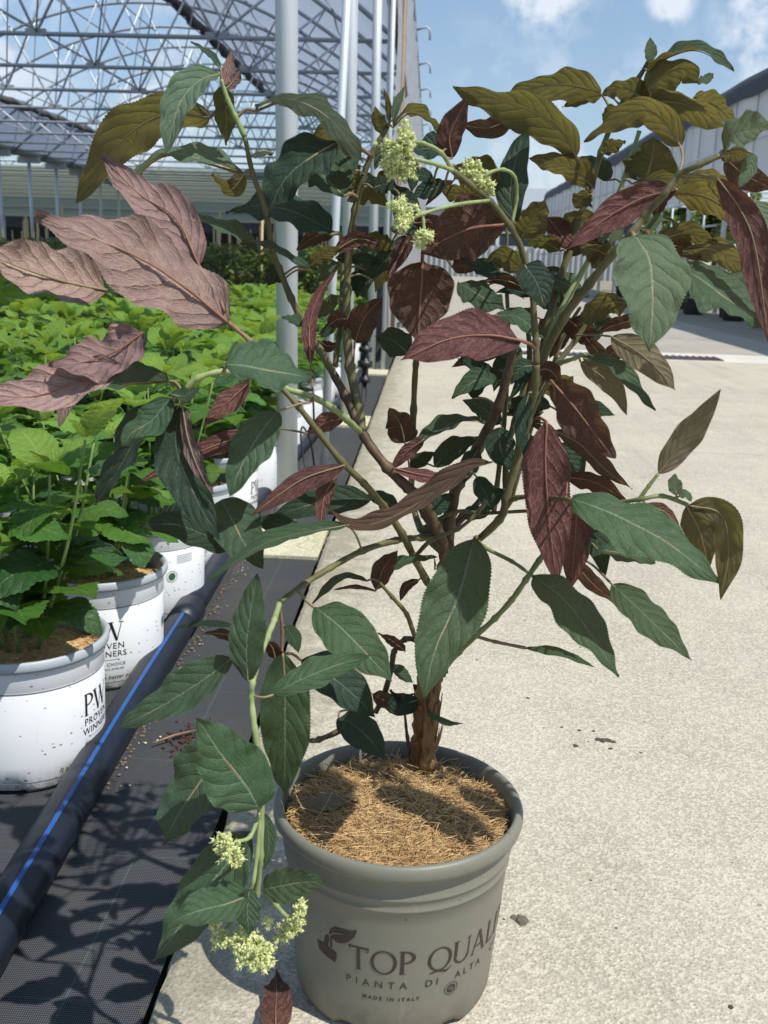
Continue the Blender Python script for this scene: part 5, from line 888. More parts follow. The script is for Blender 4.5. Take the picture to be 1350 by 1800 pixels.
 ["G",0.01,0.22,1,0,[-0.115,-0.757,0.644],[[0.1842,1.173,0.827],[0.1961,1.1814,0.8441],[0.2086,1.1863,0.847]],[[0.1734,1.13,0.829],[0.1788,1.1515,0.8288],[0.1842,1.173,0.827]]],
 ["D",0.0131,0.22,1,0,[-0.117,-0.852,0.511],[[0.1248,1.1643,0.7704],[0.1373,1.1629,0.7781],[0.1506,1.1615,0.7717]],[[0.1204,1.17,0.7724],[0.1226,1.1671,0.7723],[0.1248,1.1643,0.7704]]],
 ["O",0.0195,0.18,1,0,[0.028,0.6,0.8],[[0.1603,1.1547,0.6779],[0.1436,1.1482,0.6915],[0.1285,1.1431,0.6877]],[[0.1346,1.14,0.6875],[0.1475,1.1474,0.6866],[0.1603,1.1547,0.6779]]],
 ["D",0.0092,0.22,1,0,[-0.112,-0.852,0.512],[[0.1973,1.1698,0.8409],[0.173,1.1678,0.84],[0.1498,1.1653,0.8229]],[[0.1817,1.13,0.8449],[0.1895,1.1499,0.8445],[0.1973,1.1698,0.8409]]],
 ["B",0.0079,0.18,1,0,[0.103,0.927,0.36],[[0.1704,1.1535,0.7434],[0.1573,1.1524,0.7516],[0.1445,1.1514,0.7561]],[]],
 ["G",0.0146,0.22,1,0,[0.233,-0.724,0.65],[[0.0771,1.145,0.7296],[0.0897,1.1372,0.7191],[0.1024,1.1261,0.6995]],[[0.0911,1.1747,0.7275],[0.0841,1.1598,0.7304],[0.0771,1.145,0.7296]]],
 ["D",0.0068,0.22,1,0,[-0.096,-0.843,0.53],[[0.1309,1.137,0.71],[0.1106,1.128,0.6962],[0.0909,1.1153,0.6683]],[[0.1184,1.0587,0.7192],[0.1247,1.0979,0.7152],[0.1309,1.137,0.71]]],
 ["D",0.014,0.22,1,0,[-0.121,-0.851,0.512],[[0.0797,1.2047,0.7279],[0.061,1.2082,0.732],[0.0425,1.2115,0.7305]],[[0.0911,1.1752,0.7305],[0.0854,1.19,0.7313],[0.0797,1.2047,0.7279]]],
 ["G",0.0076,0.22,1,0,[-0.11,-0.852,0.512],[[-0.0461,1.1547,0.9383],[-0.0556,1.1493,0.93],[-0.0644,1.1393,0.9089]],[[-0.0557,1.11,0.9399],[-0.0509,1.1323,0.9414],[-0.0461,1.1547,0.9383]]],
 ["G",0.0092,0.22,1,0,[0.124,-0.9,0.418],[[-0.0346,1.2007,0.7958],[-0.0344,1.1961,0.7858],[-0.0336,1.1849,0.7615]],[]],
 ["B",0.0096,0.18,1,0,[0.1,0.928,0.359],[[-0.1052,1.1422,0.8439],[-0.1274,1.1481,0.839],[-0.15,1.1552,0.8227]],[[-0.0943,1.14,0.8365],[-0.0997,1.1411,0.8423],[-0.1052,1.1422,0.8439]]],
 ["B",0.009,0.18,1,0,[0.104,0.927,0.36],[[-0.0209,1.1516,0.8555],[-0.0013,1.1505,0.8566],[0.0186,1.1494,0.8498]],[[-0.0187,0.94,0.8519],[-0.0198,1.0458,0.8544],[-0.0209,1.1516,0.8555]]],
 ["D",0.0083,0.22,1,0,[-0.102,-0.859,0.502],[[-0.047,1.1379,0.8906],[-0.0291,1.1289,0.8805],[-0.0111,1.118,0.864]],[[-0.0251,0.94,0.8654],[-0.0361,1.0389,0.8818],[-0.047,1.1379,0.8906]]],
 ["O",0.0089,0.18,1,0,[0.173,0.711,0.682],[[0.0373,1.1823,0.8855],[0.0476,1.1869,0.8818],[0.0588,1.195,0.8667]],[[0.032,0.9842,0.8695],[0.0346,1.0832,0.8785],[0.0373,1.1823,0.8855]]],
 ["O",0.0083,0.18,1,0,[-0.012,0.595,0.804],[[-0.0866,1.2063,0.9261],[-0.1064,1.215,0.9223],[-0.1266,1.2249,0.9117]],[[-0.0689,1.11,0.9142],[-0.0778,1.1582,0.922],[-0.0866,1.2063,0.9261]]],
 ["B",0.0067,0.18,1,0,[0.104,0.926,0.363],[[-0.0359,1.1803,0.8892],[-0.0393,1.1847,0.8788],[-0.0424,1.1932,0.8582]],[[-0.0251,0.94,0.8654],[-0.0305,1.0601,0.8795],[-0.0359,1.1803,0.8892]]],
 ["G",0.0114,0.22,1,0,[0.098,-0.61,0.787],[[-0.0777,1.1524,0.8241],[-0.0617,1.1549,0.8266],[-0.0455,1.1576,0.8241]],[[-0.0874,1.11,0.8242],[-0.0825,1.1312,0.8262],[-0.0777,1.1524,0.8241]]],
 ["O",0.0118,0.18,1,0,[0.185,0.733,0.655],[[-0.0998,1.1612,0.8282],[-0.0867,1.1676,0.8223],[-0.0733,1.1784,0.8015]],[[-0.0948,1.14,0.8279],[-0.0973,1.1506,0.8286],[-0.0998,1.1612,0.8282]]],
 ["B",0.0057,0.18,1,0,[0.102,0.929,0.357],[[0.0602,1.132,0.7912],[0.0572,1.1351,0.784],[0.0548,1.141,0.7692]],[[0.0869,1.1865,0.7915],[0.0736,1.1593,0.7951],[0.0602,1.132,0.7912]]],
 ["O",0.0102,0.18,1,0,[-0.195,0.835,0.515],[[-0.0433,1.2098,0.8187],[-0.054,1.2186,0.802],[-0.0649,1.2303,0.7774]],[[-0.0068,0.94,0.8381],[-0.0251,1.0749,0.8324],[-0.0433,1.2098,0.8187]]],
 ["B",0.0094,0.18,1,0,[0.104,0.929,0.356],[[-0.0093,1.1779,0.8151],[-0.0066,1.1841,0.7988],[-0.0035,1.1929,0.7745]],[[-0.0068,0.94,0.8381],[-0.0081,1.059,0.8306],[-0.0093,1.1779,0.8151]]],
 ["D",0.0106,0.22,1,0,[-0.114,-0.852,0.511],[[-0.0475,1.1904,0.8315],[-0.0613,1.1857,0.8254],[-0.0745,1.1779,0.8048]],[[-0.0205,0.94,0.8509],[-0.034,1.0652,0.8452],[-0.0475,1.1904,0.8315]]],
 ["O",0.0075,0.18,1,0,[0.088,0.902,0.422],[[0.0682,1.1711,0.8233],[0.0699,1.174,0.8171],[0.0728,1.1831,0.7967]],[[0.0849,1.19,0.8232],[0.0766,1.1806,0.8257],[0.0682,1.1711,0.8233]]],
 ["G",0.0117,0.22,1,0,[0.108,-0.613,0.783],[[-0.0881,1.147,0.8993],[-0.0682,1.1415,0.8952],[-0.0484,1.1352,0.8846]],[[-0.0756,1.11,0.8948],[-0.0818,1.1285,0.8987],[-0.0881,1.147,0.8993]]],
 ["D",0.0075,0.22,1,0,[-0.125,-0.893,0.433],[[-0.0741,1.1328,0.805],[-0.0765,1.1278,0.7944],[-0.0784,1.1187,0.7746]],[[-0.0881,1.11,0.8057],[-0.0811,1.1214,0.8079],[-0.0741,1.1328,0.805]]],
 ["B",0.0059,0.18,1,0,[0.103,0.927,0.36],[[0.0368,1.1414,0.8472],[0.0307,1.1476,0.8333],[0.0249,1.1561,0.8127]],[[0.027,0.9784,0.8685],[0.0319,1.0599,0.8619],[0.0368,1.1414,0.8472]]],
 ["G",0.0113,0.22,1,0,[-0.104,-0.78,0.617],[[-0.1025,1.1482,0.8122],[-0.1133,1.1421,0.8047],[-0.1238,1.1339,0.7906]],[[-0.0958,1.14,0.8119],[-0.0991,1.1441,0.813],[-0.1025,1.1482,0.8122]]],
 ["B",0.0098,0.18,1,0,[0.103,0.927,0.361],[[0.0232,1.1567,0.8101],[0.0379,1.1554,0.8124],[0.0527,1.154,0.8085]],[[-0.0068,0.94,0.8381],[0.0082,1.0484,0.8281],[0.0232,1.1567,0.8101]]],
 ["D",0.0101,0.22,1,0,[-0.112,-0.853,0.511],[[-0.0464,1.16,0.8492],[-0.0244,1.1544,0.85],[-0.0021,1.148,0.8389]],[[-0.0205,0.94,0.8509],[-0.0335,1.05,0.8537],[-0.0464,1.16,0.8492]]],
 ["D",0.0083,0.22,1,0,[-0.129,-0.881,0.456],[[-0.0662,1.1979,0.8123],[-0.0718,1.1901,0.7962],[-0.077,1.1786,0.7718]],[[-0.0878,1.11,0.8135],[-0.077,1.1539,0.8169],[-0.0662,1.1979,0.8123]]],
 ["B",0.0056,0.18,1,0,[0.107,0.925,0.364],[[0.0216,1.1817,0.9032],[0.0063,1.1876,0.895],[-0.0088,1.1959,0.8758]],[[0.022,0.9931,0.8949],[0.0218,1.0874,0.9003],[0.0216,1.1817,0.9032]]],
 ["D",0.0082,0.22,1,0,[-0.124,-0.903,0.41],[[-0.0208,1.1819,0.9207],[-0.0225,1.1767,0.9089],[-0.0239,1.1679,0.8888]],[[-0.0166,0.96,0.9045],[-0.0187,1.071,0.9132],[-0.0208,1.1819,0.9207]]],
 ["B",0.0089,0.18,1,0,[0.107,0.925,0.364],[[-0.047,1.1905,0.9111],[-0.0562,1.1944,0.9048],[-0.0654,1.1998,0.893]],[[-0.0254,0.96,0.9056],[-0.0362,1.0752,0.9118],[-0.047,1.1905,0.9111]]],
 ["B",0.0076,0.18,1,0,[0.104,0.927,0.361],[[-0.0026,1.207,0.8604],[-0.0204,1.2094,0.8641],[-0.038,1.2119,0.8578]],[[-0.0083,0.94,0.8508],[-0.0055,1.0735,0.8568],[-0.0026,1.207,0.8604]]],
 ["D",0.01,0.22,1,0,[-0.147,-0.841,0.521],[[-0.0263,1.1209,0.5402],[-0.0465,1.1286,0.55],[-0.0666,1.1352,0.552]],[[-0.0336,1.0395,0.5537],[-0.0299,1.0802,0.5488],[-0.0263,1.1209,0.5402]]],
 ["D",0.0109,0.22,1,0,[-0.118,-0.857,0.501],[[0.0504,1.0993,0.6729],[0.059,1.1099,0.6942],[0.068,1.1177,0.7085]],[[0.078,1.0893,0.6668],[0.0642,1.0943,0.6739],[0.0504,1.0993,0.6729]]],
 ["G",0.011,0.22,1,0,[-0.107,-0.787,0.608],[[-0.1214,1.1304,0.7507],[-0.1099,1.1395,0.7667],[-0.098,1.1463,0.7754]],[[-0.1315,1.09,0.7455],[-0.1264,1.1102,0.7508],[-0.1214,1.1304,0.7507]]],
 ["O",0.016,0.18,1,0,[0.002,0.59,0.807],[[-0.0716,1.1066,0.8366],[-0.0569,1.1132,0.8348],[-0.0417,1.1211,0.8259]],[[-0.0858,1.11,0.8382],[-0.0787,1.1083,0.8397],[-0.0716,1.1066,0.8366]]],
 ["D",0.0114,0.22,1,0,[-0.109,-0.852,0.511],[[-0.0629,1.0879,0.8873],[-0.0497,1.0863,0.8909],[-0.0365,1.0848,0.8878]],[[-0.0764,1.11,0.8911],[-0.0696,1.0989,0.8913],[-0.0629,1.0879,0.8873]]],
 ["G",0.0133,0.22,1,0,[0.256,-0.728,0.636],[[-0.0825,1.0716,0.9022],[-0.092,1.0788,0.9162],[-0.1012,1.0836,0.9235]],[[-0.0735,1.11,0.9013],[-0.078,1.0908,0.9039],[-0.0825,1.0716,0.9022]]],
 ["D",0.0124,0.22,1,0,[-0.114,-0.852,0.511],[[-0.156,1.1064,0.7989],[-0.1649,1.1043,0.7963],[-0.1736,1.1014,0.7867]],[[-0.1568,1.09,0.7979],[-0.1564,1.0982,0.799],[-0.156,1.1064,0.7989]]],
 ["D",0.0097,0.22,1,0,[-0.113,-0.852,0.511],[[-0.0882,1.1169,0.7828],[-0.0771,1.1216,0.7957],[-0.0658,1.1251,0.8013]],[]],
 ["B",0.0105,0.18,1,0,[0.095,0.929,0.357],[[-0.0857,1.0769,0.755],[-0.0964,1.0796,0.7536],[-0.1071,1.0829,0.7451]],[]],
 ["D",0.0104,0.22,1,0,[-0.085,-0.84,0.536],[[0.0124,1.0832,0.5447],[0.0244,1.0894,0.5589],[0.0367,1.0941,0.5657]],[[0.0102,1.0815,0.544],[0.0113,1.0823,0.5447],[0.0124,1.0832,0.5447]]],
 ["D",0.0116,0.22,1,0,[-0.116,-0.856,0.504],[[0.0593,1.0962,0.6173],[0.0519,1.0885,0.6034],[0.0448,1.0776,0.5826]],[]],
 ["B",0.0102,0.18,1,0,[0.109,0.928,0.357],[[0.0992,1.0872,0.6142],[0.1135,1.0889,0.6088],[0.1285,1.091,0.5956]],[[0.1043,1.1097,0.6094],[0.1017,1.0985,0.6123],[0.0992,1.0872,0.6142]]],
 ["D",0.0079,0.22,1,0,[-0.081,-0.83,0.552],[[0.0889,1.0849,0.5763],[0.0782,1.0786,0.5668],[0.0678,1.0698,0.5504]],[[0.0968,1.1425,0.5635],[0.0929,1.1137,0.5704],[0.0889,1.0849,0.5763]]],
 ["O",0.011,0.18,1,0,[-0.055,0.621,0.782],[[0.174,1.1199,0.9294],[0.1839,1.1136,0.9379],[0.1944,1.1085,0.9399]],[[0.1764,1.15,0.9329],[0.1752,1.135,0.9315],[0.174,1.1199,0.9294]]],
 ["O",0.0144,0.18,1,0,[-0.165,0.715,0.68],[[0.1606,1.0877,0.8876],[0.1528,1.0916,0.884],[0.1457,1.0974,0.8738]],[[0.1671,1.15,0.8922],[0.1639,1.1188,0.8904],[0.1606,1.0877,0.8876]]],
 ["O",0.0097,0.18,1,0,[-0.149,0.701,0.697],[[0.1865,1.1128,0.973],[0.1788,1.1167,0.9698],[0.1719,1.1224,0.9602]],[]],
 ["B",0.0077,0.18,1,0,[0.106,0.922,0.373],[[0.2371,1.1024,0.89],[0.2336,1.1065,0.8811],[0.2312,1.113,0.8654]],[]],
 ["O",0.0153,0.18,1,0,[-0.146,0.69,0.709],[[0.1898,1.0863,0.8318],[0.1787,1.092,0.8266],[0.1682,1.0994,0.8145]],[]],
]
STEMS = [
 ["bark",[[0.004,1.135,0.1993,0.01055],[0.0092,1.13,0.2498,0.00994],[0.0096,1.13,0.295,0.00939],[0.0137,1.13,0.3468,0.00884],[0.023,1.12,0.4156,0.0082],[0.0273,1.11,0.4678,0.00761],[0.031,1.11,0.5019,0.00712]]],
 ["bark",[[0.0201,1.11,0.223,0.0096],[0.0218,1.11,0.2828,0.00836],[0.025,1.11,0.3341,0.00715],[0.0324,1.11,0.3503,0.00601]]],
 ["brown",[[0.0312,1.11,0.4985,0.00777],[0.0334,1.12,0.5395,0.00723],[0.0402,1.12,0.573,0.00664],[0.06,1.11,0.6161,0.00599],[0.0774,1.09,0.664,0.00531],[0.0859,1.08,0.7039,0.00472],[0.0903,1.07,0.7377,0.00414]]],
 ["brown",[[0.0299,1.11,0.4964,0.00713],[0.0162,1.09,0.5301,0.0066],[0.0024,1.07,0.5623,0.00609],[-0.0147,1.06,0.5791,0.00567],[-0.0379,1.06,0.6007,0.0053],[-0.0637,1.07,0.6312,0.00496],[-0.0861,1.08,0.6731,0.00462],[-0.1009,1.09,0.6965,0.00429]]],
 ["olive",[[-0.1009,1.09,0.6965,0.00429],[-0.1147,1.09,0.7197,0.00404],[-0.1309,1.09,0.7444,0.00379],[-0.1463,1.09,0.7731,0.00354],[-0.1598,1.09,0.8049,0.00329],[-0.1655,1.08,0.8238,0.00303],[-0.1705,1.07,0.8612,0.00276],[-0.1838,1.07,0.8973,0.00252],[-0.1899,1.06,0.9308,0.00226]]],
 ["light",[[-0.1899,1.06,0.9308,0.00283],[-0.1989,1.06,0.9492,0.00263],[-0.2067,1.06,0.9648,0.00243],[-0.2128,1.06,0.983,0.00224]]],
 ["olive",[[0.0109,1.12,0.4535,0.00462],[-0.0059,1.09,0.4928,0.00431],[-0.0196,1.06,0.5276,0.00401],[-0.0398,1.03,0.5654,0.00373],[-0.0595,1.01,0.5935,0.00349],[-0.0816,0.99,0.6198,0.00327],[-0.1043,0.98,0.6505,0.00307],[-0.1224,0.97,0.676,0.00289],[-0.1418,0.97,0.6968,0.00274]]],
 ["tan",[[-0.1418,0.97,0.6968,0.00274],[-0.1528,0.97,0.7161,0.00255],[-0.1692,0.97,0.7371,0.00235],[-0.189,0.96,0.7553,0.00214]]],
 ["light",[[-0.0681,1.07,0.636,0.00365],[-0.0807,1.04,0.6538,0.00347],[-0.0938,1.02,0.6681,0.00332],[-0.1132,1.0,0.6823,0.00318],[-0.1391,0.99,0.6906,0.00308],[-0.1638,0.97,0.7037,0.00294],[-0.1906,0.95,0.7099,0.00281],[-0.2134,0.94,0.7039,0.00273],[-0.2276,0.94,0.69,0.00267]]],
 ["olive",[[-0.0669,1.07,0.6373,0.00548],[-0.0718,1.08,0.662,0.00519],[-0.0826,1.09,0.7038,0.00489],[-0.0872,1.1,0.7385,0.00459],[-0.0889,1.11,0.7824,0.00428],[-0.0874,1.11,0.8263,0.00393],[-0.0822,1.11,0.8653,0.0036],[-0.0751,1.11,0.8969,0.00327],[-0.0668,1.11,0.9202,0.00296],[-0.0577,1.11,0.9367,0.00265],[-0.0499,1.11,0.9496,0.00235]]],
 ["olive",[[-0.0995,1.1,0.7016,0.00309],[-0.0966,1.11,0.7332,0.00294],[-0.0955,1.12,0.7637,0.00279],[-0.0962,1.14,0.8063,0.00265],[-0.0943,1.14,0.8365,0.00248]]],
 ["olive",[[0.0347,1.12,0.4821,0.00459],[0.0557,1.1,0.5045,0.00449],[0.0853,1.07,0.5459,0.00433],[0.09,1.06,0.5695,0.00427],[0.0974,1.06,0.6071,0.00423],[0.1055,1.05,0.6548,0.00414],[0.11,1.04,0.6889,0.00407],[0.1099,1.03,0.7188,0.00401]]],
 ["olive",[[0.1099,1.03,0.7188,0.00343],[0.1079,1.03,0.7414,0.00334],[0.105,1.03,0.7598,0.00326],[0.1007,1.03,0.7907,0.00316],[0.0902,1.03,0.8248,0.00307],[0.0757,1.02,0.8499,0.00295],[0.0547,1.01,0.8725,0.00284],[0.0336,1.0,0.8873,0.00274],[0.0169,0.99,0.8983,0.00264]]],
 ["olive",[[0.095,1.09,0.5625,0.00501],[0.1044,1.11,0.61,0.00479],[0.1218,1.13,0.6902,0.00454],[0.1321,1.14,0.7582,0.00426],[0.1489,1.15,0.8267,0.00398],[0.1559,1.15,0.8581,0.0037],[0.1668,1.15,0.8908,0.00343],[0.1767,1.15,0.934,0.00315],[0.1911,1.15,0.9764,0.00288],[0.2082,1.15,1.0059,0.00262],[0.2198,1.15,1.0266,0.00237]]],
 ["olive",[[0.0947,1.07,0.5736,0.00553],[0.1074,1.07,0.6547,0.00521],[0.1172,1.06,0.716,0.00487],[0.1352,1.04,0.7647,0.00451],[0.1545,1.02,0.7987,0.00419],[0.1747,1.0,0.8308,0.00387],[0.1854,0.99,0.8465,0.00362],[0.1975,0.99,0.8637,0.00341],[0.2108,0.98,0.8822,0.00317],[0.2225,0.98,0.8993,0.00297],[0.2376,0.97,0.9072,0.00274],[0.2544,0.97,0.9154,0.00255]]],
 ["light",[[0.1274,1.11,0.7326,0.00368],[0.1494,1.12,0.784,0.00346],[0.1719,1.13,0.8262,0.00326],[0.1876,1.13,0.856,0.00303],[0.1951,1.13,0.8887,0.00281],[0.2031,1.13,0.9198,0.00259],[0.2113,1.13,0.9537,0.00237]]],
 ["olive",[[0.0283,1.14,0.4827,0.004],[0.0005,1.17,0.5046,0.00397],[-0.012,1.19,0.5413,0.00389],[-0.0124,1.19,0.5902,0.00374],[-0.0137,1.19,0.6449,0.00358],[-0.0129,1.18,0.6994,0.00341],[-0.0094,1.17,0.7328,0.00324]]],
 ["green",[[0.0628,1.09,0.5195,0.00253],[0.069,1.06,0.5172,0.00226],[0.0979,1.03,0.5108,0.002],[0.111,0.95,0.5212,0.00167]]],
 ["green",[[0.0311,1.11,0.3488,0.00334],[0.0497,1.09,0.3821,0.00326],[0.0669,1.07,0.4108,0.00319],[0.0859,1.06,0.4356,0.00314],[0.1033,1.06,0.4582,0.00312],[0.1168,1.06,0.4811,0.00311],[0.1313,1.07,0.5014,0.00312],[0.1492,1.09,0.5192,0.00316],[0.1669,1.11,0.5276,0.0032]]],
 ["olive",[[0.0254,1.11,0.5124,0.00388],[0.0009,1.09,0.5163,0.0037],[-0.0262,1.06,0.5203,0.00351],[-0.0607,1.03,0.516,0.00332],[-0.0906,0.99,0.5082,0.00311],[-0.115,0.96,0.4986,0.00294],[-0.1335,0.93,0.4902,0.00277]]],
 ["light",[[-0.1346,0.93,0.4884,0.00277],[-0.1366,0.91,0.4786,0.00278],[-0.14,0.89,0.4688,0.00278],[-0.1448,0.87,0.4538,0.00278],[-0.1472,0.85,0.4398,0.00278],[-0.1483,0.85,0.4252,0.00284],[-0.144,0.84,0.3997,0.00287],[-0.1394,0.84,0.3599,0.00295],[-0.1379,0.84,0.318,0.00303],[-0.139,0.84,0.2689,0.00312],[-0.144,0.85,0.2214,0.00324],[-0.1479,0.85,0.1864,0.00332]]],
 ["tan",[[-0.1346,0.93,0.4884,0.00166],[-0.1331,0.94,0.4557,0.00169],[-0.1336,0.94,0.4316,0.0017]]],
 ["olive",[[0.1013,1.09,0.582,0.00374],[0.1124,1.09,0.6517,0.00338],[0.1328,1.11,0.6992,0.00309],[0.1591,1.12,0.7359,0.00278],[0.1779,1.12,0.7699,0.00245]]],
 ["olive",[[0.0974,1.14,0.5506,0.00393],[0.0951,1.15,0.602,0.00366],[0.1034,1.16,0.6403,0.0034],[0.1155,1.16,0.7058,0.00309],[0.1132,1.17,0.7559,0.00283],[0.1298,1.17,0.7941,0.00255]]],
 ["olive",[[0.0831,1.13,0.539,0.00326],[0.0886,1.15,0.6017,0.00305],[0.0923,1.17,0.6516,0.00285],[0.0919,1.17,0.704,0.0026],[0.0903,1.18,0.7546,0.00238],[0.0851,1.19,0.8112,0.00216],[0.0845,1.19,0.8548,0.00192]]],
 ["olive",[[0.1035,1.14,0.5576,0.00327],[0.1235,1.14,0.6507,0.00289],[0.1391,1.14,0.7023,0.00254],[0.149,1.14,0.7402,0.0022],[0.1668,1.15,0.7711,0.00189]]],
 ["light",[[0.121,1.09,0.7071,0.00303],[0.1376,1.06,0.7179,0.00255],[0.149,1.04,0.7249,0.00211],[0.1585,1.03,0.7307,0.00171]]],
 ["green",[[0.1463,1.04,0.5612,0.00239],[0.1753,0.99,0.5839,0.00227],[0.2075,0.95,0.6017,0.00217],[0.2291,0.95,0.6059,0.00217],[0.2514,0.94,0.6003,0.00215]]],
 ["green",[[0.2074,0.95,0.6022,0.00217],[0.2149,0.95,0.6148,0.00189],[0.2228,0.95,0.6273,0.00162]]],
 ["olive",[[0.0908,1.07,0.5576,0.00308],[0.0986,1.05,0.5747,0.00282],[0.1207,1.01,0.5863,0.00251],[0.1378,0.92,0.6061,0.00211]]],
 ["olive",[[0.0107,1.14,0.4221,0.00338],[0.0022,1.09,0.3945,0.00293],[-0.0116,1.07,0.4322,0.00254],[-0.0279,1.06,0.455,0.0022],[-0.0433,1.04,0.4793,0.00184]]],
 ["brown",[[0.0024,1.15,0.3711,0.00344],[-0.0135,1.15,0.3711,0.00344],[-0.026,1.15,0.355,0.00345],[-0.0288,1.15,0.3326,0.00347],[-0.0374,1.15,0.2947,0.0035],[-0.0467,1.15,0.2737,0.00351]]],
 ["brown",[[0.0005,1.15,0.2121,0.00284],[-0.0063,1.16,0.2378,0.00214],[-0.0111,1.17,0.2676,0.00143]]],
 ["tan",[[0.0167,1.09,0.241,0.00202],[0.0289,1.08,0.2689,0.00166],[0.0342,1.07,0.2993,0.00131]]],
 ["brown",[[-0.0592,1.12,0.2917,0.0041],[-0.0854,1.11,0.2684,0.00364],[-0.1095,1.08,0.2689,0.00311],[-0.1184,1.07,0.2721,0.00264]]],
 ["tan",[[0.0676,1.07,0.4094,0.00191],[0.0874,1.06,0.4082,0.0019],[0.1206,1.05,0.4063,0.00188]]],
 ["green",[[0.0675,1.08,0.4083,0.00129],[0.0719,1.09,0.4184,0.00129],[0.0721,1.1,0.4354,0.0013]]],
 ["brown",[[0.0393,1.12,0.5237,0.0039],[0.0674,1.14,0.5494,0.00295],[0.0842,1.15,0.5647,0.00198]]],
 ["brown",[[0.0241,1.14,0.5033,0.00465],[0.0032,1.15,0.5273,0.00366],[-0.004,1.16,0.5383,0.00268]]],
 ["olive",[[0.0005,1.11,0.5207,0.00258],[0.0382,1.11,0.5423,0.00235],[0.0689,1.09,0.5472,0.0021],[0.1166,1.07,0.5568,0.00185]]],
 ["olive",[[-0.0059,1.09,0.4928,0.00255],[0.0133,1.06,0.5232,0.00232],[0.0397,1.04,0.5412,0.00211],[0.0597,1.04,0.5607,0.00195],[0.07,1.03,0.582,0.00178]]],
 ["light",[[-0.1389,0.84,0.3162,0.00212],[-0.1445,0.82,0.3015,0.00191],[-0.1558,0.81,0.3013,0.00172],[-0.161,0.81,0.2952,0.00155]]],
 ["light",[[-0.1384,0.84,0.3132,0.00212],[-0.14,0.83,0.2777,0.00201],[-0.142,0.82,0.2543,0.0019],[-0.1469,0.82,0.242,0.0018],[-0.1563,0.81,0.2244,0.00168],[-0.1654,0.81,0.2105,0.00158]]],
 ["light",[[-0.1352,0.84,0.2338,0.00216],[-0.1237,0.84,0.2171,0.00217],[-0.1127,0.84,0.2041,0.00218],[-0.1045,0.84,0.2046,0.00218]]],
 ["light",[[0.0169,0.99,0.8983,0.00211],[0.0029,0.97,0.9013,0.00198],[-0.0152,0.96,0.9044,0.00187],[-0.0254,0.96,0.9056,0.00179]]],
 ["light",[[0.0152,0.99,0.9003,0.00211],[0.005,0.97,0.9121,0.00189],[-0.0106,0.96,0.9185,0.0017],[-0.0208,0.96,0.9192,0.00153]]],
 ["light",[[0.0546,1.01,0.8741,0.00173],[0.02,0.97,0.8671,0.00163],[-0.0081,0.94,0.8576,0.00155],[-0.0205,0.94,0.8509,0.00152]]],
 ["light",[[-0.0091,0.94,0.8566,0.00152],[-0.0076,0.94,0.8454,0.00152],[-0.0068,0.94,0.8381,0.00153]]],
 ["light",[[-0.0096,0.94,0.8581,0.00152],[-0.0185,0.94,0.8636,0.00152],[-0.0251,0.94,0.8654,0.00152]]],
 ["light",[[0.078,1.04,0.8548,0.00168],[0.0811,1.04,0.8774,0.00167],[0.0775,1.03,0.8967,0.00165],[0.0655,1.02,0.9029,0.00163],[0.0506,1.01,0.8982,0.00161],[0.0467,1.01,0.8904,0.00162]]],
]
FLOWERS = [[-0.0315,0.95,0.9122,0.0182,90],[-0.038,0.96,0.8994,0.0143,60],[-0.0274,0.95,0.9251,0.0101,30],[-0.0235,0.96,0.8949,0.0092,24],[0.0333,1.01,0.9013,0.0108,34],[0.0424,1.01,0.8913,0.0097,28],[0.0514,1.01,0.8843,0.0054,12],[-0.0308,0.93,0.8624,0.01,34],[-0.0264,0.93,0.8504,0.0116,40],[-0.0072,0.93,0.8364,0.0086,28],[-0.0206,0.93,0.8583,0.007,16],[-0.1651,0.8,0.3082,0.0066,18],[-0.1601,0.8,0.297,0.0097,34],[-0.1524,0.8,0.2934,0.0061,16],[-0.1728,0.8,0.2216,0.0073,20],[-0.1688,0.8,0.2056,0.0099,30],[-0.1435,0.8,0.2054,0.0167,70],[-0.1372,0.8,0.1936,0.0157,60],[-0.1319,0.8,0.1848,0.0105,30],[-0.1545,0.8,0.2077,0.0094,24],[-0.1272,0.81,0.2189,0.0047,12],[-0.099,0.83,0.2184,0.0086,24],[-0.1059,0.83,0.2006,0.0102,34],[-0.1156,0.83,0.1926,0.0081,22]]

LBL = {'g': None}
for i, (code, w, fold, wav, shape, N, mid, pet) in enumerate(LEAVES):
    pm = PETR if code in 'MBPW' and i % 3 else PETG
    me = leaf_mesh(mid, N, w, fold, wav, shape, 100+i, pet=pet, mats=[LM[code], pm], quilt=.10 if code == 'P' else .035, curl=(.55 if i % 2 else .3) if code == 'P' else (.1+.3*((i*7) % 5)/4 if code in 'OMB' else None), teeth=.018 if code == 'P' else .034)
    link('leaf', me, shrub)
# stems
trunkO = None
for i, (tint, pts) in enumerate(STEMS):
    P = [Vector(p[:3]) for p in pts]; R_ = [p[3] for p in pts]
    P, R_ = spline(P, R_, 7); rr = random.Random(i)
    R_ = [r*(1+.07*math.sin(k*1.3+i)+(.28 if k % 7 == 0 and 0 < k < len(P)-1 and tint != 'bark' else 0)+(.16*math.sin(k*2.1) if tint == 'bark' else 0)) for k, r in enumerate(R_)]
    b = MB(); b.tube(P, R_, 12)
    link('trunk' if tint == 'bark' else 'branch', b.mesh('stem', SM[tint]), shrub)
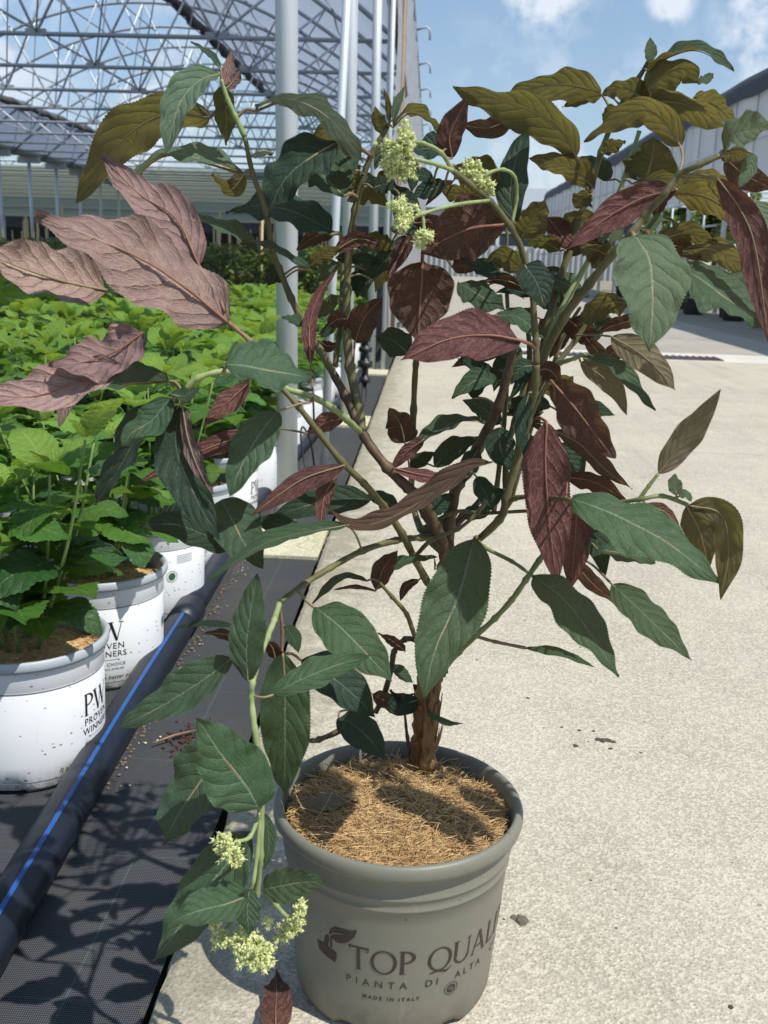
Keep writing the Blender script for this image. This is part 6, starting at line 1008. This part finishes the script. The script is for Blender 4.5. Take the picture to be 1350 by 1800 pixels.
# peeling bark flakes on the trunk
b = MB(); rr = random.Random(3)
for tint, pts in STEMS[:2]:
    P = [Vector(p[:3]) for p in pts]; P, _ = spline(P, [0]*len(P), 5)
    for _ in range(26):
        k = rr.randrange(len(P)-3); p = P[k].lerp(P[k+1], rr.random()); a = rr.uniform(0, 6.28); r = pts[0][3]*.95
        d = Vector((math.cos(a), math.sin(a), 0)); s_ = Vector((-math.sin(a), math.cos(a), 0)); L_ = rr.uniform(.006, .022); w_ = rr.uniform(.002, .005)
        q = p+d*r
        b.add([q-s_*w_, q+s_*w_, q+s_*w_*.8+Vector((0, 0, L_))+d*rr.uniform(0, .004), q-s_*w_*.7+Vector((0, 0, L_*.9))+d*rr.uniform(0, .003)], [(0, 1, 2, 3)])
fl_ = b.build('bark_flakes', SM['bark'], shrub, smooth=False); fl_['kind'] = 'stuff'

# flower heads
t = NT('flower_bud'); p_ = t.pos(); n_ = t.noise(p_, 160, 4); FLW = t.node('ShaderNodeBsdfTranslucent', {'Color': (.62, .68, .30)}).outputs[0]
FLO = t.done(t.node('ShaderNodeMixShader', {0: .25, 1: t.bsdf(t.mix(n_, (.60, .66, .27), (.86, .87, .48)), .6), 2: FLW}).outputs[0])
def floret(b, c, d, s, rr):
    a = Vector((0, 0, 1)) if abs(d.z) < .8 else Vector((1, 0, 0)); u = d.cross(a).normalized(); v = d.cross(u)
    k = 5; vs = [c]
    ring1 = []; ro = rr.uniform(0, 6.28)
    for j in range(k):
        an = ro+2*math.pi*j/k; e = u*math.cos(an)+v*math.sin(an); f = u*math.cos(an+.45)+v*math.sin(an+.45); g_ = u*math.cos(an-.45)+v*math.sin(an-.45)
        tip = c+e*s*rr.uniform(.55, 1.15)+d*s*rr.uniform(.3, 1.2)
        n0 = len(vs); vs += [c+f*s*.42+d*s*.25, c+g_*s*.42+d*s*.25, tip]; ring1.append((0, n0+1, n0+2, n0))
    b.add(vs, ring1)
    bc = c+d*s*.55; r = s*.42; vs = [bc+d*r]+[bc+(u*math.cos(x)+v*math.sin(x))*r for x in (0, 1.05, 2.09, 3.14, 4.19, 5.24)]+[bc-d*r]
    b.add(vs, [(0, 1+j, 1+(j+1) % 6) for j in range(6)]+[(7, 1+(j+1) % 6, 1+j) for j in range(6)])
for i, (x, y, z, r, n) in enumerate(FLOWERS):
    b = MB(); rr = random.Random(50+i); c = Vector((x, y, z)); core = c+Vector((0, r*.2, r*.35))
    for _ in range(int(n*1.7)):
        d = Vector((rr.gauss(0, 1), rr.gauss(0, 1), rr.gauss(-.1, .9))).normalized()
        q = c+d*r*rr.uniform(.5, 1.0)*(.8+.35*math.sin(d.x*4+i)+.2*math.sin(d.z*6+i*2))
        if rr.random() < .3: b.tube([core, core.lerp(q, .6), q], .0007, 4, cap=False)
        floret(b, q, (d+Vector((rr.gauss(0, .35), rr.gauss(0, .35), rr.gauss(0, .35)))).normalized(), rr.uniform(.0024, .0056), rr)
    b.build('flower_head', FLO, shrub, smooth=False)
# two pale papery bracts
for (bx, mid) in ((0, [(-.004, .93, .872), (-.012, .93, .866), (-.02, .928, .858)]),):
    pass

# ------------------------------------------------------------ white pots with young hydrangeas
t = NT('white_printed_plastic'); p_ = t.obj(); x_, y_, z_ = t.xyz(p_)
n_ = t.noise(p_, 25, 6, .7); c_ = t.mix(n_, (.68, .70, .72), (.76, .775, .78))
s1 = t.math('LESS_THAN', t.node('ShaderNodeTexVoronoi', {'Vector': t.vmul(p_, (1, 1, 1.6)), 'Scale': 60.0}).outputs['Distance'], .17)
s1 = t.math('MULTIPLY', s1, t.sm(t.noise(p_, 30, 3), .5, .6)); c_ = t.mix(t.math('MULTIPLY', s1, .85), c_, (.10, .085, .06)); c_ = t.mix(t.math('MULTIPLY', t.sm(t.noise(t.vmul(p_, (1, 1, .12)), 60, 5, .7), .6, .78), .25), c_, (.3, .28, .22))
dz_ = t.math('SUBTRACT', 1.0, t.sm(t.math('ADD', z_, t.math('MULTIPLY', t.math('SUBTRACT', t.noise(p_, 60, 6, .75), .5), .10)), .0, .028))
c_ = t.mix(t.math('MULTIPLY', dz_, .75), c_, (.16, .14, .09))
POTW = t.done(t.bsdf(c_, .42, 0.0, None, .45))
RIMW = simple('grey_pot_rim', (.38, .42, .46), .45, 0, .08, 20); BLKI = simple('black_ink', (.015, .015, .02), .5, 0, .1, 20, 0); GRNI = simple('green_ink', (.05, .12, .06), .5, 0, .1, 20, 0)
GRYI = simple('grey_ink', (.2, .22, .24), .5, 0, .1, 20, 0); LINE = simple('pot_groove', (.16, .18, .20), .5)
def wr(z): return .128+(.1335-.128)*min(max(z/.235, 0), 1)
def make_white_pot(text_ang, parent, detail=True):
    b = MB(); k = 72 if detail else 24
    P = [(.08, .006), (wr(0)-.004, .004), (wr(0), .010), (wr(.05), .05), (wr(.18), .18), (wr(.18)-.0012, .1815), (wr(.19), .184), (wr(.225), .222)]
    def ft(i, j): return .006 if (i < 2 and (j % 9) < 4) else 0
    b.lathe(P, (0, 0, 0), k, wob=ft); po = b.build('pot', POTW, parent)
    b = MB(); b.lathe([(.1335, .218), (.1405, .219), (.1425, .224), (.142, .2345), (.139, .2375), (.1345, .236), (.130, .228), (.128, .2)], (0, 0, 0), k); b.build('rim', RIMW, po)
    b = MB(); b.lathe([(wr(.18)+.0003, .1795), (wr(.18)+.0003, .1818)], (0, 0, 0), k); b.lathe([(wr(.02)+.0003, .0205), (wr(.02)+.0003, .0222)], (0, 0, 0), k); b.build('groove', LINE, po)
    if detail:
        for rep in (0, math.pi):
            a = text_ang+rep
            g = G2(); g.P(0); g.W(.62); wrap('lettering', g.v, g.f, 0, 0, wr, a, .112, .04, BLKI, po, xoff=-.95)
            for s_, z_t, sz, mt, bo in (('PROVEN', .1, .0185, BLKI, 0), ('WINNERS', .083, .0175, BLKI, 0), ('COLOR CHOICE', .0605, .0095, GRYI, .02), ('FLOWERING SHRUBS', .0505, .0068, GRYI, .01)):
                v_, f_ = TXT[s_] if s_ in TXT else TXT.setdefault(s_, text_polys(s_, 1, bo, 0, 1.1))
                wrap('small_lettering', v_, f_, 0, 0, wr, a, z_t, sz, mt, po)
            v_, f_ = TXT['It'] if 'It' in TXT else TXT.setdefault('It', text_polys('It all starts with a better plant.', 1, 0, .35, 1.0))
            wrap('slogan', v_, f_, 0, 0, wr, a-.1, .033, .0125, BLKI, po)
            g = G2(); g.stroke(-.9, 0, .9, 0, .03); wrap('rule', g.v, g.f, 0, 0, wr, a, .071, .03, GRYI, po)
            g = G2(); g.ring(0, 0, .014, .014, .0012, .0012, n=28); g.ring(0, 0, .009, .0095, .009, .0095, n=20); wrap('recycling_mark', g.v, g.f, 0, 0, wr, a+1.25, .115, 1, GRNI, po)
            for q in range(5):
                g = G2(); g.stroke(0, 0, .045, 0, .0013, .0013); wrap('care_text', g.v, g.f, 0, 0, wr, a+1.35, .165-q*.0045, 1, GRYI, po)
    return po
TXT = {}

def small_leaf_mesh(name, mat, seed, asp=.36, nu=12, nv=4, curl=.12, fold=.22, droop=.28):
    r_ = random.Random(seed)
    mid = [Vector((t, 0, .05*math.sin(t*3)-droop*t*t)) for t in (0, .33, .66, 1)]
    mid = [m_ + Vector((0, r_.uniform(-.03, .03), 0)) for m_ in mid]
    return leaf_mesh(mid, (0, 0, 1), asp, fold, .45, 1, seed, nu=nu, nv=nv, mats=[mat, STG], teeth=.06, curl=curl, name=name, quilt=.06)
STG = stem_mat('hydrangea_stem', (.14, .22, .06), (.2, .28, .09), b=.2)
SML = [[small_leaf_mesh('leaf', m_, s_*7+k, .33+.05*(k % 3), 30, 4) for k in range(5)] for s_, m_ in enumerate((HYD, HYL, HYY))]
SMT = [[small_leaf_mesh('leaf', m_, s_*7+k, .36, 8, 2) for k in range(3)] for s_, m_ in enumerate((HYD, HYL, HYY))]
def mesh_arrays(me):
    v = np.empty(len(me.vertices)*3); me.vertices.foreach_get('co', v); v = v.reshape(-1, 3)
    f = [tuple(p.vertices) for p in me.polygons]; mi = [p.material_index for p in me.polygons]
    uv = np.zeros((len(v), 2)); 
    for l, u in zip(me.loops, me.uv_layers[0].data): uv[l.vertex_index] = u.uv
    return v, f, mi, uv
AR = [[mesh_arrays(x) for x in row] for row in SMT]
def leaf_spots(rr, n_st=7, hgt=.3, spread=.17, z0=.2, n_low=1):
    """leaf placements (matrix, size, age) and stem curves of one young hydrangea"""
    spots = []; stems = []
    for s_ in range(n_st):
        a = 2*math.pi*s_/n_st+rr.uniform(-.4, .4); sp = spread*rr.uniform(.3, 1.1); hh = hgt*rr.uniform(.75, 1.12)
        p0 = Vector((math.cos(a)*.03, math.sin(a)*.03, z0)); p2 = Vector((math.cos(a)*sp, math.sin(a)*sp, z0+hh)); p1 = (p0+p2)/2+Vector((math.cos(a)*sp*.12, math.sin(a)*sp*.12, .02))
        stems.append((p0, p1, p2)); nn = 5
        for q in range(nn):
            t = .28+.72*q/(nn-1); c = p0*(1-t)**2+p1*2*t*(1-t)+p2*t*t; an = a+q*math.pi/2+rr.uniform(-.3, .3)
            for side in (0, math.pi):
                top = q == nn-1
                L_ = rr.uniform(.10, .15)*(1-.1*q) if not top else rr.uniform(.06, .09)
                el = rr.uniform(-.1, .5) if not top else rr.uniform(.4, .95)
                M = Matrix.Translation(c)@Matrix.Rotation(an+side+rr.uniform(-.3, .3), 4, 'Z')@Matrix.Rotation(-el, 4, 'Y')@Matrix.Rotation(rr.uniform(-.4, .4), 4, 'X')@Matrix.Translation((.02, 0, 0))
                spots.append((M, L_, 2 if top else ((0 if rr.random() < .4 else 1) if q < 2 else (1 if rr.random() < .8 else (2 if rr.random() < .75 else 0))), c))
                if top:
                    M2 = Matrix.Translation(c)@Matrix.Rotation(an+side+1.57, 4, 'Z')@Matrix.Rotation(-1.1, 4, 'Y')@Matrix.Translation((.005, 0, 0)); spots.append((M2, L_*.6, 2, c))
    for _ in range(n_low):
        a = rr.uniform(0, 6.28); c = Vector((math.cos(a)*.11, math.sin(a)*.11, z0+rr.uniform(.04, .12)))
        M = Matrix.Translation(c)@Matrix.Rotation(a+rr.uniform(-.3, .3), 4, 'Z')@Matrix.Rotation(rr.uniform(.3, .95), 4, 'Y'); spots.append((M, rr.uniform(.12, .16), 0, c))
    return spots, stems
def young_plant(detail, seed, ang):
    rr = random.Random(seed); root = empty('potted_hydrangea')
    make_white_pot(ang, root, detail)
    if detail: coir(0, 0, .205, .127, 500, seed, 'mulch', root, (.01, .03), .012, COIR, .0005, False)['kind'] = 'stuff'
    else:
        b = MB(); b.lathe([(.128, .2), (.07, .212), (.001, .214)], (0, 0, 0), 16); b.build('mulch', COIR, root)
    spots, stems = leaf_spots(rr, 9, .36 if detail else .32, .2)
    if detail:
        for p0, p1, p2 in stems:
            b = MB(); b.tube([p0, p1, p2], [.0035, .003, .002], 6, smooth_pts=4); b.build('stem', STG, root)
        for M, L_, age, c in spots:
            o = link('leaf', SML[age][rr.randrange(5)], root); o.matrix_local = M@Matrix.Diagonal((L_, L_, L_, 1))
    else:
        b = MB()
        for M, L_, age, c in spots:
            v, f, mi, uv = AR[age][rr.randrange(3)]; Mn = np.array(M)
            vv = (v*L_)@Mn[:3, :3].T+Mn[:3, 3]
            b.add([tuple(x) for x in vv], f, [tuple(x) for x in uv], age)
        b.build('foliage', [HYD, HYL, HYY], root)
    return root
protos = [young_plant(True, 31+k, math.radians((82, 22, -35, 20)[k])) for k in range(4)]
protoF = [young_plant(False, 71+k, .2) for k in range(4)]
ORD = ['first', 'second', 'third', 'fourth', 'fifth', 'sixth', 'seventh', 'eighth', 'ninth', 'tenth', 'eleventh', 'twelfth', 'thirteenth', 'fourteenth', 'fifteenth', 'sixteenth', 'seventeenth', 'eighteenth', 'nineteenth', 'twentieth']
rr = random.Random(9); usedp = set()
SPOT = []
for r_ in range(10):
    for k in range(17):
        X = -.672-.40*r_; Y = 1.60+.405*k+(.2 if r_ % 2 else 0)
        if r_ and k == 0 and r_ > 1: continue
        if X < -.45*Y-.55 or Y > 8.3: continue
        SPOT.append((r_, k, X+rr.uniform(-.015, .015)*(r_ > 0), Y+rr.uniform(-.02, .02)*(k > 2)))
for r_, k, X, Y in SPOT:
    det = (Y < 3.6 and r_ < 3)
    pool = protos if det else protoF; i = (k+r_*3) % 4 if k >= 0 else 3; src = pool[i]
    if (det, i) not in usedp: usedp.add((det, i)); o = src
    else: o = copy_tree(src)
    o.location = (X, Y, -.06); s_ = 1 if det else rr.uniform(.95, 1.12)
    if r_: o.rotation_euler = (0, 0, rr.uniform(0, 6.28))
    if Y > 2.6: o.scale = (s_, s_, s_*1.05)
    if r_ == 0:
        lab = 'young hydrangea in a white printed pot, %s along the black pipe' % ORD[k] if k != -1 and k else ('leafy hydrangea in a white printed pot nearest the camera by the black pipe' if k == 0 else 'hydrangea at the lower left frame edge, mostly outside the picture')
    else: lab = 'white potted hydrangea, %s plant of the %s row left of the pipe' % (ORD[max(k, 0)], ORD[r_])
    tag(o, lab, 'potted plant', 'young hydrangeas in white pots')
for pool, d_ in ((protos, True), (protoF, False)):
    for i, s_ in enumerate(pool):
        if (d_, i) not in usedp:
            for c in list(s_.children_recursive): bpy.data.objects.remove(c)
            bpy.data.objects.remove(s_)

# ------------------------------------------------------------ hedge of darker potted shrubs with bamboo canes
BAM = simple('bamboo', (.46, .36, .18), .6, 0, .2, 30)
BPOT = simple('black_pot', (.02, .02, .022), .5, 0, .3, 10)
HL = [mesh_arrays(small_leaf_mesh('leaf', m_, 300+k, .3, 5, 2)) for k, m_ in enumerate((HEDGE, HEDGE2))]
def hedge_plant(seed):
    rr = random.Random(seed); root = empty('staked_shrub')
    b = MB(); b.lathe([(.08, 0), (.1, .01), (.12, .2), (.125, .2), (.12, .19), (.001, .185)], (0, 0, 0), 16); b.build('pot', BPOT, root)
    b = MB(); b.tube([(.03, -.1, .15), (.03+rr.uniform(-.06, .06), -.1+rr.uniform(-.03, .05), 1.12+rr.uniform(-.05, .08))], .011, 6); b.build('bamboo_cane', BAM, root)
    b = MB()
    for _ in range(430):
        z = .18+.72*rr.random()**.85; R_ = .24*(1-.35*abs(z-.55)/.4)*math.sqrt(rr.random())*(1+.25*math.sin(z*9+seed)); a = rr.uniform(0, 6.28)
        M = np.array(Matrix.Translation((R_*math.cos(a), R_*math.sin(a), z))@Matrix.Rotation(a+rr.uniform(-1, 1), 4, 'Z')@Matrix.Rotation(rr.uniform(-1.1, .5), 4, 'Y')@Matrix.Rotation(rr.uniform(-.6, .6), 4, 'X'))
        q = 1 if rr.random() < .35 else 0; v, f, mi, uv = HL[q]; vv = (v*rr.uniform(.045, .08))@M[:3, :3].T+M[:3, 3]
        b.add([tuple(x) for x in vv], f, [tuple(x) for x in uv], q)
    b.build('foliage', [HEDGE, HEDGE2], root)
    for _ in range(3):
        a = rr.uniform(0, 6.28); b = MB(); b.tube([(0, 0, .18), (.05*math.cos(a), .05*math.sin(a), .5), (.1*math.cos(a), .1*math.sin(a), .8)], .006, 5); b.build('stem', SM['brown'], root)
    return root
hp = [hedge_plant(400+k) for k in range(4)]; first = [True]*4
rr = random.Random(77); n_h = 0
for r_ in range(9):
    Y = 8.9+.62*r_+(.0 if r_ < 6 else 1.2*(r_-5))
    for c_i in range(16):
        X = -.95-.42*c_i
        if X < -.44*Y-.4: break
        i = (r_*5+c_i*3+(c_i*c_i) % 3) % 4
        o = hp[i] if first[i] else copy_tree(hp[i]); first[i] = False
        o.location = (X+rr.uniform(-.06, .06), Y+rr.uniform(-.08, .08), -.06); o.rotation_euler = (0, 0, rr.uniform(0, 6.28)); s_ = rr.uniform(.9, 1.05); o.scale = (s_, s_, s_)
        tag(o, 'caned dark shrub, %s from the posts, %s row behind the hydrangeas' % (ORD[c_i], ORD[r_]), 'potted shrub', 'staked shrubs behind the hydrangeas')

# ------------------------------------------------------------ pots and climbers along the right greenhouse
def climber(seed, h=2.0):
    rr = random.Random(seed); root = empty('climbing_plant')
    b = MB(); b.lathe([(.12, 0), (.15, .01), (.19, .28), (.2, .3), (.18, .28), (.001, .27)], (0, 0, 0), 20); b.build('pot', BPOT, root)
    b = MB(); b.tube([(0, 0, .2), (.02, 0, 1), (0, .02, h)], .015, 6); b.build('stem', SM['brown'], root)
    b = MB()
    for _ in range(700):
        z = .4+(h-.4)*rr.random(); R_ = .38*math.sqrt(rr.random())*(1+.4*math.sin(z*5+seed)); a = rr.uniform(0, 6.28)
        M = np.array(Matrix.Translation((R_*math.cos(a), R_*math.sin(a), z))@Matrix.Rotation(a, 4, 'Z')@Matrix.Rotation(rr.uniform(-.3, 1.3), 4, 'Y')@Matrix.Rotation(rr.uniform(-.6, .6), 4, 'X'))
        q = 1 if rr.random() < .3 else 0; v, f, mi, uv = HL[q]; vv = (v*rr.uniform(.08, .15))@M[:3, :3].T+M[:3, 3]
        b.add([tuple(x) for x in vv], f, [tuple(x) for x in uv], q)
    b.build('foliage', [HEDGE, HEDGE2], root); return root
cp = climber(900)
for i, (x, y, s_) in enumerate(((6.0, 14.5, 1.0), (5.9, 17.5, 1.05), (6.1, 21, 1.1), (6.0, 25, 1.0), (6.3, 31, 1.1), (6.0, 12.2, .95))):
    o = cp if i == 0 else copy_tree(cp); o.location = (x, y, 0); o.scale = (s_, s_, s_); o.rotation_euler = (0, 0, i*1.3)
    tag(o, 'tall leafy climber under the right greenhouse, %s plant of its row' % ORD[[1, 2, 3, 4, 5, 0][i]], 'climbing plant', 'climbers under the right greenhouse')
def low_pot(seed):
    rr = random.Random(seed); root = empty('potted_plant')
    b = MB(); b.lathe([(.14, 0), (.17, .01), (.2, .24), (.215, .26), (.19, .24), (.001, .23)], (0, 0, 0), 20); b.build('pot', simple('dusty_black_pot', (.05, .052, .055), .6, 0, .3, 8), root)
    b = MB()
    for _ in range(150):
        a = rr.uniform(0, 6.28); R_ = .2*math.sqrt(rr.random())
        M = np.array(Matrix.Translation((R_*math.cos(a), R_*math.sin(a), .24+.2*rr.random()))@Matrix.Rotation(a, 4, 'Z')@Matrix.Rotation(rr.uniform(-.6, .6), 4, 'Y'))
        v, f, mi, uv = HL[0]; vv = (v*rr.uniform(.06, .11))@M[:3, :3].T+M[:3, 3]; b.add([tuple(x) for x in vv], f, [tuple(x) for x in uv])
    b.build('foliage', HEDGE, root); return root
lp = low_pot(5)
for i, (x, y) in enumerate(((4.75, 16.3), (4.55, 18.0), (4.95, 17.2), (4.7, 20), (4.8, 22.5), (4.7, 14.2), (4.8, 26))):
    o = lp if i == 0 else copy_tree(lp); o.location = (x, y, 0); o.rotation_euler = (0, 0, i*2.1)
    tag(o, 'low black pot with leaves by the right greenhouse, %s along its wall' % ORD[[1, 3, 2, 4, 5, 0, 6][i]], 'plant pot', 'black pots along the right greenhouse')

# ------------------------------------------------------------ distant trees
TL = mesh_arrays(small_leaf_mesh('leaf', HEDGE, 500, .4, 3, 2))
def tree(seed, h):
    rr = random.Random(seed); root = empty('tree')
    b = MB(); b.tube([(0, 0, -.2), (.1, 0, h*.4), (-.05, .1, h*.8)], [.22, .15, .05], 8, smooth_pts=4)
    for _ in range(9):
        a = rr.uniform(0, 6.28); z = h*rr.uniform(.3, .7); b.tube([(0, 0, z), (math.cos(a)*h*.12, math.sin(a)*h*.12, z+h*.1), (math.cos(a)*h*.25, math.sin(a)*h*.25, z+h*.15)], [.07, .05, .02], 5)
    b.build('trunk', SM['brown'], root); b = MB()
    cl = [(rr.gauss(0, h*.16), rr.gauss(0, h*.16), h*rr.uniform(.4, .95), h*rr.uniform(.1, .17)) for _ in range(16)]
    for _ in range(3200):
        cx, cy, cz, R_ = rr.choice(cl); d = Vector((rr.gauss(0, 1), rr.gauss(0, 1), rr.gauss(0, 1))).normalized()*R_*rr.random()**.4
        M = np.array(Matrix.Translation((cx+d.x, cy+d.y, cz+d.z))@Matrix.Rotation(rr.uniform(0, 6.28), 4, 'Z')@Matrix.Rotation(rr.uniform(-1, 1), 4, 'Y')@Matrix.Rotation(rr.uniform(-1, 1), 4, 'X'))
        v, f, mi, uv = TL; vv = (v*rr.uniform(.3, .5))@M[:3, :3].T+M[:3, 3]; b.add([tuple(x) for x in vv], f, [tuple(x) for x in uv])
    b.build('crown', HEDGE, root); return root
t0 = tree(1, 7)
for i, (x, y, s_) in enumerate(((17.5, 80, 1.0), (22.5, 84, 1.2), (27, 78, .85), (34, 88, 1.2), (13, 95, .9))):
    o = t0 if i == 0 else copy_tree(t0); o.location = (x, y, -.2); o.scale = (s_,)*3; o.rotation_euler = (0, 0, i*1.7)
    tag(o, 'distant green tree beyond the right greenhouse, %s from the left' % ORD[[1, 2, 3, 4, 0][i]], 'tree', 'distant trees')

# ------------------------------------------------------------ loose things
def ground_leaf(name, mid, N, w, code, label, seed, fold=.2):
    me = leaf_mesh(mid, N, w, fold, 1.6, 0, seed, mats=[LM[code], PETR]); o = link(name, me); tag(o, label, 'fallen leaf'); return o
ground_leaf('fallen_leaf', [(-.131, .895, .012), (-.137, .93, .020), (-.141, .965, .015), (-.149, 1.012, .004)], (.15, .2, -1), .0185, 'M', 'reddish fallen leaf lying underside up on the concrete left of the pot', 1)
ground_leaf('fallen_leaf', [(-.122, 1.005, .222), (-.10, 1.012, .228), (-.08, 1.016, .229), (-.058, 1.02, .226)], (.1, .3, -1), .0135, 'S', 'grey dried leaf lying on the coir at the left rim of the pot', 2, .2)
CR = simple('dirt_crumb', (.07, .058, .042), .95, 0, .35, 60, .5, .003)
def clod(b, x, y, z, r, rr, flat=.45):
    k = 7; vs = [(x, y, z+r*flat*rr.uniform(.7, 1.2))]
    for ring, (q, h) in enumerate(((.6, .7), (1, .15), (.9, -.05))):
        for j in range(k): a = 2*math.pi*j/k; s_ = r*q*rr.uniform(.6, 1.3); vs.append((x+s_*math.cos(a), y+s_*math.sin(a), z+r*flat*h))
    fs = [(0, 1+j, 1+(j+1) % k) for j in range(k)]+[(1+i*k+j, 1+(i+1)*k+j, 1+(i+1)*k+(j+1) % k, 1+i*k+(j+1) % k) for i in range(2) for j in range(k)]
    b.add(vs, fs)
rr = random.Random(8)
b = MB(); 
for dx, dy, r in ((0, 0, .009), (.008, .001, .007), (-.009, .003, .008), (.015, -.004, .006)): clod(b, .338+dx, 1.655+dy, 0, r, rr, .35)
tag(b.build('dirt_clod', CR, smooth=False), 'largest dark dirt clod on the concrete right of the shrub', 'dirt clod')
b = MB(); clod(b, .148, 1.135, 0, .011, rr, .5); clod(b, .14, 1.142, 0, .006, rr, .4)
tag(b.build('dry_leaf_scrap', simple('dry_scrap', (.13, .11, .08), .9, 0, .3, 80, .5, .003), smooth=False), 'crumpled grey brown scrap on the concrete beside the pot rim', 'debris')
b = MB()
for x, y, r in ((.285, 1.63, .006), (.27, 1.70, .003), (.30, 1.69, .004), (.325, 1.69, .0035), (.345, 1.625, .004), (.395, 1.615, .003), (.62, 1.43, .006), (.63, 1.41, .003), (.49, 1.20, .0), (.375, 1.0, .004), (.22, 1.82, .004), (.36, 2.1, .003), (.13, 2.0, .003)): 
    if r: clod(b, x, y, 0, r, rr)
for _ in range(60): clod(b, rr.uniform(-.24, 1.0), rr.uniform(.8, 3.2), 0, rr.uniform(.0008, .0022), rr)
tag(b.build('soil_crumbs', CR, smooth=False), 'scattered dark soil crumbs on the concrete', 'soil crumbs', kind='stuff')
PERL = simple('perlite', (.55, .52, .42), .9, 0, .3, 50); b = MB()
for _ in range(420):
    y = rr.uniform(1.5, 4.2); x = -.515-.012*y+.02+abs(rr.gauss(0, .014)); clod(b, x, y, -.058, rr.uniform(.0012, .0038), rr, .8)
tag(b.build('grit', [simple('grit_brown', (.17, .12, .08), .95, 0, .6, 300)], smooth=False), 'brown grit and crumbs gathered along the black pipe', 'grit', kind='stuff')
b = MB()
for _ in range(60): y = rr.uniform(1.5, 4.2); clod(b, -.505-.012*y+.02+abs(rr.gauss(0, .02)), y, -.057, rr.uniform(.001, .003), rr, .8)
tag(b.build('perlite', PERL, smooth=False), 'white perlite grains scattered along the black pipe', 'perlite', kind='stuff')
b = MB(); 
for _ in range(160): clod(b, -.415+rr.gauss(0, .018), 1.70+rr.gauss(0, .03), -.057, rr.uniform(.001, .004), rr, .8)
tag(b.build('soil_crumbs', simple('red_brown_soil', (.06, .03, .022), .95, 0, .4, 80), smooth=False), 'small heap of red brown soil on the ground cloth', 'soil', kind='stuff')
b = MB(); b.tube([(-.47, 1.66, -.05), (-.44, 1.685, -.046), (-.405, 1.72, -.05)], [.0018, .0022, .0014], 6); tag(b.build('twig', SM['tan']), 'pale dry twig on the ground cloth beside the pipe', 'twig')
